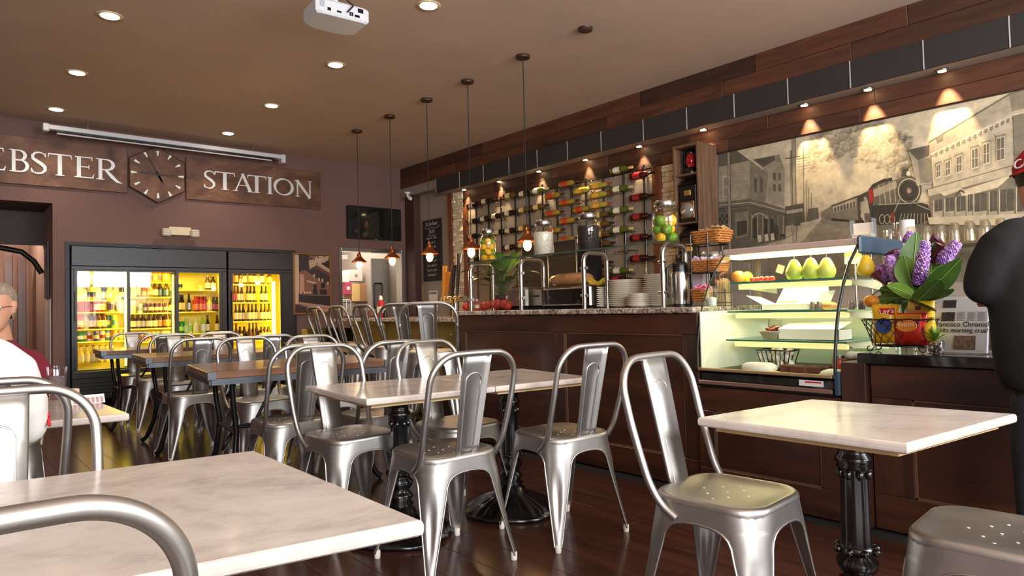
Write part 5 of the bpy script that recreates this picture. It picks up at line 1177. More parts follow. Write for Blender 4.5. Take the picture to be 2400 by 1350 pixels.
# potted plant behind the left post
def leafmesh(b, base, direc, L, wd, droop, m=0, up=(0, 0, 1), fold=.15, seg=6, twist=0):
    base = Vector(base); d = Vector(direc).normalized(); s_ = d.cross(Vector(up)); s_ = s_.normalized() if s_.length > 1e-4 else Vector((1, 0, 0)); n_ = s_.cross(d)
    if twist: R_ = Matrix.Rotation(twist, 3, d); s_ = R_ @ s_; n_ = R_ @ n_
    rows = []
    for i in range(seg+1):
        u = i/seg; c = base+d*(L*u)-Vector((0, 0, 1))*(droop*L*u*u)
        w = wd*sin(pi*min(1, u*.92+.06))**.8*.5
        rows.append([c-s_*w+n_*(fold*w), c, c+s_*w+n_*(fold*w)])
    return b.loft(rows, m, False, True, False)
m_leaf = mat('leaf_dark', (78, 112, 44), .4, 0, .2, 10)
P = onx(1172, 700, 3.78); t = thing('peace_lily', 'potted green leafy plant on the bar behind left glass', 'plant', (3.80, P.y, ZT))
MB().lathe([(.06, 0), (.085, .1), (.095, .13), (.09, .13), (.08, .11)], n=20).build('pot', mat('pot_plum', (66, 34, 34), .5), t)
MB().lathe([(.08, .112), (.002, .118)], n=16, caps=False).build('soil', mat('soil', (36, 26, 20), .9), t)
for i in range(34):
    a = i*2.4; e = random.uniform(.45, 1.35); d = (cos(a)*cos(e), sin(a)*cos(e), sin(e)); L = random.uniform(.32, .58); b = MB()
    b.tube([(0, 0, .11), (d[0]*L*.3, d[1]*L*.3, .11+d[2]*L*.45)], .003, 5, 1)
    leafmesh(b, (d[0]*L*.3, d[1]*L*.3, .11+d[2]*L*.45), (d[0], d[1], d[2]*.7), L*.62, .11, .45)
    b.build('leaf', [m_leaf, mat('stalk_green', (70, 100, 46), .5)], t)
# red fruit in a bag, ketchup, beer taps
P = onx(1165, 715, 3.58); t = thing('tomato_bag', 'red bag of tomatoes on the bar in front of the plant', 'bag', (3.60, P.y, ZT))
b = MB()
for i in range(14): b.ball((random.uniform(-.05, .05), -.16+.32*i/13, .035+random.uniform(0, .028)*sin(pi*i/13)), .036, 10, 8)
b.build('tomatoes', mat('tomato_red', (186, 50, 36), .3), t, kind='stuff')
b = MB()
for i in range(9): yy = -.17+.34*i/8; b.tube([(-.075, yy, .005), (-.07, yy, .05), (-.03, yy, .085), (.03, yy, .085), (.07, yy, .05), (.075, yy, .005)], .0015, 4)
b.build('net', mat('net_red', (140, 30, 30), .6), t)
def squeezy(x, px, py, z, colr, lab, h=.2, r_=.032, labc=(230, 220, 196), capc=(236, 230, 220)):
    P = onx(px, py, x); r = thing('sauce_bottle', lab, 'bottle', (x, P.y, z))
    MB().lathe([(r_*.9, 0), (r_, .006), (r_*.95, h*.3), (r_*1.05, h*.5), (r_*.8, h*.7), (r_*.45, h*.8)], n=16).build('bottle_body', mat('sauce_%d_%d' % (colr[0], colr[1]), colr, .3), r)
    MB().lathe([(r_*.5, h*.8), (r_*.5, h*.9), (r_*.3, h)], n=14).build('cap', mat('cap_%d' % capc[0], capc, .4), r)
    b = MB().lathe([(r_*1.08, h*.22), (r_*1.12, h*.5)], n=16, caps=False).build('label', mat('sauce_label_%d' % labc[0], labc, .5), r); return r
squeezy(3.62, 1190, 720, ZT, (150, 46, 34), 'sauce bottle with blue-white label behind tomato bag', .12, .03, (90, 96, 120))
squeezy(3.5, 1118, 720, ZT, (150, 40, 30), 'small red bottle at the left end of the bar', .1, .02)
# thermos, baskets and condiments at the right end of the bar
P = onx(1596, 715, 3.60); t = thing('thermos_jug', 'steel pump thermos jug with black top and handle', 'thermos', (3.56, onx(1596, 715, 3.56).y, ZT))
MB().lathe([(.055, 0), (.058, .01), (.058, .2), (.05, .225)], n=24).build('steel_body', stain, t); MB().lathe([(.06, 0), (.06, .018)], n=24).build('base', blackp, t)
MB().lathe([(.052, .22), (.048, .25), (.05, .27), (.03, .285), (.012, .29)], n=22).build('cap', blackp, t)
MB().tube([(-.045, .03, .26), (-.07, .045, .24), (-.075, .05, .12), (-.06, .04, .06)], .011, 8).build('handle', blackp, t)
P = onx(1580, 700, 3.75); t = thing('thermos_jug', 'second dark thermos standing behind the steel one', 'thermos', (3.80, onx(1603, 700, 3.8).y, ZT))
MB().lathe([(.05, 0), (.055, .02), (.055, .3), (.045, .34), (.02, .36)], n=20).build('body', mat('thermos_bronze', (66, 54, 44), .3, .6), t); MB().lathe([(.03, .36), (.025, .4), (.005, .41)], n=16).build('cap', blackp, t)
m_wick = mat('wicker', (176, 112, 52), .6, 0, .15, 60, .8)
def basket(x, px, py, w, d, h, lab, fillc=None, flab=None):
    P = onx(px, py, x); r = thing('wicker_basket', lab, 'basket', (P.x, P.y, P.z))
    base = MB().box((-d*.42, -w*.42, 0), (d*.42, w*.42, .006)).build('base', m_wick, r)
    n_ = max(5, int(h/.014))
    for i in range(n_):
        s_ = .86+.16*i/n_; z = .006+h*(i+.5)/n_; pts = []
        for k_ in range(28):
            q = k_/28*4; e, f = int(q), q % 1
            c = [(-1+2*f, -1), (1, -1+2*f), (1-2*f, 1), (-1, 1-2*f)][e]; ww = .004*(1 if (k_+i) % 2 else -1)
            pts.append((c[0]*d/2*s_+ww*(abs(c[0]) == 1), c[1]*w/2*s_+ww*(abs(c[1]) == 1), z))
        MB().tube(pts, h/n_*.55, 5, 0, True).build('woven_strand', m_wick, r)
    if fillc:
        b = MB()
        for i in range(12):
            M4 = Matrix.Translation((random.uniform(-d*.3, d*.3), random.uniform(-w*.38, w*.38), h+.01)) @ Euler((random.uniform(-.7, .7), random.uniform(-.7, .7), random.random()*3)).to_matrix().to_4x4()
            b.box((-.025, -.03, -.002), (.025, .03, .002), 0, 0, M4)
        b.build('packets', mat('packet_%d_%d' % (fillc[0], fillc[2]), fillc, .5), r, kind='stuff')
    return r
t = thing('basket_rack', 'black wire rack holding three wicker baskets beside the display', 'rack', (3.62, onx(1660, 700, 3.62).y, ZT))
zb1, zb2, zb3 = onx(1669, 571, 3.6).z, onx(1666, 637, 3.6).z, onx(1648, 705, 3.6).z
for sx in (-.08, .08):
    MB().tube([(sx, -.06, 0), (sx, -.06, zb1-ZT+.06)], .004, 6).build('upright', blackm, t); MB().tube([(sx, .06, 0), (sx, .06, zb1-ZT+.06)], .004, 6).build('upright', blackm, t)
for zz in (zb1, zb2):
    MB().tube([(-.08, -.1, zz-ZT-.003), (.08, -.1, zz-ZT-.003), (.08, .1, zz-ZT-.003), (-.08, .1, zz-ZT-.003)], .004, 6, 0, True).build('shelf_hoop', blackm, t)
basket(3.62, 1669, 570, .2, .15, .07, 'top wicker basket with tan packets beside the mural', (206, 170, 110))
basket(3.62, 1664, 637, .2, .15, .065, 'middle wicker basket with white and purple packets', (226, 206, 220))
P = basket(3.55, 1648, 708, .1, .1, .075, 'lowest small wicker basket of pink and blue packets', (224, 130, 170))
o = MB().box((3.70, onx(1640, 700, 3.7).y-.03, ZT), (3.78, onx(1640, 700, 3.7).y+.06, ZT+.24), 0, .004).build('napkin_box', mat('box_lilac', (206, 196, 210), .5)); tag(o, 'pale upright napkin box behind the thermos', 'box')
P = onx(1666, 612, 3.85); o = MB().lathe([(.075, 0), (.078, .004), (.078, .075), (.07, .08)], (3.9, onx(1666, 612, 3.9).y, onx(1666, 618, 3.9).z), 24).build('steel_canister', stain); tag(o, 'round steel canister lid between top and middle baskets', 'canister')
o = MB().box((3.84, onx(1666, 612, 3.9).y-.07, ZT), (3.96, onx(1666, 612, 3.9).y+.07, onx(1666, 618, 3.9).z-.001), 0, .004).build('canister_stand', blackp); tag(o, 'black box stand under the steel canister', 'stand')
P = onx(1668, 712, 3.45); t = thing('sugar_jar', 'clear glass tumbler of white packets at the bar end', 'jar', (3.47, onx(1668, 712, 3.47).y, ZT)); MB().lathe([(.03, 0), (.034, .11)], n=18, caps=False).build('glass_body', glass('tumbler', (250, 250, 250), .5), t); MB().lathe([(.028, .002), (.03, .05), (.002, .055)], n=16).build('sugar', white, t)
P = onx(1696, 690, 3.5); t = thing('stirrer_holder', 'wire holder of pale wooden stirrers beside the glass', 'holder', (3.60, onx(1696, 700, 3.6).y, ZT))
b = MB()
for zz in (.02, .08): b.tube([(.03*sx, .03*sy, zz) for sx, sy in ((-1, -1), (1, -1), (1, 1), (-1, 1))], .003, 5, 0, True)
for sx, sy in ((-1, -1), (1, -1), (1, 1), (-1, 1)): b.tube([(.03*sx, .03*sy, 0), (.03*sx, .03*sy, .1)], .003, 5)
b.build('wire_frame', blackm, t)
b = MB()
for i in range(36): b.box((-.027+.0105*(i % 6)-.003+.0015, -.026+.0105*(i//6)-.003, .004), (-.027+.0105*(i % 6)+.003, -.026+.0105*(i//6)-.001, .15+random.uniform(0, .02)))
b.build('stirrers', mat('stir_wood', (214, 186, 140), .7), t, kind='stuff')
# ------------------------------------------------------------------ low bar with stools
t = thing('low_bar', 'lower granite bar with yellow-lit front and hooks by kitchen pass-through', 'bar counter')
YLB0, YLB1 = YC1+.04, 6.75
m_barlit = mat('bar_front_lit', (160, 128, 62), .45, 0, .06, 3)  # the cooler's yellow light spill is put into this front colour
MB().box((3.5, YLB0, 0), (4.0, YLB1, .935)).build('carcass', m_barlit, t)
n_ = 4
for i in range(n_): MB().box((3.482, YLB0+(YLB1-YLB0)*i/n_+.004, .42), (3.499, YLB0+(YLB1-YLB0)*(i+1)/n_-.004, .93), 0, .003).build('front_panel', m_barlit, t)
MB().box((3.478, YLB0, .05), (3.499, YLB1, .41), 0, .003).build('lower_panel', mat('bar_dark', (70, 48, 36), .5), t)
MB().box((3.27, YLB0-.004, .937), (4.05, YLB1+.03, .972), 0, .006).build('granite_top', m_gran, t)
for i, px in enumerate((873, 908, 944, 1062)):
    y = onx(px, 770, 3.48).y; MB().tube([(3.482, y, .84), (3.462, y, .84), (3.452, y, .82), (3.46, y, .8), (3.47, y, .81)], .006, 6).build('hook', mat('hook_brass', (206, 196, 120), .3, .7), t)
for i, px in enumerate((903,)):
    y = onx(px, 770, 3.48).y; MB().box((3.46, y-.012, .72), (3.482, y+.012, .93), 0, .003).build('bracket', mat('hook_brass', (206, 196, 120), .3, .7), t); MB().box((3.33, y-.012, .915), (3.482, y+.012, .934), 0, .003).build('bracket', MATS['hook_brass'], t)
squeezy(3.6, 893, 735, .9722, (190, 30, 34), 'red ketchup bottle on the low granite bar', .235, .04, (230, 220, 200))
for i, px in enumerate((835, 858, 871)):
    o = MB().lathe([(.02, 0), (.022, .01), (.02, .07), (.012, .08)], (3.62, 6.62-.17*i, .9722), 12).build('shaker', mat('shaker_%d' % i, ((120, 60, 50), (60, 40, 36), (40, 30, 30))[i], .3)); tag(o, '%s little shaker from left on the low granite bar' % ORD[i], 'shaker')
# beer taps
t = thing('beer_tower', 'steel beer tap tower with amber and dark tap handles', 'beer tap', (3.78, onx(1068, 735, 3.78).y, .972))
MB().tube([(0, 0, 0), (0, 0, .16)], .035, 16).build('column', stain, t); MB().tube([(0, -.16, .17), (0, .16, .17)], .03, 14).build('manifold', stain, t)
for i, (dy, c_, h, nm) in enumerate(((.13, (214, 140, 40), .3, 'amber_tap_handle'), (.08, (200, 120, 30), .24, 'amber_tap_handle'), (-.02, (44, 34, 32), .3, 'dark_tap_handle'), (-.1, (60, 50, 48), .4, 'dark_tap_handle'))):
    MB().tube([(-.02, dy, .17), (-.07, dy, .18), (-.08, dy, .13)], .01, 8).build('faucet', mat('brass_plate', (196, 160, 84), .3, .8), t)
    MB().tube([(-.05, dy, .19), (-.052, dy-.02, .19+h*.4), (-.055, dy-.05, .19+h)], [.01, .016, .022], 10).build('tap_handle', mat('tap_%d' % c_[0], c_, .35), t)
P = onx(1088, 725, 3.5); o = MB().ball((3.52, P.y, 1.0), (.035, .035, .035), 14, 10).build('red_ornament', mat('tomato_red', (186, 50, 36), .3)); tag(o, 'round red tomato at the left bar end', 'tomato')
o.location.z = ZT+.035-1.0
# bus station left of the low bar
t = thing('bus_station', 'low dark service stand with black tubs beyond the bar stools', 'stand', (3.55, 7.55, 0))
MB().box((-.3, -.45, 0), (.3, .45, .66), 0, .01).build('cabinet', mat('stand_dark', (46, 32, 26), .5), t); MB().box((-.33, -.48, .66), (.33, .48, .69), 0, .006).build('top', mat('stand_top', (74, 60, 40), .35), t)
o = MB().loft([[(3.55+x*s_*.2, 7.4+y*s_*.26, z) for x, y in ((-1, -1), (1, -1), (1, 1), (-1, 1))] for s_, z in ((.85, .6905), (1, .85), (1.06, .852), (1.06, .86), (.96, .86), (.82, .71))], sm=False).build('bus_tub', blackp); tag(o, 'black bus tub on the low service stand', 'tub')
o = MB().box((3.4, 7.72, .6905), (3.62, 7.92, .84), 0, .006).build('napkin_holder', mat('napkin_tan', (176, 150, 84), .5)); tag(o, 'tan box beside the black bus tub', 'box')
# ------------------------------------------------------------------ cashier counter things
ZR = .8005
P = onx(2110, 830, 3.42); t = thing('flower_arrangement', 'tall purple flower and green leaf arrangement in glass vase on cashier counter', 'flowers', (3.52, onx(2125, 830, 3.52).y, ZR))
vx, vy = t.location.x, t.location.y
MB().lathe([(.045, 0), (.05, .01), (.055, .2), (.06, .24)], n=20, caps=False).build('vase', glass('vase_glass', (236, 246, 236), .5, .08), t)
m_pet = [mat('bloom_%d' % i, c, .6) for i, c in enumerate(((166, 124, 196), (194, 152, 208), (140, 94, 172), (200, 158, 196)))]
m_bract = mat('calla_maroon', (92, 36, 46), .4, 0, .15, 20); m_gl = [mat('big_leaf_%d' % i, c, .5, 0, .2, 12, 0, .3) for i, c in enumerate(((56, 80, 14), (68, 94, 18), (42, 66, 12)))]
def loc(px, py, x): q = onx(px, py, x); return Vector((q.x-vx, q.y-vy, q.z-ZR))
def spike(p0, p1, px, nm='flower_spike'):
    a, c = loc(*p0, px), loc(*p1, px); r = MB(); ax = (c-a); L = ax.length; rng = random.Random(int(p0[0]))
    base = Vector((0, 0, .2)); r.tube([base, (base+a)/2+Vector((0, 0, .03)), a], .004, 6)
    st = r.build('stem', m_gl[1], t); b = MB(); n_ = 300; d = ax.normalized(); s1 = d.orthogonal().normalized(); s2 = d.cross(s1)
    for i in range(n_):
        u = (i+.5)/n_; th = i*2.399; R_ = (.026+rng.uniform(-.004, .0035))*(1-.45*u**3)*(.8+.2*min(1, u*6)); q = a+ax*u+(s1*cos(th)+s2*sin(th))*R_
        rr3 = .0052+rng.uniform(-.001, .0016); b.ball(q, (rr3*rng.uniform(.8, 1.3), rr3*rng.uniform(.8, 1.3), rr3*rng.uniform(.7, 1.2)), 6, 4, rng.choice((0, 0, 1, 2, 3) if u > .25 else (2, 2, 0)))
    b.tube([a, c], .016, 8, 2); o = b.build('flower_spike', m_pet, t); return o
spike((2152, 668), (2170, 566), 3.47); spike((2108, 660), (2082, 600), 3.50); spike((2088, 655), (2060, 622), 3.56); spike((2110, 640), (2105, 588), 3.62); spike((2205, 617), (2245, 568), 3.6); spike((2130, 570), (2138, 545), 3.7)
for a, c, x in (((2078, 668), (2054, 640), 3.55), ((2178, 625), (2210, 575), 3.62), ((2100, 610), (2088, 592), 3.64), ((2160, 590), (2200, 560), 3.72)):
    A, Cc = loc(*a, x), loc(*c, x); b = MB(); d = (Cc-A); s1 = d.normalized().orthogonal(); s2 = d.normalized().cross(s1)
    b.loft([[A+d*u+(s1*cos(2*pi*j/10)+s2*sin(2*pi*j/10))*R_ for j in range(10)] for u, R_ in ((0, .006), (.4, .012), (.75, .02), (1.0, .03))], 0, False); b.tube([(0, 0, .2), A*.5+Vector((0, 0, .1)), A], .004, 6); b.build('calla_flower', m_bract, t)
def bigleaf(p0, p1, x0, x1, wd, k_, droop=.0, tw=0):
    a, c = loc(*p0, x0), loc(*p1, x1); b = MB(); d = c-a; toc = Vector((-.75, -.65, 0)); leafmesh(b, a, d, d.length, wd, droop, 0, up=toc, fold=.12, seg=9, twist=tw)
    b.tube([a+d*(i/8)-Vector((0, 0, 1))*(droop*d.length*(i/8)**2)+toc*.002 for i in range(9)], .0022, 5, 1); b.build('leaf', [m_gl[k_], mat('leaf_rib', (120, 156, 70), .4)], t)
bigleaf((2132, 700), (2148, 545), 3.5, 3.58, .15, 0); bigleaf((2140, 680), (2118, 600), 3.46, 3.5, .13, 1); bigleaf((2160, 700), (2252, 606), 3.48, 3.5, .12, 2, 0, .3); bigleaf((2175, 690), (2190, 568), 3.55, 3.66, .1, 0)
bigleaf((2150, 700), (2078, 660), 3.42, 3.34, .11, 1, .12, .8); bigleaf((2140, 705), (2062, 668), 3.5, 3.5, .1, 0, .1, -.5); bigleaf((2150, 705), (2200, 655), 3.42, 3.36, .14, 2, .0, .5); bigleaf((2160, 705), (2235, 668), 3.5, 3.45, .09, 1, .1, .7); bigleaf((2140, 710), (2190, 706), 3.42, 3.3, .1, 1, .2, .6); bigleaf((2135, 700), (2040, 690), 3.5, 3.45, .06, 1, .2, .3)
for i in range(22):
    a = i/22*2*pi; e = .35+.5*random.random(); L = random.uniform(.12, .2); b = MB(); leafmesh(b, (0, 0, .22), (cos(a)*cos(e), sin(a)*cos(e), sin(e)), L, .02, .7); b.build('grass_blade', m_gl[i % 3], t)
P = onx(2045, 700, 3.42); blob('mango', 'orange mango hanging fruit beside the purple flowers', 'fruit', (3.44, onx(2042, 700, 3.44).y, onx(2042, 720, 3.44).z), (.032, .036, .03), (206, 130, 30))
mg_s = MB().tube([(3.44, onx(2042, 700, 3.44).y, onx(2042, 720, 3.44).z+.055), (3.47, onx(2060, 690, 3.47).y, onx(2042, 720, 3.44).z+.08), (vx, vy, ZR+.24)], .004, 6).build('fruit_stalk', m_gl[1], t)
mg_s.location = -Vector(t.location)
# wire basket with crisp packets
xb = 3.40; cxy = onx(2108, 800, xb); t = thing('wire_basket', 'black scrolled wire basket full of snack packets', 'basket', (cxy.x, cxy.y, ZR))
hb0, hb1 = onx(2100, 810, xb).z-ZR, onx(2100, 748, xb).z-ZR
wb0, wb1 = .155, .18
b = MB()
def ell(w, z): return [(.075*w/.16*cos(2*pi*j/28), w*sin(2*pi*j/28), z) for j in range(28)]
b.tube(ell(wb1*.92, hb1), .0035, 6, 0, True); b.tube(ell(wb0*.75, hb0), .0035, 6, 0, True); b.build('rim', blackm, t)
b = MB()
for s_ in (1, -1):
    for j in range(20):
        pts = []
        for i in range(7):
            u = i/6; w = (wb0*.75*(1-u)+wb1*.92*u); an = 2*pi*(j/20)+s_*u*.75; pts.append((.075*w/.16*cos(an), w*sin(an), hb0+(hb1-hb0)*u+(.012*sin(pi*u) if u < 1 else 0)))
        b.tube(pts, .0016, 4)
b.build('wire_mesh', blackm, t)
b = MB()
for sy in (-1, 1):
    for sx in (-1, 1):
        b.tube([(sx*.04, sy*.09, hb0), (sx*.05, sy*.1, hb0*.5)]+[(sx*(.05+.0), sy*(.1+.012-.012*cos(a)), .016+.012*sin(a)) for a in (-.5, -1.57, -2.6, -3.6, -4.7)], .003, 5)
b.build('scroll_feet', blackm, t)
def bag(px, py0, py1, wpx, x, colr, lab, deco, tilt=0, rz=0):
    P = onx(px, py1, x); h = onx(px, py0, x).z-P.z; wd = abs(onx(px-wpx/2, py1, x).y-onx(px+wpx/2, py1, x).y)
    r = thing('snack_packet', lab, 'snack packet', (P.x, P.y, P.z), rz); r.rotation_euler = (tilt, 0, rz); rows = []
    for i in range(11):
        u = i/10; bl = sin(pi*u)**.55*.036+.0012; rows.append([(-bl*sin(pi*j/8)*(1 if s_ == 0 else -1), wd/2*(1-.06*sin(pi*u))*cos(pi*j/8)*(-1 if s_ == 0 else 1)*(-1), h*u+.004*sin(j*2.1)*(u > .9)) for s_ in (0, 1) for j in range(8)])
    MB().loft(rows).build('wrapper', mat('wrapper_%d_%d' % (colr[0], colr[1]), colr, .25, 0, .03, 20), r)
    for kind, u, v, a, c_, s_ in deco:
        Pz = (-.0375*sin(pi*u)**.55-.0035, -(v)*wd, h*u)
        if kind == 'disc':
            q = MB().lathe([(a, 0), (a*.98, .004)], n=18); q.xform(Matrix.Translation(Pz) @ Matrix.Rotation(-pi/2, 4, 'Y') @ Matrix.Scale(s_, 4, (1, 0, 0))).build('emblem', mat('emb_%d_%d' % (c_[0], c_[1]), c_, .35), r)
        elif kind == 'band': MB().box((Pz[0], Pz[1]-a, Pz[2]-s_), (Pz[0]+.004, Pz[1]+a, Pz[2]+s_), 0, .001).build('panel', mat('emb_%d_%d' % (c_[0], c_[1]), c_, .35), r)
        else: text(kind, a, basis((Pz[0]-.005, Pz[1], Pz[2]), (0, -1, s_), (0, 0, 1)), mat('ink_%d_%d' % (c_[0], c_[1]), c_, .4), r, 'lettering', .0005)
bag(2078, 715, 805, 62, 3.38, (232, 176, 30), 'yellow snack packet with red brand panel and blue disc, at left', [('band', .84, .1, .032, (190, 30, 34), .015), ("Lay's", .84, .1, .032, (250, 244, 230), .1), ('disc', .47, 0, .034, (40, 66, 120), 1.1)], 0, .15)
bag(2136, 735, 808, 84, 3.37, (206, 46, 34), 'red and orange snack packet in the middle of the basket', [('band', .9, 0, .055, (240, 160, 40), .012), ('disc', .62, 0, .046, (240, 150, 40), .6), ('band', .66, 0, .05, (50, 40, 90), .013), ('Fritos', .66, 0, .03, (250, 244, 240), .1)], 0, -.1)
bag(2162, 707, 800, 70, 3.42, (236, 190, 50), 'yellow packet leaning at the back of the basket', [('band', .62, 0, .045, (214, 170, 120), .03), ('band', .84, 0, .012, (120, 70, 40), .01)], 0, -.2)
bag(2176, 745, 806, 40, 3.385, (232, 190, 40), 'small yellow packet at the right end of the basket', [('band', .5, 0, .012, (150, 60, 40), .02)], 0, -.3)
bag(2100, 735, 800, 30, 3.42, (60, 70, 110), 'blue packet tucked between yellow and red packets', [('band', .8, 0, .01, (200, 60, 50), .01)], 0, .1)
# little plant in a glass of pebbles
t = thing('pebble_plant', 'small spiky green plant in a glass of pebbles', 'plant', (3.36, onx(2193, 822, 3.36).y, ZR))
MB().lathe([(.03, 0), (.034, .01), (.036, .05), (.03, .062)], n=18, caps=False).build('glass_bowl', MATS['tumbler'], t)
b = MB()
for i in range(46): a = random.random()*6.3; q = random.random()**.5*.026; b.ball((q*cos(a), q*sin(a), .007+random.random()*.038), random.uniform(.005, .008), 7, 5, i % 3)
b.build('pebbles', [mat('pebble_%d' % i, c, .3) for i, c in enumerate(((120, 90, 76), (190, 180, 170), (60, 50, 48)))], t, kind='stuff')
for i in range(30):
    a = i*2.4; e = random.uniform(.1, 1.45); b = MB(); leafmesh(b, (0, 0, .055), (cos(a)*cos(e), sin(a)*cos(e), sin(e)), random.uniform(.07, .11), .012, .25); b.build('blade', mat('spiky_green', (116, 160, 66), .4, 0, .2, 40), t)
# newspaper on a stand
t = thing('newspaper', 'folded newspaper propped upright beside the flowers', 'newspaper')
xn = 3.44
def nw(u, v, d=0):   # 0..1 across (left to right), 0..1 up; leans back
    yl, yr = onx(2186, 800, xn).y, onx(2314, 800, xn).y; h = onx(2280, 697, xn+.08).z-ZR
    return Vector((xn+.09*v-d, yl+(yr-yl)*(u-.06*v*(u-.5)), ZR+.004+h*v))
m_news = mat('newsprint', (196, 196, 200), .8, 0, .03, 30)
def sheet(us, nm, d, v0, v1):
    b = MB(); q = [nw(us[0], v0, d), nw(us[1], v0, d), nw(us[1], v1, d), nw(us[0], v1, d)]; b.prism(q, (.004, 0, 0)); return b.build(nm, m_news, t)
for i, (v1, d) in enumerate(((1, 0), (.985, .006), (.97, .012), (.74, .018))): sheet((0, 1-.0*i), 'folded_sheet', d, 0, v1)
ink = mat('news_ink', (26, 24, 26), .8)
def nt(body, u, v, sz, xs=1):
    P = nw(u, v, .0195 if v < .73 else .0135); text(body, sz, basis(P+Vector((-.0005, 0, 0)), nw(1, v)-nw(0, v), nw(u, 1)-nw(u, 0)), ink, t, 'headline', .0003, xs=xs)
nt('San Francisco Chronicle', .42, .50, .033, .85); nt('halts morning crush', .55, .395, .03, .85)
b = MB()
for i in range(9):
    for u0 in (.42, .62, .81):
        v = .715-.018*i; b.prism([nw(u0, v, .0185), nw(u0+.17-.02*((i*5) % 3), v, .0185), nw(u0+.17-.02*((i*5) % 3), v+.007, .0185), nw(u0, v+.007, .0185)], (-.0004, 0, 0))
b.build('print_lines', mat('news_grey', (120, 118, 120), .8), t, kind='stuff')
def nphoto(u0, u1, v0, v1, col):
    d = .0195 if v1 < .74 else .0135
    MB().prism([nw(u0, v0, d), nw(u1, v0, d), nw(u1, v1, d), nw(u0, v1, d)], (-.0006, 0, 0)).build('printed_photo', mat('news_photo_%d' % col[0], col, .8, 0, .5, 60), t)
nphoto(.12, .38, .56, .72, (48, 42, 42)); nphoto(.12, .38, .8, .94, (44, 38, 40)); nphoto(.4, .8, .06, .3, (96, 76, 66))
MB().box((xn+.02, onx(2250, 800, xn).y-.12, ZR), (xn+.14, onx(2250, 800, xn).y+.1, ZR+.006)).build('stand_foot', glass('acrylic', (240, 244, 246), .4, .05), t)
MB().prism([(xn+.025, onx(2250, 800, xn).y-.1, ZR+.006), (xn+.025, onx(2250, 800, xn).y+.1, ZR+.006), (xn+.125, onx(2250, 800, xn).y+.1, ZR+.26), (xn+.125, onx(2250, 800, xn).y-.1, ZR+.26)], (.004, 0, 0)).build('stand_back', MATS['acrylic'], t)
# ------------------------------------------------------------------ back counter with glasses under the mural
t = thing('back_counter', 'dark back counter under the mural behind the display case', 'counter')
MB().box((5.2, -.9, 0), (XW-.042, 7.6, .9)).build('carcass', m_cw, t); MB().box((5.17, -.9, .901), (XW-.042, 7.6, .94), 0, .004).build('stone_top', m_gran, t)
t = thing('glass_shelf_unit', 'steel wire shelf of upturned glasses below the mural', 'shelf')
ZSH = 1.425
ysh0, ysh1 = 1.15, 2.2
for y in (ysh0+.03, ysh1-.03):
    for x in (5.3, 5.6): MB().tube([(x, y, .94), (x, y, ZSH)], .01, 8).build('post', stain, t)
MB().box((5.26, ysh0, ZSH-.02), (5.66, ysh1, ZSH), 0, .003).build('shelf_board', mat('shelf_steel', (150, 136, 110), .35, .6), t)
gpos = []
for j in range(3):
    for i in range(10): gpos.append((5.32+.1*j, ysh0+.1+.088*i+.02*j))
b0_ = None
for i, (x, y) in enumerate(gpos):
    if y > 1.92: continue
    r = tag(MB().lathe([(.036, 0), (.031, .06), (.027, .125), (.022, .135), (.002, .136)], n=16, caps=False).build('pint_glass', glass('pint', (246, 240, 226), .9, .04)) if b0_ is None else b0_.copy(), 'upturned clear glass, %s from right in %s row on shelf below mural' % (ORD[i % 10], ('front', 'middle', 'back')[i//10]), 'glass', 'upturned glasses on the shelf')
    if b0_ is None: b0_ = r
    else: COL.objects.link(r)
    r.location = (x, y, ZSH+.0005)
P = onx(2128, 560, 5.34); o = MB().lathe([(.05, 0), (.05, .19)], (5.36, P.y+.01, ZSH+.0005), 20).build('paper_towel_roll', mat('roll_white', (232, 226, 222), .8)); tag(o, 'white upright paper roll left of the glasses', 'paper roll')
for i, px in enumerate((2088, 2103)):
    P = onx(px, 560, 5.3); r = thing('steel_mug', ('shorter', 'taller')[i]+' steel and glass tumbler behind the display canopy', 'tumbler', (5.32+.09*i, P.y+.02, ZSH+.0005)); h = (.13, .19)[i]
    MB().lathe([(.036, 0), (.04, h)], n=18, caps=False).build('glass_body', glass('pint', (246, 240, 226), .9, .04), r); MB().lathe([(.03, .003), (.033, h*.6), (.002, h*.61)], n=16).build('steel_core', stain, r)
t = thing('card_holder', 'clear acrylic holder of paper cards on the display canopy', 'holder', (3.80, onx(2024, 560, 3.80).y, 1.3605))
MB().box((-.03, -.055, 0), (.03, .055, .004)).build('base', MATS['acrylic'], t)
for s_ in (-1, 1): MB().box((-.03, s_*.055-.002, .004), (.03, s_*.055+.002, .12)).build('side', MATS['acrylic'], t)
b = MB()
for i in range(6): b.box((-.026, -.05, .005+i*.006), (.026, .05, .0095+i*.006))
b.build('cards', mat('card_204', (226, 206, 180), .7), t, kind='stuff')
MB().box((-.003, -.05, .04), (.003, .05, .1)).build('upright_card', MATS['card_204'] if 'card_204' in MATS else white, t)
# dark screen cabinet behind the toaster
a, c = onx(1216, 575, 5.2), onx(1346, 650, 5.2)
t = thing('espresso_fridge', 'black panelled equipment box with thin pale trim behind the toaster', 'equipment', (5.45, (a.y+c.y)/2, .941))
hw_ = (a.y-c.y)/2; hh = a.z-.941
MB().box((-.2, -hw_, 0), (.2, hw_, hh), 0, .006).build('cabinet', blackp, t)
for y0, y1 in ((-hw_+.01, -.01), (.01, hw_-.01)): MB().box((-.206, y0, .04), (-.199, y1, hh-.03), 0, .003).build('door', mat('fridge_black', (22, 19, 19), .6), t)
for y0 in (-hw_, -.004, hw_-.008): MB().box((-.21, y0, .0), (-.2, y0+.008, hh)).build('trim_strip', stain, t)
MB().box((-.21, -hw_, hh-.008), (-.2, hw_, hh)).build('trim_strip', stain, t)
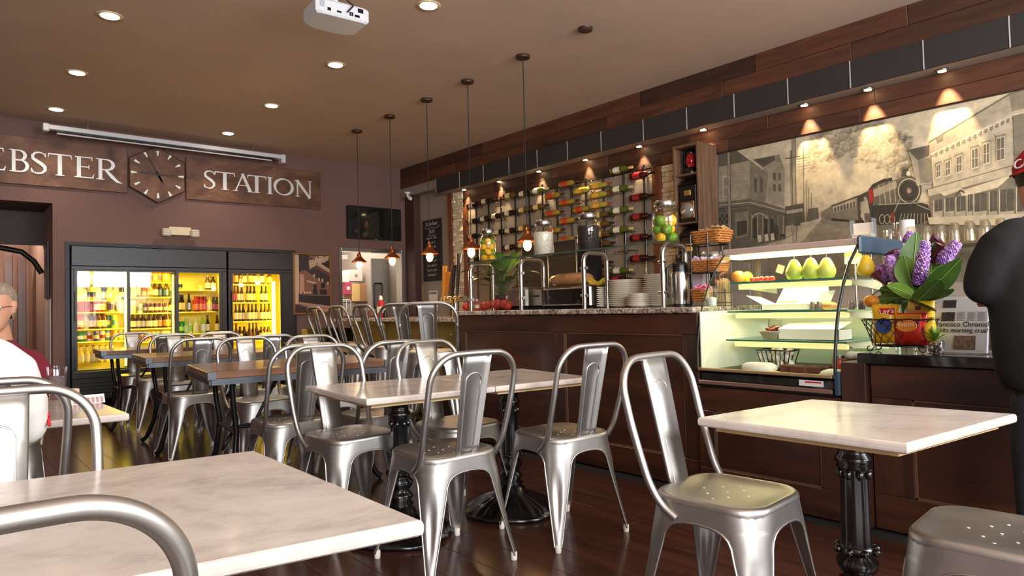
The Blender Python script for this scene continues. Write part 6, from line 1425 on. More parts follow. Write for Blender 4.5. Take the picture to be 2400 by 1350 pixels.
# ================================================================== metal chairs
def sq_pt(a, rc, s_):
    """point on the rounded corner (+,+) of a square of half size a, s_ = arc length from the corner's middle"""
    h = rc*pi/4; cx = a-rc
    if abs(s_) <= h: t = pi/4+s_/rc if rc > 0 else pi/4; return (cx+rc*cos(t), cx+rc*sin(t))
    e = abs(s_)-h
    return (cx-e, a) if s_ > 0 else (a, cx-e)
def rsq(a, rc, n=7):
    pts = []
    for q in range(4):
        for i in range(n+1):
            t = pi/2*i/n; x, y = a-rc+rc*cos(t), a-rc+rc*sin(t)
            for _ in range(q): x, y = -y, x
            pts.append((x, y))
    return pts
m_seat = steel
def spline(P, k):
    P = [Vector(p) for p in P]; out = []
    for i in range(len(P)-1):
        a, b_, c, d = P[max(0, i-1)], P[i], P[i+1], P[min(len(P)-1, i+2)]
        la, lb, lc = max(1e-4, (b_-a).length)**.5, max(1e-4, (c-b_).length)**.5, max(1e-4, (d-c).length)**.5
        m1 = (c-b_)+((b_-a)/la-(c-a)/(la+lb))*lb if i else (c-b_); m2 = (c-b_)+((d-c)/lc-(d-b_)/(lb+lc))*lb if i < len(P)-2 else (c-b_)
        m1, m2 = m1, m2
        for j in range(k):
            t_ = j/k; out.append(b_*(2*t_**3-3*t_**2+1)+m1*(t_**3-2*t_**2+t_)+c*(3*t_**2-2*t_**3)+m2*(t_**3-t_**2))
    return out+[P[-1]]
def metal_chair(name, hs, top, foot_a, label, cat, group, lowbar=False):
    t = thing(name, label, cat, (0, 0, 0), 0, group)
    A0 = .182
    b = MB(); b.loft([[(x, y, hs+dz) for x, y in rsq(A0*s_, .095*s_)] for s_, dz in ((.985, -.03), (1.0, -.012), (.99, -.001), (.955, .006), (.90, .006), (.84, .001), (.5, -.003), (.02, -.004))], 0, False)
    for i, (x, y) in enumerate(((0, 0), (.05, .03), (-.05, .03), (.05, -.04), (-.05, -.04), (0, .07), (0, -.08), (.09, 0), (-.09, 0))): b.lathe([(.004, -.0036), (.0042, -.0022)], (x, y, hs), 8, 1)
    b.build('seat', [m_seat, mat('hole_bright', (230, 226, 220), .4)], t)
    op = [(.012, 0), (.03, 0), (.05, 0), (.058, 0), (.0605, .042), (.065, .064), (.073, .083), (.086, .098), (.105, .108), (.135, .115)]
    rows = [(hs-d, None, o) for d, o in op]
    for k_, (f, w) in enumerate(((.2, .052), (.4, .043), (.6, .034), (.78, .026), (.93, .020), (1, .016))):
        z0 = hs-.135; rows.append((z0+(.022-z0)*f, w, 0))
    nu = 12; leg = MB()
    rings = []
    for k_, (z, w_, o_) in enumerate(rows):
        u_ = (hs-z)/hs; a = A0+(foot_a-A0)*u_; rc = .095*(1-u_)**.8+.012; full = (a-rc)+rc*pi/4
        w = w_ if w_ else full-o_
        row = []
        for j in range(nu+1):
            s_ = -1+2*j/nu; x, y = sq_pt(a, rc, s_*w)
            dent = .012*math.exp(-(s_/.38)**2)*max(0, min(1, (hs-.14-z)/.05))*max(0, min(1, (z-.09)/.06))
            x -= dent*.7; y -= dent*.7; row.append((x, y, z))
        rings.append(row)
    leg.loft(rings, 0, False, True, False)
    # rolled edge wires
    for e in (0, nu): leg.tube([r_[e] for r_ in rings[3:]], .0042, 5)
    L0 = leg.build('leg', steel, t)
    x, y, z = rings[-1][nu//2]; fb = MB().lathe([(.012, 0), (.0135, .006), (.0135, .03), (.011, .034)], (x-.008, y-.008, 0), 10).build('rubber_foot', mat('foot_white', (224, 216, 206), .6), L0)
    for q in (1, 2, 3):
        c = share(L0, t, None, (0, 0, pi/2*q)); share(fb, c)
    # hoop
    hw, ht = .207, top
    def yb(z): return -.155-.105*max(0, (z-hs))/(ht-hs)
    side = [(-.186, -.07, hs-.055), (-.192, -.115, hs-.02), (-.198, -.150, hs+.035), (-.203, -.176, hs+.11), (-.206, yb(hs+.21), hs+.21), (-hw, yb(ht-.19), ht-.19), (-hw, yb(ht-.14), ht-.14)]
    R_ = .115; cor = [(-hw+R_-R_*cos(radians(a)), yb(ht-.127+.115*sin(radians(a))), ht-.012-.115+.115*sin(radians(a))) for a in (8, 18, 28, 38, 48, 58, 68, 79, 90)]
    pts = side+cor; pts = pts+[(-p[0], p[1], p[2]) for p in pts[::-1]]
    MB().tube(spline(pts, 5), .0122, 12).build('back_hoop', steel, t)
    # back splat with pressed arch
    zb, zt_ = hs-.005, ht-.014; n_ = 10; rows2 = []
    b = MB(); fr, bk = [], []
    for i in range(n_+1):
        u_ = i/n_; z = zb+(zt_-zb)*u_; w = .052+.016*u_; y0 = -.165+(yb(zt_)+.165+.002)*u_
        prof = [(-1, -.010), (-.94, 0), (-.6, 0), (-.56, .003), (0, .003), (.56, .003), (.6, 0), (.94, 0), (1, -.010)]
        ar = 0 if u_ < .8 else 1
        fr.append([(w*p, y0+(d if not (d > 0 and ar) else 0), z) for p, d in prof])
    b.loft(fr, 0, False, True, False)
    so_ = b.build('back_splat', steel, t); md = so_.modifiers.new('thick', 'SOLIDIFY'); md.thickness = .0022
    # raised bead outlining the arch
    pts = []
    for i in range(9): u_ = i/8*.72+.02; pts.append((-(.052+.016*u_)*.58, u_))
    arcp = [(-.037*cos(radians(a)), .74+.075*sin(radians(a))) for a in (0, 25, 50, 75, 90)]
    half = pts+arcp; allp = half+[(-x, u_) for x, u_ in half[::-1][1:]]
    P3 = [(x, -.165+(yb(zt_)+.165+.002)*u_+.001, zb+(zt_-zb)*u_) for x, u_ in allp]
    MB().tube(P3, .0034, 6).build('arch_bead', steel, so_)
    return t
CH = metal_chair('metal_chair', .46, .885, .222, 'galvanised metal chair', 'chair', 'galvanised metal dining chairs')
chairs = [  # x, y, rotation (0 faces the back wall), label
 (1.63, 2.37, -1, 'metal chair seen from behind on near side of the left marble pair table'),
 (2.24, 2.28, -4, 'metal chair seen from behind on near side of the right marble pair table'),
 (1.88, 1.18, 184, 'nearest metal chair at right, behind the single marble table'),
 (1.53, 3.01, 183, 'bright metal chair facing us behind the left marble pair table'),
 (2.06, 2.86, 184, 'bright metal chair facing us behind the right marble pair table'),
 (1.50, 3.66, 1, 'shaded metal chair from behind, left one at the nearest wooden table'),
 (1.95, 3.50, 0, 'shaded metal chair from behind, right one at the nearest wooden table'),
 (1.71, 4.68, 182, 'bright metal chair facing us, left one beyond the nearest wooden table'),
 (2.09, 4.42, 182, 'bright metal chair facing us, right one beyond the nearest wooden table'),
 (1.48, 5.46, 1, 'shaded metal chair from behind, left one at the middle wooden table'),
 (1.98, 5.42, 0, 'shaded metal chair from behind, right one at the middle wooden table'),
 (1.64, 6.30, 182, 'metal chair facing us, left one beyond the middle wooden table'),
 (2.0, 6.2, 182, 'metal chair facing us, right one beyond the middle wooden table'),
 (1.60, 7.05, 1, 'shaded metal chair from behind, left one at the farthest wooden table'),
 (2.06, 6.95, 0, 'shaded metal chair from behind, right one at the farthest wooden table'),
 (1.57, 7.62, 182, 'farthest metal chair facing us in front of the drinks cooler'),
 (.115, 1.80, 181, 'metal chair facing us behind the large foreground marble table'),
 (.09, 2.64, 2, 'metal chair in which the person in white sits'),
 (-.012, 1.0, 2, 'closest metal chair, only its hoop showing at bottom left'),
 (2.02, .50, 4, 'metal chair with only its seat showing at bottom right'),
]
for i, (x, y, r, lab) in enumerate(chairs):
    if i == 0: CH.location = (x, y, 0); CH.rotation_euler = (0, 0, radians(r)); CH['label'] = lab
    else:
        o = dup(CH, (x, y, 0), radians(r), lab)
        if lab.startswith('closest'):                     # this one has an open hoop back
            for ch in list(o.children):
                if ch.name.startswith('back_splat'):
                    for gch in list(ch.children): bpy.data.objects.remove(gch)
                    bpy.data.objects.remove(ch)
ST = metal_chair('bar_stool', .74, 1.105, .235, 'bar stool', 'bar stool', 'galvanised stools along the low bar')
stools = [(3.02, 6.14, -93), (3.02, 5.66, -93), (3.02, 5.18, -92), (3.0, 4.70, -62), (2.82, 4.2, -42)]
for i, (x, y, r) in enumerate(stools):
    lab = 'metal bar stool with back at the low bar, %s from the left' % ORD[i]
    if i == 0: ST.location = (x, y, 0); ST.rotation_euler = (0, 0, radians(r)); ST['label'] = lab
    else: dup(ST, (x, y, 0), radians(r), lab)
# ================================================================== tables
m_marb = marble('carrara'); m_ply = mat('plywood_edge', (206, 172, 120), .6, 0, .06, 20)
def pedestal(t, cx, cy, ztop):
    def flute(t_, z, r): return 1-.06*(.5+.5*cos(t_*10))
    MB().lathe([(.05, .13), (.062, .145), (.045, .16), (.06, .18), (.052, .195), (.036, .205), (.054, .23), (.06, .25), (.04, .27), (.05, .28), (.056, .29), (.046, .30)], (cx, cy, 0), 20, 0, 'z', lambda t_, z, r: 1+.05*cos(t_*8)).build('baluster', blackm, t)
    MB().lathe([(.046, .30), (.043, .32), (.041, ztop-.12), (.044, ztop-.11)], (cx, cy, 0), 40, 0, 'z', flute).build('fluted_column', blackm, t)
    b = MB(); b.lathe([(.043, ztop-.115), (.05, ztop-.108), (.047, ztop-.098), (.052, ztop-.09), (.052, ztop-.078), (.042, ztop-.066), (.045, ztop-.048), (.058, ztop-.025), (.064, ztop-.0015)], (cx, cy, 0), 24, 0, 'z', lambda t_, z, r: 1+.035*cos(t_*12))
    for k_ in range(8):
        a = 2*pi*k_/8; b.ball((cx+.042*cos(a), cy+.042*sin(a), ztop-.128), (.012, .012, .016), 8, 6)
    b.build('capital', blackm, t, kind='stuff')
    b = MB()
    for k_ in range(8): a = 2*pi*k_/8; b.ball((cx+.056*cos(a), cy+.056*sin(a), .288), (.014, .014, .012), 8, 6)
    b.build('ball_ring', blackm, t, kind='stuff')
    def lobes(t_, z, r): return 1+(.07*(abs(cos(t_*2))**1.5-.5) if r > .09 else 0)+.03*cos(t_*24)*(r > .1)*(r < .22)
    MB().lathe([(.235, 0), (.245, .01), (.24, .022), (.215, .03), (.2, .045), (.16, .065), (.115, .085), (.075, .1), (.066, .125), (.05, .135)], (cx, cy, 0), 96, 0, 'z', lobes).build('base', blackm, t)
def marble_table(lab, corners, z, ped=None, ply=True, chip=False, group='marble-topped pedestal tables', mt=None):
    cx = sum(p[0] for p in corners)/4; cy = sum(p[1] for p in corners)/4
    t = thing('marble_table', lab, 'table', (cx, cy, 0), 0, group); q = [(p[0]-cx, p[1]-cy) for p in corners]
    def ins(d): return [(x*(1-d/max(.01, math.hypot(x, y))), y*(1-d/max(.01, math.hypot(x, y)))) for x, y in q]
    b = MB()
    def dense(P, n=14):
        o = []
        for (x0, y0), (x1, y1) in zip(P, P[1:]+P[:1]):
            o += [(x0+(x1-x0)*i/n, y0+(y1-y0)*i/n) for i in range(n)]
        return o
    rg = random.Random(3); jit = [(rg.random()**2*.012 if chip and i < 14 else 0) for i in range(56)]
    b.loft([[(x*(1-j_*(.4+12*d)), y*(1-j_*(.4+12*d)), zz) for (x, y), j_ in zip(dense(ins(d)), jit)] for d, zz in ((.01, z-.028), (.002, z-.024), (0, z-.018), (0, z-.008), (.003, z-.002), (.009, z))], 0, True, False)
    b.build('marble_top', mt or m_marb, t)
    if ply: MB().prism([(x, y, z-.044) for x, y in ins(.055)], (0, 0, .0155)).build('plywood_board', m_ply, t)
    p = ped or (0, 0)
    pedestal(t, p[0]-(cx if ped else 0), p[1]-(cy if ped else 0), z-.044)
    return t
def c4(z, *px): return [onz(a, b_, z)[:2] for a, b_ in px]
ZM = .69
marble_table('single white marble table at right lit by a warm reflection', c4(ZM, (2125, 1040), (2383, 970), (1900, 935), (1635, 978)), ZM, chip=True)
lm = c4(ZM, (860, 936), (1160, 903), (1090, 877), (712, 903))
marble_table('left one of two marble tables pushed together in mid room', [(1.33, 2.47), (1.945, 2.40), (1.985, 3.03), (1.375, 3.17)], ZM)
marble_table('right one of two marble tables pushed together in mid room', [(1.95, 2.40), (2.52, 2.33), (2.62, 2.98), (1.99, 3.03)], ZM)
marble_table('large marble table across the bottom left foreground', [(-.2, 1.13), (.635, .985), (.64, 1.80), (-.16, 1.92)], ZM, None, False)
marble_table('bright white marble table beside the seated people at left', [(-.25, 2.93), (.55, 2.84), (.52, 3.70), (-.25, 3.78)], ZM, None, False)
# wooden communal tables
m_tt = wood('table_wood', (84, 54, 36), (142, 98, 66), 2.4, 0, .28, 8, .3)
m_tsteel = mat('table_steel', (92, 96, 102), .38, .8)
def wood_table(lab, x0, x1, y0, y1, z, rot):
    cx, cy = (x0+x1)/2, (y0+y1)/2; t = thing('wooden_table', lab, 'table', (cx, cy, 0), rot, 'dark wooden tables with steel edging'); hx, hy = (x1-x0)/2, (y1-y0)/2
    nb = 5
    for i in range(nb): MB().box((-hx, -hy+2*hy*i/nb+.0006, z-.04), (hx, -hy+2*hy*(i+1)/nb-.0006, z), 0, .004).build('top_board', m_tt, t)
    b = MB()
    for s_ in (-1, 1):
        b.box((-hx+.02, s_*hy*.97-.006, z-.075), (hx-.02, s_*hy*.97+.006, z-.041)); b.box((s_*hx*.97-.006, -hy+.03, z-.075), (s_*hx*.97+.006, hy-.03, z-.041))
    b.build('steel_apron', m_tsteel, t)
    for sx in (-1, 1):
        for sy in (-1, 1):
            MB().box((sx*(hx-.002)-.045 if sx > 0 else -hx+.0-.002, sy*hy-.003 if sy > 0 else -hy-.003, z-.045), (sx*hx+.003 if sx > 0 else -hx+.045, sy*hy+.003, z-.002), 0, .001).build('corner_plate', m_tsteel, t)
            P = [(sx*(hx-.14), sy*(hy-.1), z-.042), (sx*(hx-.15), sy*(hy-.11), z-.2), (sx*(hx-.17), sy*(hy-.13), z-.36), (sx*(hx-.15), sy*(hy-.1), z-.55), (sx*(hx-.1), sy*(hy-.04), .04), (sx*(hx-.07), sy*(hy-.02), .012)]
            MB().tube(P, [.014, .015, .016, .016, .017, .02], 8).build('leg', darkmetal, t)
        MB().tube([(sx*(hx-.165), -hy+.12, z-.37), (sx*(hx-.165), hy-.12, z-.37)], .011, 8).build('cross_bar', darkmetal, t)
        MB().tube([(sx*(hx-.165), 0, z-.375), (sx*(hx-.32), 0, z-.36), (sx*.05, 0, z-.05)], .01, 8).build('brace', darkmetal, t)
        MB().tube([(sx*(hx-.165)+.03*cos(a), .03*sin(a*1.0), z-.45+.05*cos(a)) for a in [i*pi/6 for i in range(12)]], .006, 6, 0, True).build('scroll_ring', darkmetal, t)
    MB().tube([(-hx+.165, 0, z-.375), (hx-.165, 0, z-.375)], .01, 8).build('stretcher', darkmetal, t)
wood_table('nearest dark wooden table with steel edging behind the marble pair', 1.17, 2.24, 3.80, 4.55, .735, radians(-7))
wood_table('middle dark wooden table with steel edging', 1.22, 2.3, 5.56, 6.30, .735, radians(-4))
wood_table('farthest dark wooden table in front of the coolers', 1.17, 2.3, 7.08, 7.7, .735, radians(-3))
# things on the white table
t = thing('water_glass', 'clear tumbler of water on the white table', 'glass', (*onz(134, 935, ZM)[:2], ZM+.0005))
MB().lathe([(.028, 0), (.031, .004), (.042, .145)], n=20, caps=False).build('glass_body', glass('tumbler', (250, 250, 250), .5), t)
MB().lathe([(.027, .006), (.036, .1), (.002, .101)], n=18).build('water', glass('water', (226, 216, 222), .5, .12), t)
P = onz(166, 938, ZM); o = MB().box((P.x-.03, P.y-.02, ZM+.0005), (P.x+.03, P.y+.02, ZM+.05), 0, .003).build('sugar_caddy', mat('caddy_tan', (206, 180, 150), .6)); tag(o, 'tan sugar packet box on the white table', 'box')
P = onz(205, 945, ZM); t = thing('menu_card', 'folded paper card standing on the white table', 'card', (P.x, P.y, ZM+.0005))
MB().prism([(-.06, -.03, 0), (.06, -.03, 0), (.06, 0, .034), (-.06, 0, .034)], (0, .001, 0)).build('front_sheet', mat('menu_paper', (236, 226, 220), .6), t); MB().prism([(-.06, .03, 0), (.06, .03, 0), (.06, .0015, .034), (-.06, .0015, .034)], (0, .001, 0)).build('back_sheet', MATS['menu_paper'], t)
b = MB()
for i in range(7): b.prism([(-.052+.016*i, -.0275, .003), (-.042+.016*i, -.0275, .003), (-.042+.016*i, -.009, .024), (-.052+.016*i, -.009, .024)], (0, -.0006, 0))
b.build('reflected_bars', mat('bar_reflection', (190, 140, 136), .6), t)  # striped reflection on the table, drawn as coloured bars on the card
# ================================================================== pendant lamps
m_shade = mat('copper_shade', (170, 96, 56), .3, .9); m_bulb = mat('bulb_glow', (255, 220, 150), .3, emit=(255, 176, 84), estr=28); m_cord = mat('cord_black', (24, 20, 20), .6)
pl = [((833, 305), (842, 618)), ((913, 271), (922, 609)), ((999, 232), (1007, 599)), ((1096, 189), (1101, 588)), ((1224, 130), (1232, 571))]
for i, (a, c) in enumerate(pl):
    P = onz(*a, ZC); d = ray(*c); zb = (CP+d*(math.hypot(P.x, P.y)/math.hypot(d.x, d.y))).z
    t = thing('pendant_lamp', 'copper pendant lamp with bare glowing bulb, %s from the left over the bar' % ORD[i], 'pendant lamp', (3.962, P.y, ZC), 0, 'copper pendants over the bar')
    L = ZC-zb
    MB().lathe([(.06, -.025), (.065, -.006), (.06, 0)], n=20).build('canopy', mat('bronze_dark', (74, 50, 40), .45, .3), t)
    MB().tube([(0, 0, -.02), (0, 0, -L+.12)], .0045, 6).build('cord', m_cord, t)
    if True:
        MB().lathe([(.094, -L+.018), (.091, -L+.024), (.062, -L+.05), (.04, -L+.072), (.03, -L+.088)], n=28, caps=False).build('shade', m_shade, t)
    MB().lathe([(.024, -L+.045), (.026, -L+.1), (.018, -L+.13), (.008, -L+.15)], n=14).build('socket', m_shade, t)
    MB().lathe([(.004, -L-.066), (.024, -L-.054), (.038, -L-.022), (.034, -L+.008), (.016, -L+.045)], n=16).build('bulb', m_bulb, t)
    light('pendant_light', 'POINT', (3.962, P.y, ZC-L-.085), 5, (1, .66, .34), shadow_soft_size=.04)
# ================================================================== people
m_skin = mat('skin', (206, 150, 122), .5, 0, .04, 12)
def fuse(o, vox=.011, it=6):
    r = o.modifiers.new('fuse', 'REMESH'); r.mode = 'VOXEL'; r.voxel_size = vox; r.use_smooth_shade = True
    s_ = o.modifiers.new('soft', 'SMOOTH'); s_.factor = .5; s_.iterations = it; return o
def limb(b, pts, rad, flat=1.0, n=14, m=0):
    b.tube(pts, rad, n, m, flat=flat)
    b.ball(pts[0], rad[0]*.98, 12, 8, m); b.ball(pts[-1], rad[-1]*.98, 12, 8, m); return b
def torso(b, rows, n=24, m=0): return b.loft([[(cx+rx*cos(2*pi*j/n), cy+ry*sin(2*pi*j/n), z) for j in range(n)] for z, cx, cy, rx, ry in rows], m)
def hand(b, wr, d, up, s_=1, curl=.5, thumb=1):
    """palm with five separate bent fingers; d = pointing direction, up = back of the hand"""
    wr, d, up = Vector(wr), Vector(d).normalized(), Vector(up).normalized(); sd = d.cross(up).normalized()
    P = lambda f, a, c: wr+d*(f*s_)+sd*(a*s_)+up*(c*s_)
    b.loft([[P(f, w*cos(2*pi*j/12), h*sin(2*pi*j/12)) for j in range(12)] for f, w, h in ((-.01, .024, .018), (.02, .034, .017), (.06, .041, .015), (.092, .040, .012))])
    for k_, (a, L) in enumerate(((-.031, .066), (-.0105, .076), (.0105, .072), (.03, .056))):
        q = [P(.075, a, 0)]; ang = 0; c = P(.092, a, 0)
        q.append(c)
        for seg in (.45, .3, .25):
            ang += curl*.75; c = c+(d*cos(ang)-up*sin(ang))*(L*seg*s_); q.append(c)
        b.tube(q, [.0095*s_, .0092*s_, .0085*s_, .008*s_, .0065*s_], 8); b.ball(q[-1], .0066*s_, 8, 6)
    q = [P(.02, -.028*thumb, -.003), P(.045, -.05*thumb, -.012), P(.07, -.056*thumb, -.02), P(.09, -.052*thumb, -.026)]
    b.tube(q, [.013*s_, .0115*s_, .010*s_, .008*s_], 8); b.ball(q[-1], .0082*s_, 8, 6)
def head(b, c, M, s_=1.0, m=0):
    """face looks along local +y"""
    def T(x, y, z): return Vector(c)+M @ Vector((x*s_, y*s_, z*s_))
    n = 22; rings = []
    for z, rx, ryf, ryb, cy in ((-.118, .012, .012, .012, .06), (-.112, .034, .03, .03, .048), (-.095, .048, .05, .05, .035), (-.07, .058, .066, .06, .022), (-.035, .067, .078, .075, .008), (0, .073, .084, .09, 0), (.035, .076, .088, .098, 0), (.07, .071, .08, .093, 0), (.095, .056, .062, .076, -.004), (.112, .033, .036, .047, -.008), (.118, .008, .01, .014, -.01)):
        rings.append([T(rx*cos(2*pi*j/n), cy+(ryf if sin(2*pi*j/n) > 0 else ryb)*sin(2*pi*j/n), z) for j in range(n)])
    b.loft(rings, m)
    b.loft([[T(w*cos(2*pi*j/8), y+h*sin(2*pi*j/8), z) for j in range(8)] for z, w, y, h in ((.02, .008, .082, .008), (0, .011, .088, .011), (-.018, .014, .094, .014), (-.03, .017, .09, .014), (-.036, .008, .084, .006))], m)
    for sx in (-1, 1):
        b.loft([[T(sx*(.072+dx), -.008+.016*w*cos(2*pi*j/10)-.004, z+.001*sin(j)) for j in range(10)] if False else [T(sx*(.073+.006*sin(2*pi*j/10)+dx), -.01+.017*w*cos(2*pi*j/10), z) for j in range(10)] for z, w, dx in ((-.034, .35, 0), (-.02, .7, .004), (0, 1, .009), (.018, 1, .011), (.03, .5, .008))], m)
    return T
def faceparts(T, root, hairc, s_=1):
    b = MB()
    for sx in (-1, 1): b.ball(T(sx*.031, .074, .004), .0125*s_, 10, 8)
    b.build('eyes', mat('eye_white', (226, 222, 216), .2), root)
    b = MB()
    for sx in (-1, 1): b.ball(T(sx*.031, .0835, .004), .0052*s_, 8, 6)
    b.build('irises', mat('iris_brown', (50, 34, 26), .2), root)
    b = MB(); b.tube([T(x, y, -.062+z) for x, y, z in ((-.024, .077, .001), (-.012, .085, .0), (0, .087, .002), (.012, .085, 0), (.024, .077, .001))], [.002, .004, .0045, .004, .002], 6); b.build('lips', mat('lip', (168, 96, 86), .5), root)
    b = MB()
    for sx in (-1, 1): b.tube([T(sx*x, y, z) for x, y, z in ((.014, .088, .024), (.03, .086, .029), (.048, .075, .024))], [.003, .0045, .002], 6)
    b.build('eyebrows', hairc, root)
# --- customer in black t-shirt and red cap, seen from behind at the cashier counter
rotm = radians(-40); pc = Vector((3.02, .535, 0))
t = thing('person', 'person in black t-shirt, jeans and red cap standing at the cashier counter', 'person', pc, rotm)
M0 = Matrix.Identity(3)
hc = (.015, .075, 1.475); Mh = Euler((radians(-6), 0, radians(12))).to_matrix()
b = MB(); T = head(b, hc, Mh, 1.0)
limb(b, [(0, .0, 1.30), (.01, .035, 1.36), (.014, .06, 1.42)], [.062, .056, .055])
# arms: left arm bent forward onto the counter
limb(b, [(0, 0, .75), (0, 0, 1.0), (0, .0, 1.3)], [.1, .1, .07]); limb(b, [(-.2, .02, 1.22), (0, .0, 1.25), (.2, .02, 1.22)], [.05, .06, .05])
limb(b, [(-.2, .02, 1.22), (-.255, .02, 1.12), (-.262, .04, 1.07)], [.05, .045, .042]); limb(b, [(-.262, .04, 1.07), (-.18, .14, 1.06), (-.105, .235, 1.055)], [.042, .035, .027]); hand(b, (-.1, .242, 1.055), (.6, .8, -.05), (0, .1, 1), 1, .5, -1)
limb(b, [(.2, .02, 1.22), (.27, .05, 1.06), (.275, .08, .97)], [.05, .045, .04]); limb(b, [(.275, .08, .97), (.27, .12, .8), (.265, .15, .72)], [.04, .034, .027]); hand(b, (.264, .152, .71), (0, .15, -1), (1, 0, 0), 1, .35, -1)
body = fuse(b.build('body', m_skin, t), .008, 4)
faceparts(T, t, mat('hair_dark', (34, 26, 22), .6))
b = MB(); torso(b, [(.72, 0, -.01, .215, .145), (.78, 0, -.01, .24, .162), (.88, 0, -.015, .25, .165), (1.0, 0, -.01, .256, .155), (1.1, 0, -.005, .252, .145), (1.2, 0, .0, .238, .13), (1.27, 0, .005, .215, .11), (1.315, .003, .012, .155, .085), (1.345, .008, .025, .085, .066), (1.372, .01, .035, .066, .062)])
for sx in (-1, 1): limb(b, [(sx*.15, .005, 1.25), (sx*.205, .008, 1.215), (sx*.245, .015, 1.15), (sx*.262, .025, 1.085)], [.08, .08, .073, .067])
fuse(b.build('t_shirt', mat('tee_black', (11, 9, 9), .95, 0, .05, 20, .3), t), .012, 8)
b = MB(); torso(b, [(.62, 0, -.01, .15, .12), (.7, 0, -.015, .176, .14), (.78, 0, -.01, .18, .138)])
for sx, dy in ((-1, 0.02), (1, -.06)): limb(b, [(sx*.09, -.01, .68), (sx*.1, dy*.3, .5), (sx*.1, dy*.6+.01, .42), (sx*.105, dy, .25), (sx*.11, dy-.005, .08)], [.1, .088, .075, .066, .068])
fuse(b.build('jeans', mat('denim_dark', (32, 36, 44), .85, 0, .12, 30, .3), t), .012, 5)
for sx, dy in ((-1, 0.02), (1, -.06)):
    b = MB(); b.loft([[(sx*.11+w*cos(2*pi*j/14), dy+.05+l*sin(2*pi*j/14), z) for j in range(14)] for z, w, l in ((0, .045, .13), (.025, .047, .132), (.05, .042, .12), (.075, .04, .075), (.1, .038, .05))]); b.build('shoe', mat('shoe_dark', (30, 26, 26), .6), t)
def TT(x, y, z): return Vector(hc)+Mh @ Vector((x, y, z))
b = MB(); n = 20
for lo, hi in ((0, 1),): b.loft([[TT(r_*.0785*cos(2*pi*j/n), r_*.099*sin(2*pi*j/n)-.006, z) for j in range(n)] for z, r_ in ((-.05, .78), (-.02, .92), (.01, 1.0), (.04, 1.02))], 0, False); b.build('hair', mat('hair_dark', (34, 26, 22), .6), t)
cap = MB(); cap.loft([[TT(r_*.083*cos(2*pi*j/n), r_*.104*sin(2*pi*j/n)-.004, z) for j in range(n)] for z, r_ in ((.028, 1.0), (.06, .99), (.09, .86), (.115, .6), (.13, .3), (.134, .02))], 0, False)
bill = []
for i in range(9):
    a = radians(180+62-15.5*i-20); bill.append((a))
mc = mat('cap_red', (176, 24, 34), .7)
co = cap.build('cap', mc, t)
b = MB(); top, bot = [], []
for e, (rr, dz) in enumerate(((.98, .034), (1.2, .028), (1.42, .018))):
    top.append([TT(.083*rr*cos(radians(165+10*i)), .104*rr*.95*sin(radians(165+10*i)), dz-.006*abs(i-4)/4) for i in range(9)])
b.loft(top, 0, False, True, False); bo = b.build('cap_bill', mc, co); md = bo.modifiers.new('thick', 'SOLIDIFY'); md.thickness = .006
w0 = TT(-.0835, -.03, .062)
text('CAL', .05, basis(TT(-.098, -.045, .058), Mh @ Vector((.35, -.95, .05)), Mh @ Vector((.1, .05, 1))) if False else basis(TT(-.0855, -.008, .062), Mh @ Vector((.06, -.98, .2)), Mh @ Vector((.12, .05, 1))), mat('cap_letter', (236, 226, 226), .6), co, 'lettering', .002)
# --- person in white sweatshirt with back to us
t = thing('person', 'person in white long-sleeved top seated with back to us at left', 'person', (-.03, 2.63, 0), radians(2))
b = MB(); hc2 = (-.02, .07, 1.17); M2 = Euler((radians(-8), 0, radians(20))).to_matrix(); T = head(b, hc2, M2, .98)
limb(b, [(0, 0, .55), (0, 0, .8), (-.005, .01, .96), (-.01, .02, 1.0), (-.015, .05, 1.08)], [.11, .11, .08, .055, .052])
for sx in (-1, 1): limb(b, [(0, 0, .9), (sx*.2, .01, .87), (sx*.25, .05, .72)], [.05, .045, .04]); limb(b, [(sx*.25, .05, .72), (sx*.24, .24, .735), (sx*.18, .42, .738)], [.04, .034, .026])
hand(b, (.17, .42, .735), (-.5, .85, -.1), (0, .1, 1), .95, .35, 1); hand(b, (-.2, .42, .735), (.5, .85, -.1), (0, .1, 1), .95, .35, -1)
fuse(b.build('body', m_skin, t), .008, 4); faceparts(T, t, mat('hair_grey', (150, 136, 122), .7))
b = MB(); b.loft([[Vector(hc2)+M2 @ Vector((r_*.08*cos(2*pi*j/18), r_*.104*sin(2*pi*j/18)-.014, z)) for j in range(18)] for z, r_ in ((-.05, .8), (0, .98), (.05, 1.02), (.09, .86), (.115, .55), (.126, .05))], 0, False); b.build('hair', mat('hair_grey', (150, 136, 122), .7), t)
mw = mat('sweat_white', (240, 236, 228), .9, 0, .02, 12, .2)
b = MB(); torso(b, [(.46, 0, .0, .2, .15), (.52, 0, -.0, .212, .16), (.62, 0, -.01, .208, .15), (.74, 0, -.01, .205, .145), (.86, 0, .0, .2, .13), (.93, 0, .005, .19, .115), (.975, 0, .01, .14, .09), (1.01, -.005, .02, .08, .07), (1.03, -.008, .028, .063, .06)])
for sx in (-1, 1):
    limb(b, [(sx*.16, 0, .925), (sx*.215, .01, .88), (sx*.25, .03, .78), (sx*.26, .07, .70)], [.075, .075, .066, .062]); limb(b, [(sx*.26, .07, .70), (sx*.24, .24, .735), (sx*.18, .41, .74)], [.062, .05, .036])
so2 = fuse(b.build('sweatshirt', mw, t), .012, 6)
b = MB()
for x, z in ((.0, 0), (.012, .012), (-.012, -.01), (.02, .022), (.006, .018)): b.ball((.315+.0*x, .03+x, .715+z), (.006, .012, .008), 8, 6)
b.build('sleeve_mark', mat('mark_red', (196, 40, 50), .8), so2)
b = MB()
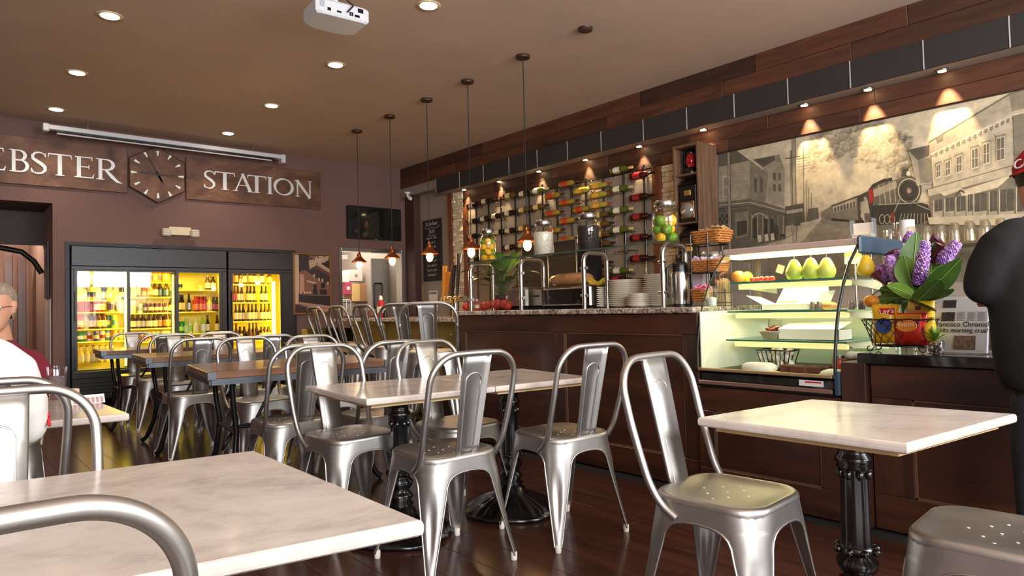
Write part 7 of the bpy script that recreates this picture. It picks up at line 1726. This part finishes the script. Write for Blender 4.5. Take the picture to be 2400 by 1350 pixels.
for sx in (-1, 1): limb(b, [(sx*.09, .02, .53), (sx*.11, .25, .55), (sx*.12, .42, .53)], [.088, .08, .066]); limb(b, [(sx*.12, .42, .53), (sx*.12, .44, .3), (sx*.12, .43, .09)], [.066, .058, .05])
torso(b, [(.462, 0, .02, .16, .13), (.54, 0, .02, .165, .13)])
fuse(b.build('trousers', mat('trouser_navy', (40, 44, 62), .85), t), .014, 4)
for sx in (-1, 1): MB().loft([[(sx*.12+w*cos(2*pi*j/12), .48+l*sin(2*pi*j/12), z) for j in range(12)] for z, w, l in ((0, .042, .125), (.025, .044, .127), (.05, .04, .11), (.08, .036, .05))]).build('shoe', mat('shoe_dark', (30, 26, 26), .6), t)
# --- grey-haired person with glasses across the white table
t = thing('person', 'grey-haired person with glasses in maroon top across the white table', 'person', (.238, 4.07, 0), radians(150))
b = MB(); hc3 = (0, .04, 1.105); M3 = Euler((radians(-4), 0, radians(6))).to_matrix(); T = head(b, hc3, M3, .99)
limb(b, [(0, 0, .55), (0, 0, .75), (0, 0, .88), (0, .0, .93), (0, .03, 1.02)], [.11, .11, .08, .056, .053])
for sx in (-1, 1): limb(b, [(0, 0, .82), (sx*.18, .02, .78), (sx*.225, .06, .725)], [.05, .045, .038]); limb(b, [(sx*.225, .06, .725), (sx*.21, .2, .735), (sx*.165, .36, .738)], [.038, .033, .026])
hand(b, (.16, .36, .735), (-.5, .85, -.1), (0, .1, 1), .95, .35, 1); hand(b, (-.16, .36, .735), (.5, .85, -.1), (0, .1, 1), .95, .35, -1)
fuse(b.build('body', m_skin, t), .007, 3); mh = mat('hair_ash', (146, 128, 112), .7, 0, .2, 60, .4); faceparts(T, t, mh)
b = MB()
def hairshell(c, M, rx, ry, line=.066, n=24):
    out = []
    for z, r_ in ((-.06, .8), (-.03, .92), (.0, .98), (.03, 1.01), (.055, 1.01), (.08, .93), (.1, .78), (.117, .5), (.128, .05)):
        row = []
        for j in range(n):
            sn = sin(2*pi*j/n); f = max(0, min(1, (sn-.05)/.3)); zz = max(z, line*f+z*(1-f)); rr_ = r_ if zz == z else (r_*(1-f)+.95*f)
            row.append(Vector(c)+M @ Vector((rr_*rx*cos(2*pi*j/n), rr_*ry*sn-.014, zz)))
        out.append(row)
    return out
rr = hairshell(hc3, M3, .081, .103)
b.loft(rr, 0, False); b.build('hair', mh, t)
gl = MB()
for sx in (-1, 1): gl.tube([T(sx*.034+.026*cos(a)*1.0, .096-.004*abs(cos(a)), .002+.018*sin(a)) for a in [2*pi*k_/14 for k_ in range(14)]], .0018, 5, 0, True); gl.tube([T(sx*.06, .093, .006), T(sx*.074, .04, .008), T(sx*.08, -.015, .004)], .0018, 5)
gl.tube([T(-.008, .097, .004), T(0, .1, .006), T(.008, .097, .004)], .0016, 5)
go_ = gl.build('glasses', stain, t)
b = MB()
for sx in (-1, 1): b.add([T(sx*.034, .0975, .002)]+[T(sx*.034+.025*cos(a), .096, .002+.017*sin(a)) for a in [2*pi*k_/14 for k_ in range(14)]], [(0, 1+k_, 1+(k_+1) % 14) for k_ in range(14)])
b.build('lenses', glass('lens_glass', (240, 244, 250), .9), go_)
b = MB(); torso(b, [(.46, 0, 0, .17, .14), (.6, 0, 0, .18, .14), (.75, 0, 0, .185, .13), (.84, 0, .005, .18, .115), (.89, 0, .01, .14, .092), (.93, 0, .015, .08, .07), (.95, 0, .02, .064, .06)])
for sx in (-1, 1): limb(b, [(sx*.13, 0, .84), (sx*.18, .02, .785), (sx*.22, .06, .72)], [.066, .06, .058]); limb(b, [(sx*.23, .06, .72), (sx*.21, .2, .735), (sx*.17, .35, .74)], [.056, .046, .036])
fuse(b.build('maroon_top', mat('cloth_maroon', (116, 24, 44), .9, 0, .05, 20, .2), t), .012, 6)
b = MB()
for sx in (-1, 1): limb(b, [(sx*.09, .0, .53), (sx*.1, .22, .54), (sx*.11, .38, .53)], [.085, .078, .064]); limb(b, [(sx*.11, .38, .53), (sx*.11, .4, .3), (sx*.11, .39, .09)], [.064, .056, .05])
fuse(b.build('trousers', mat('trouser_navy', (40, 44, 62), .85), t), .014, 4)
for sx in (-1, 1): MB().loft([[(sx*.11+w*cos(2*pi*j/12), .44+l*sin(2*pi*j/12), z) for j in range(12)] for z, w, l in ((0, .042, .125), (.025, .044, .127), (.05, .04, .11), (.08, .036, .05))]).build('shoe', mat('shoe_dark', (30, 26, 26), .6), t)
dup(CH, (.215, 4.1, 0), radians(176), 'metal chair under the grey-haired person across the white table')
# ================================================================== lettering becomes plain meshes
bpy.context.view_layer.update(); dg_ = bpy.context.evaluated_depsgraph_get()
news = []
for o in TEXTS:
    me = bpy.data.meshes.new_from_object(o.evaluated_get(dg_)); news.append((o, me))
for o, me in news:
    nm = o.name.split('.')[0]; n_ = bpy.data.objects.new(nm, me); COL.objects.link(n_); n_.parent = o.parent; n_.matrix_local = o.matrix_local.copy()
    bpy.data.objects.remove(o)
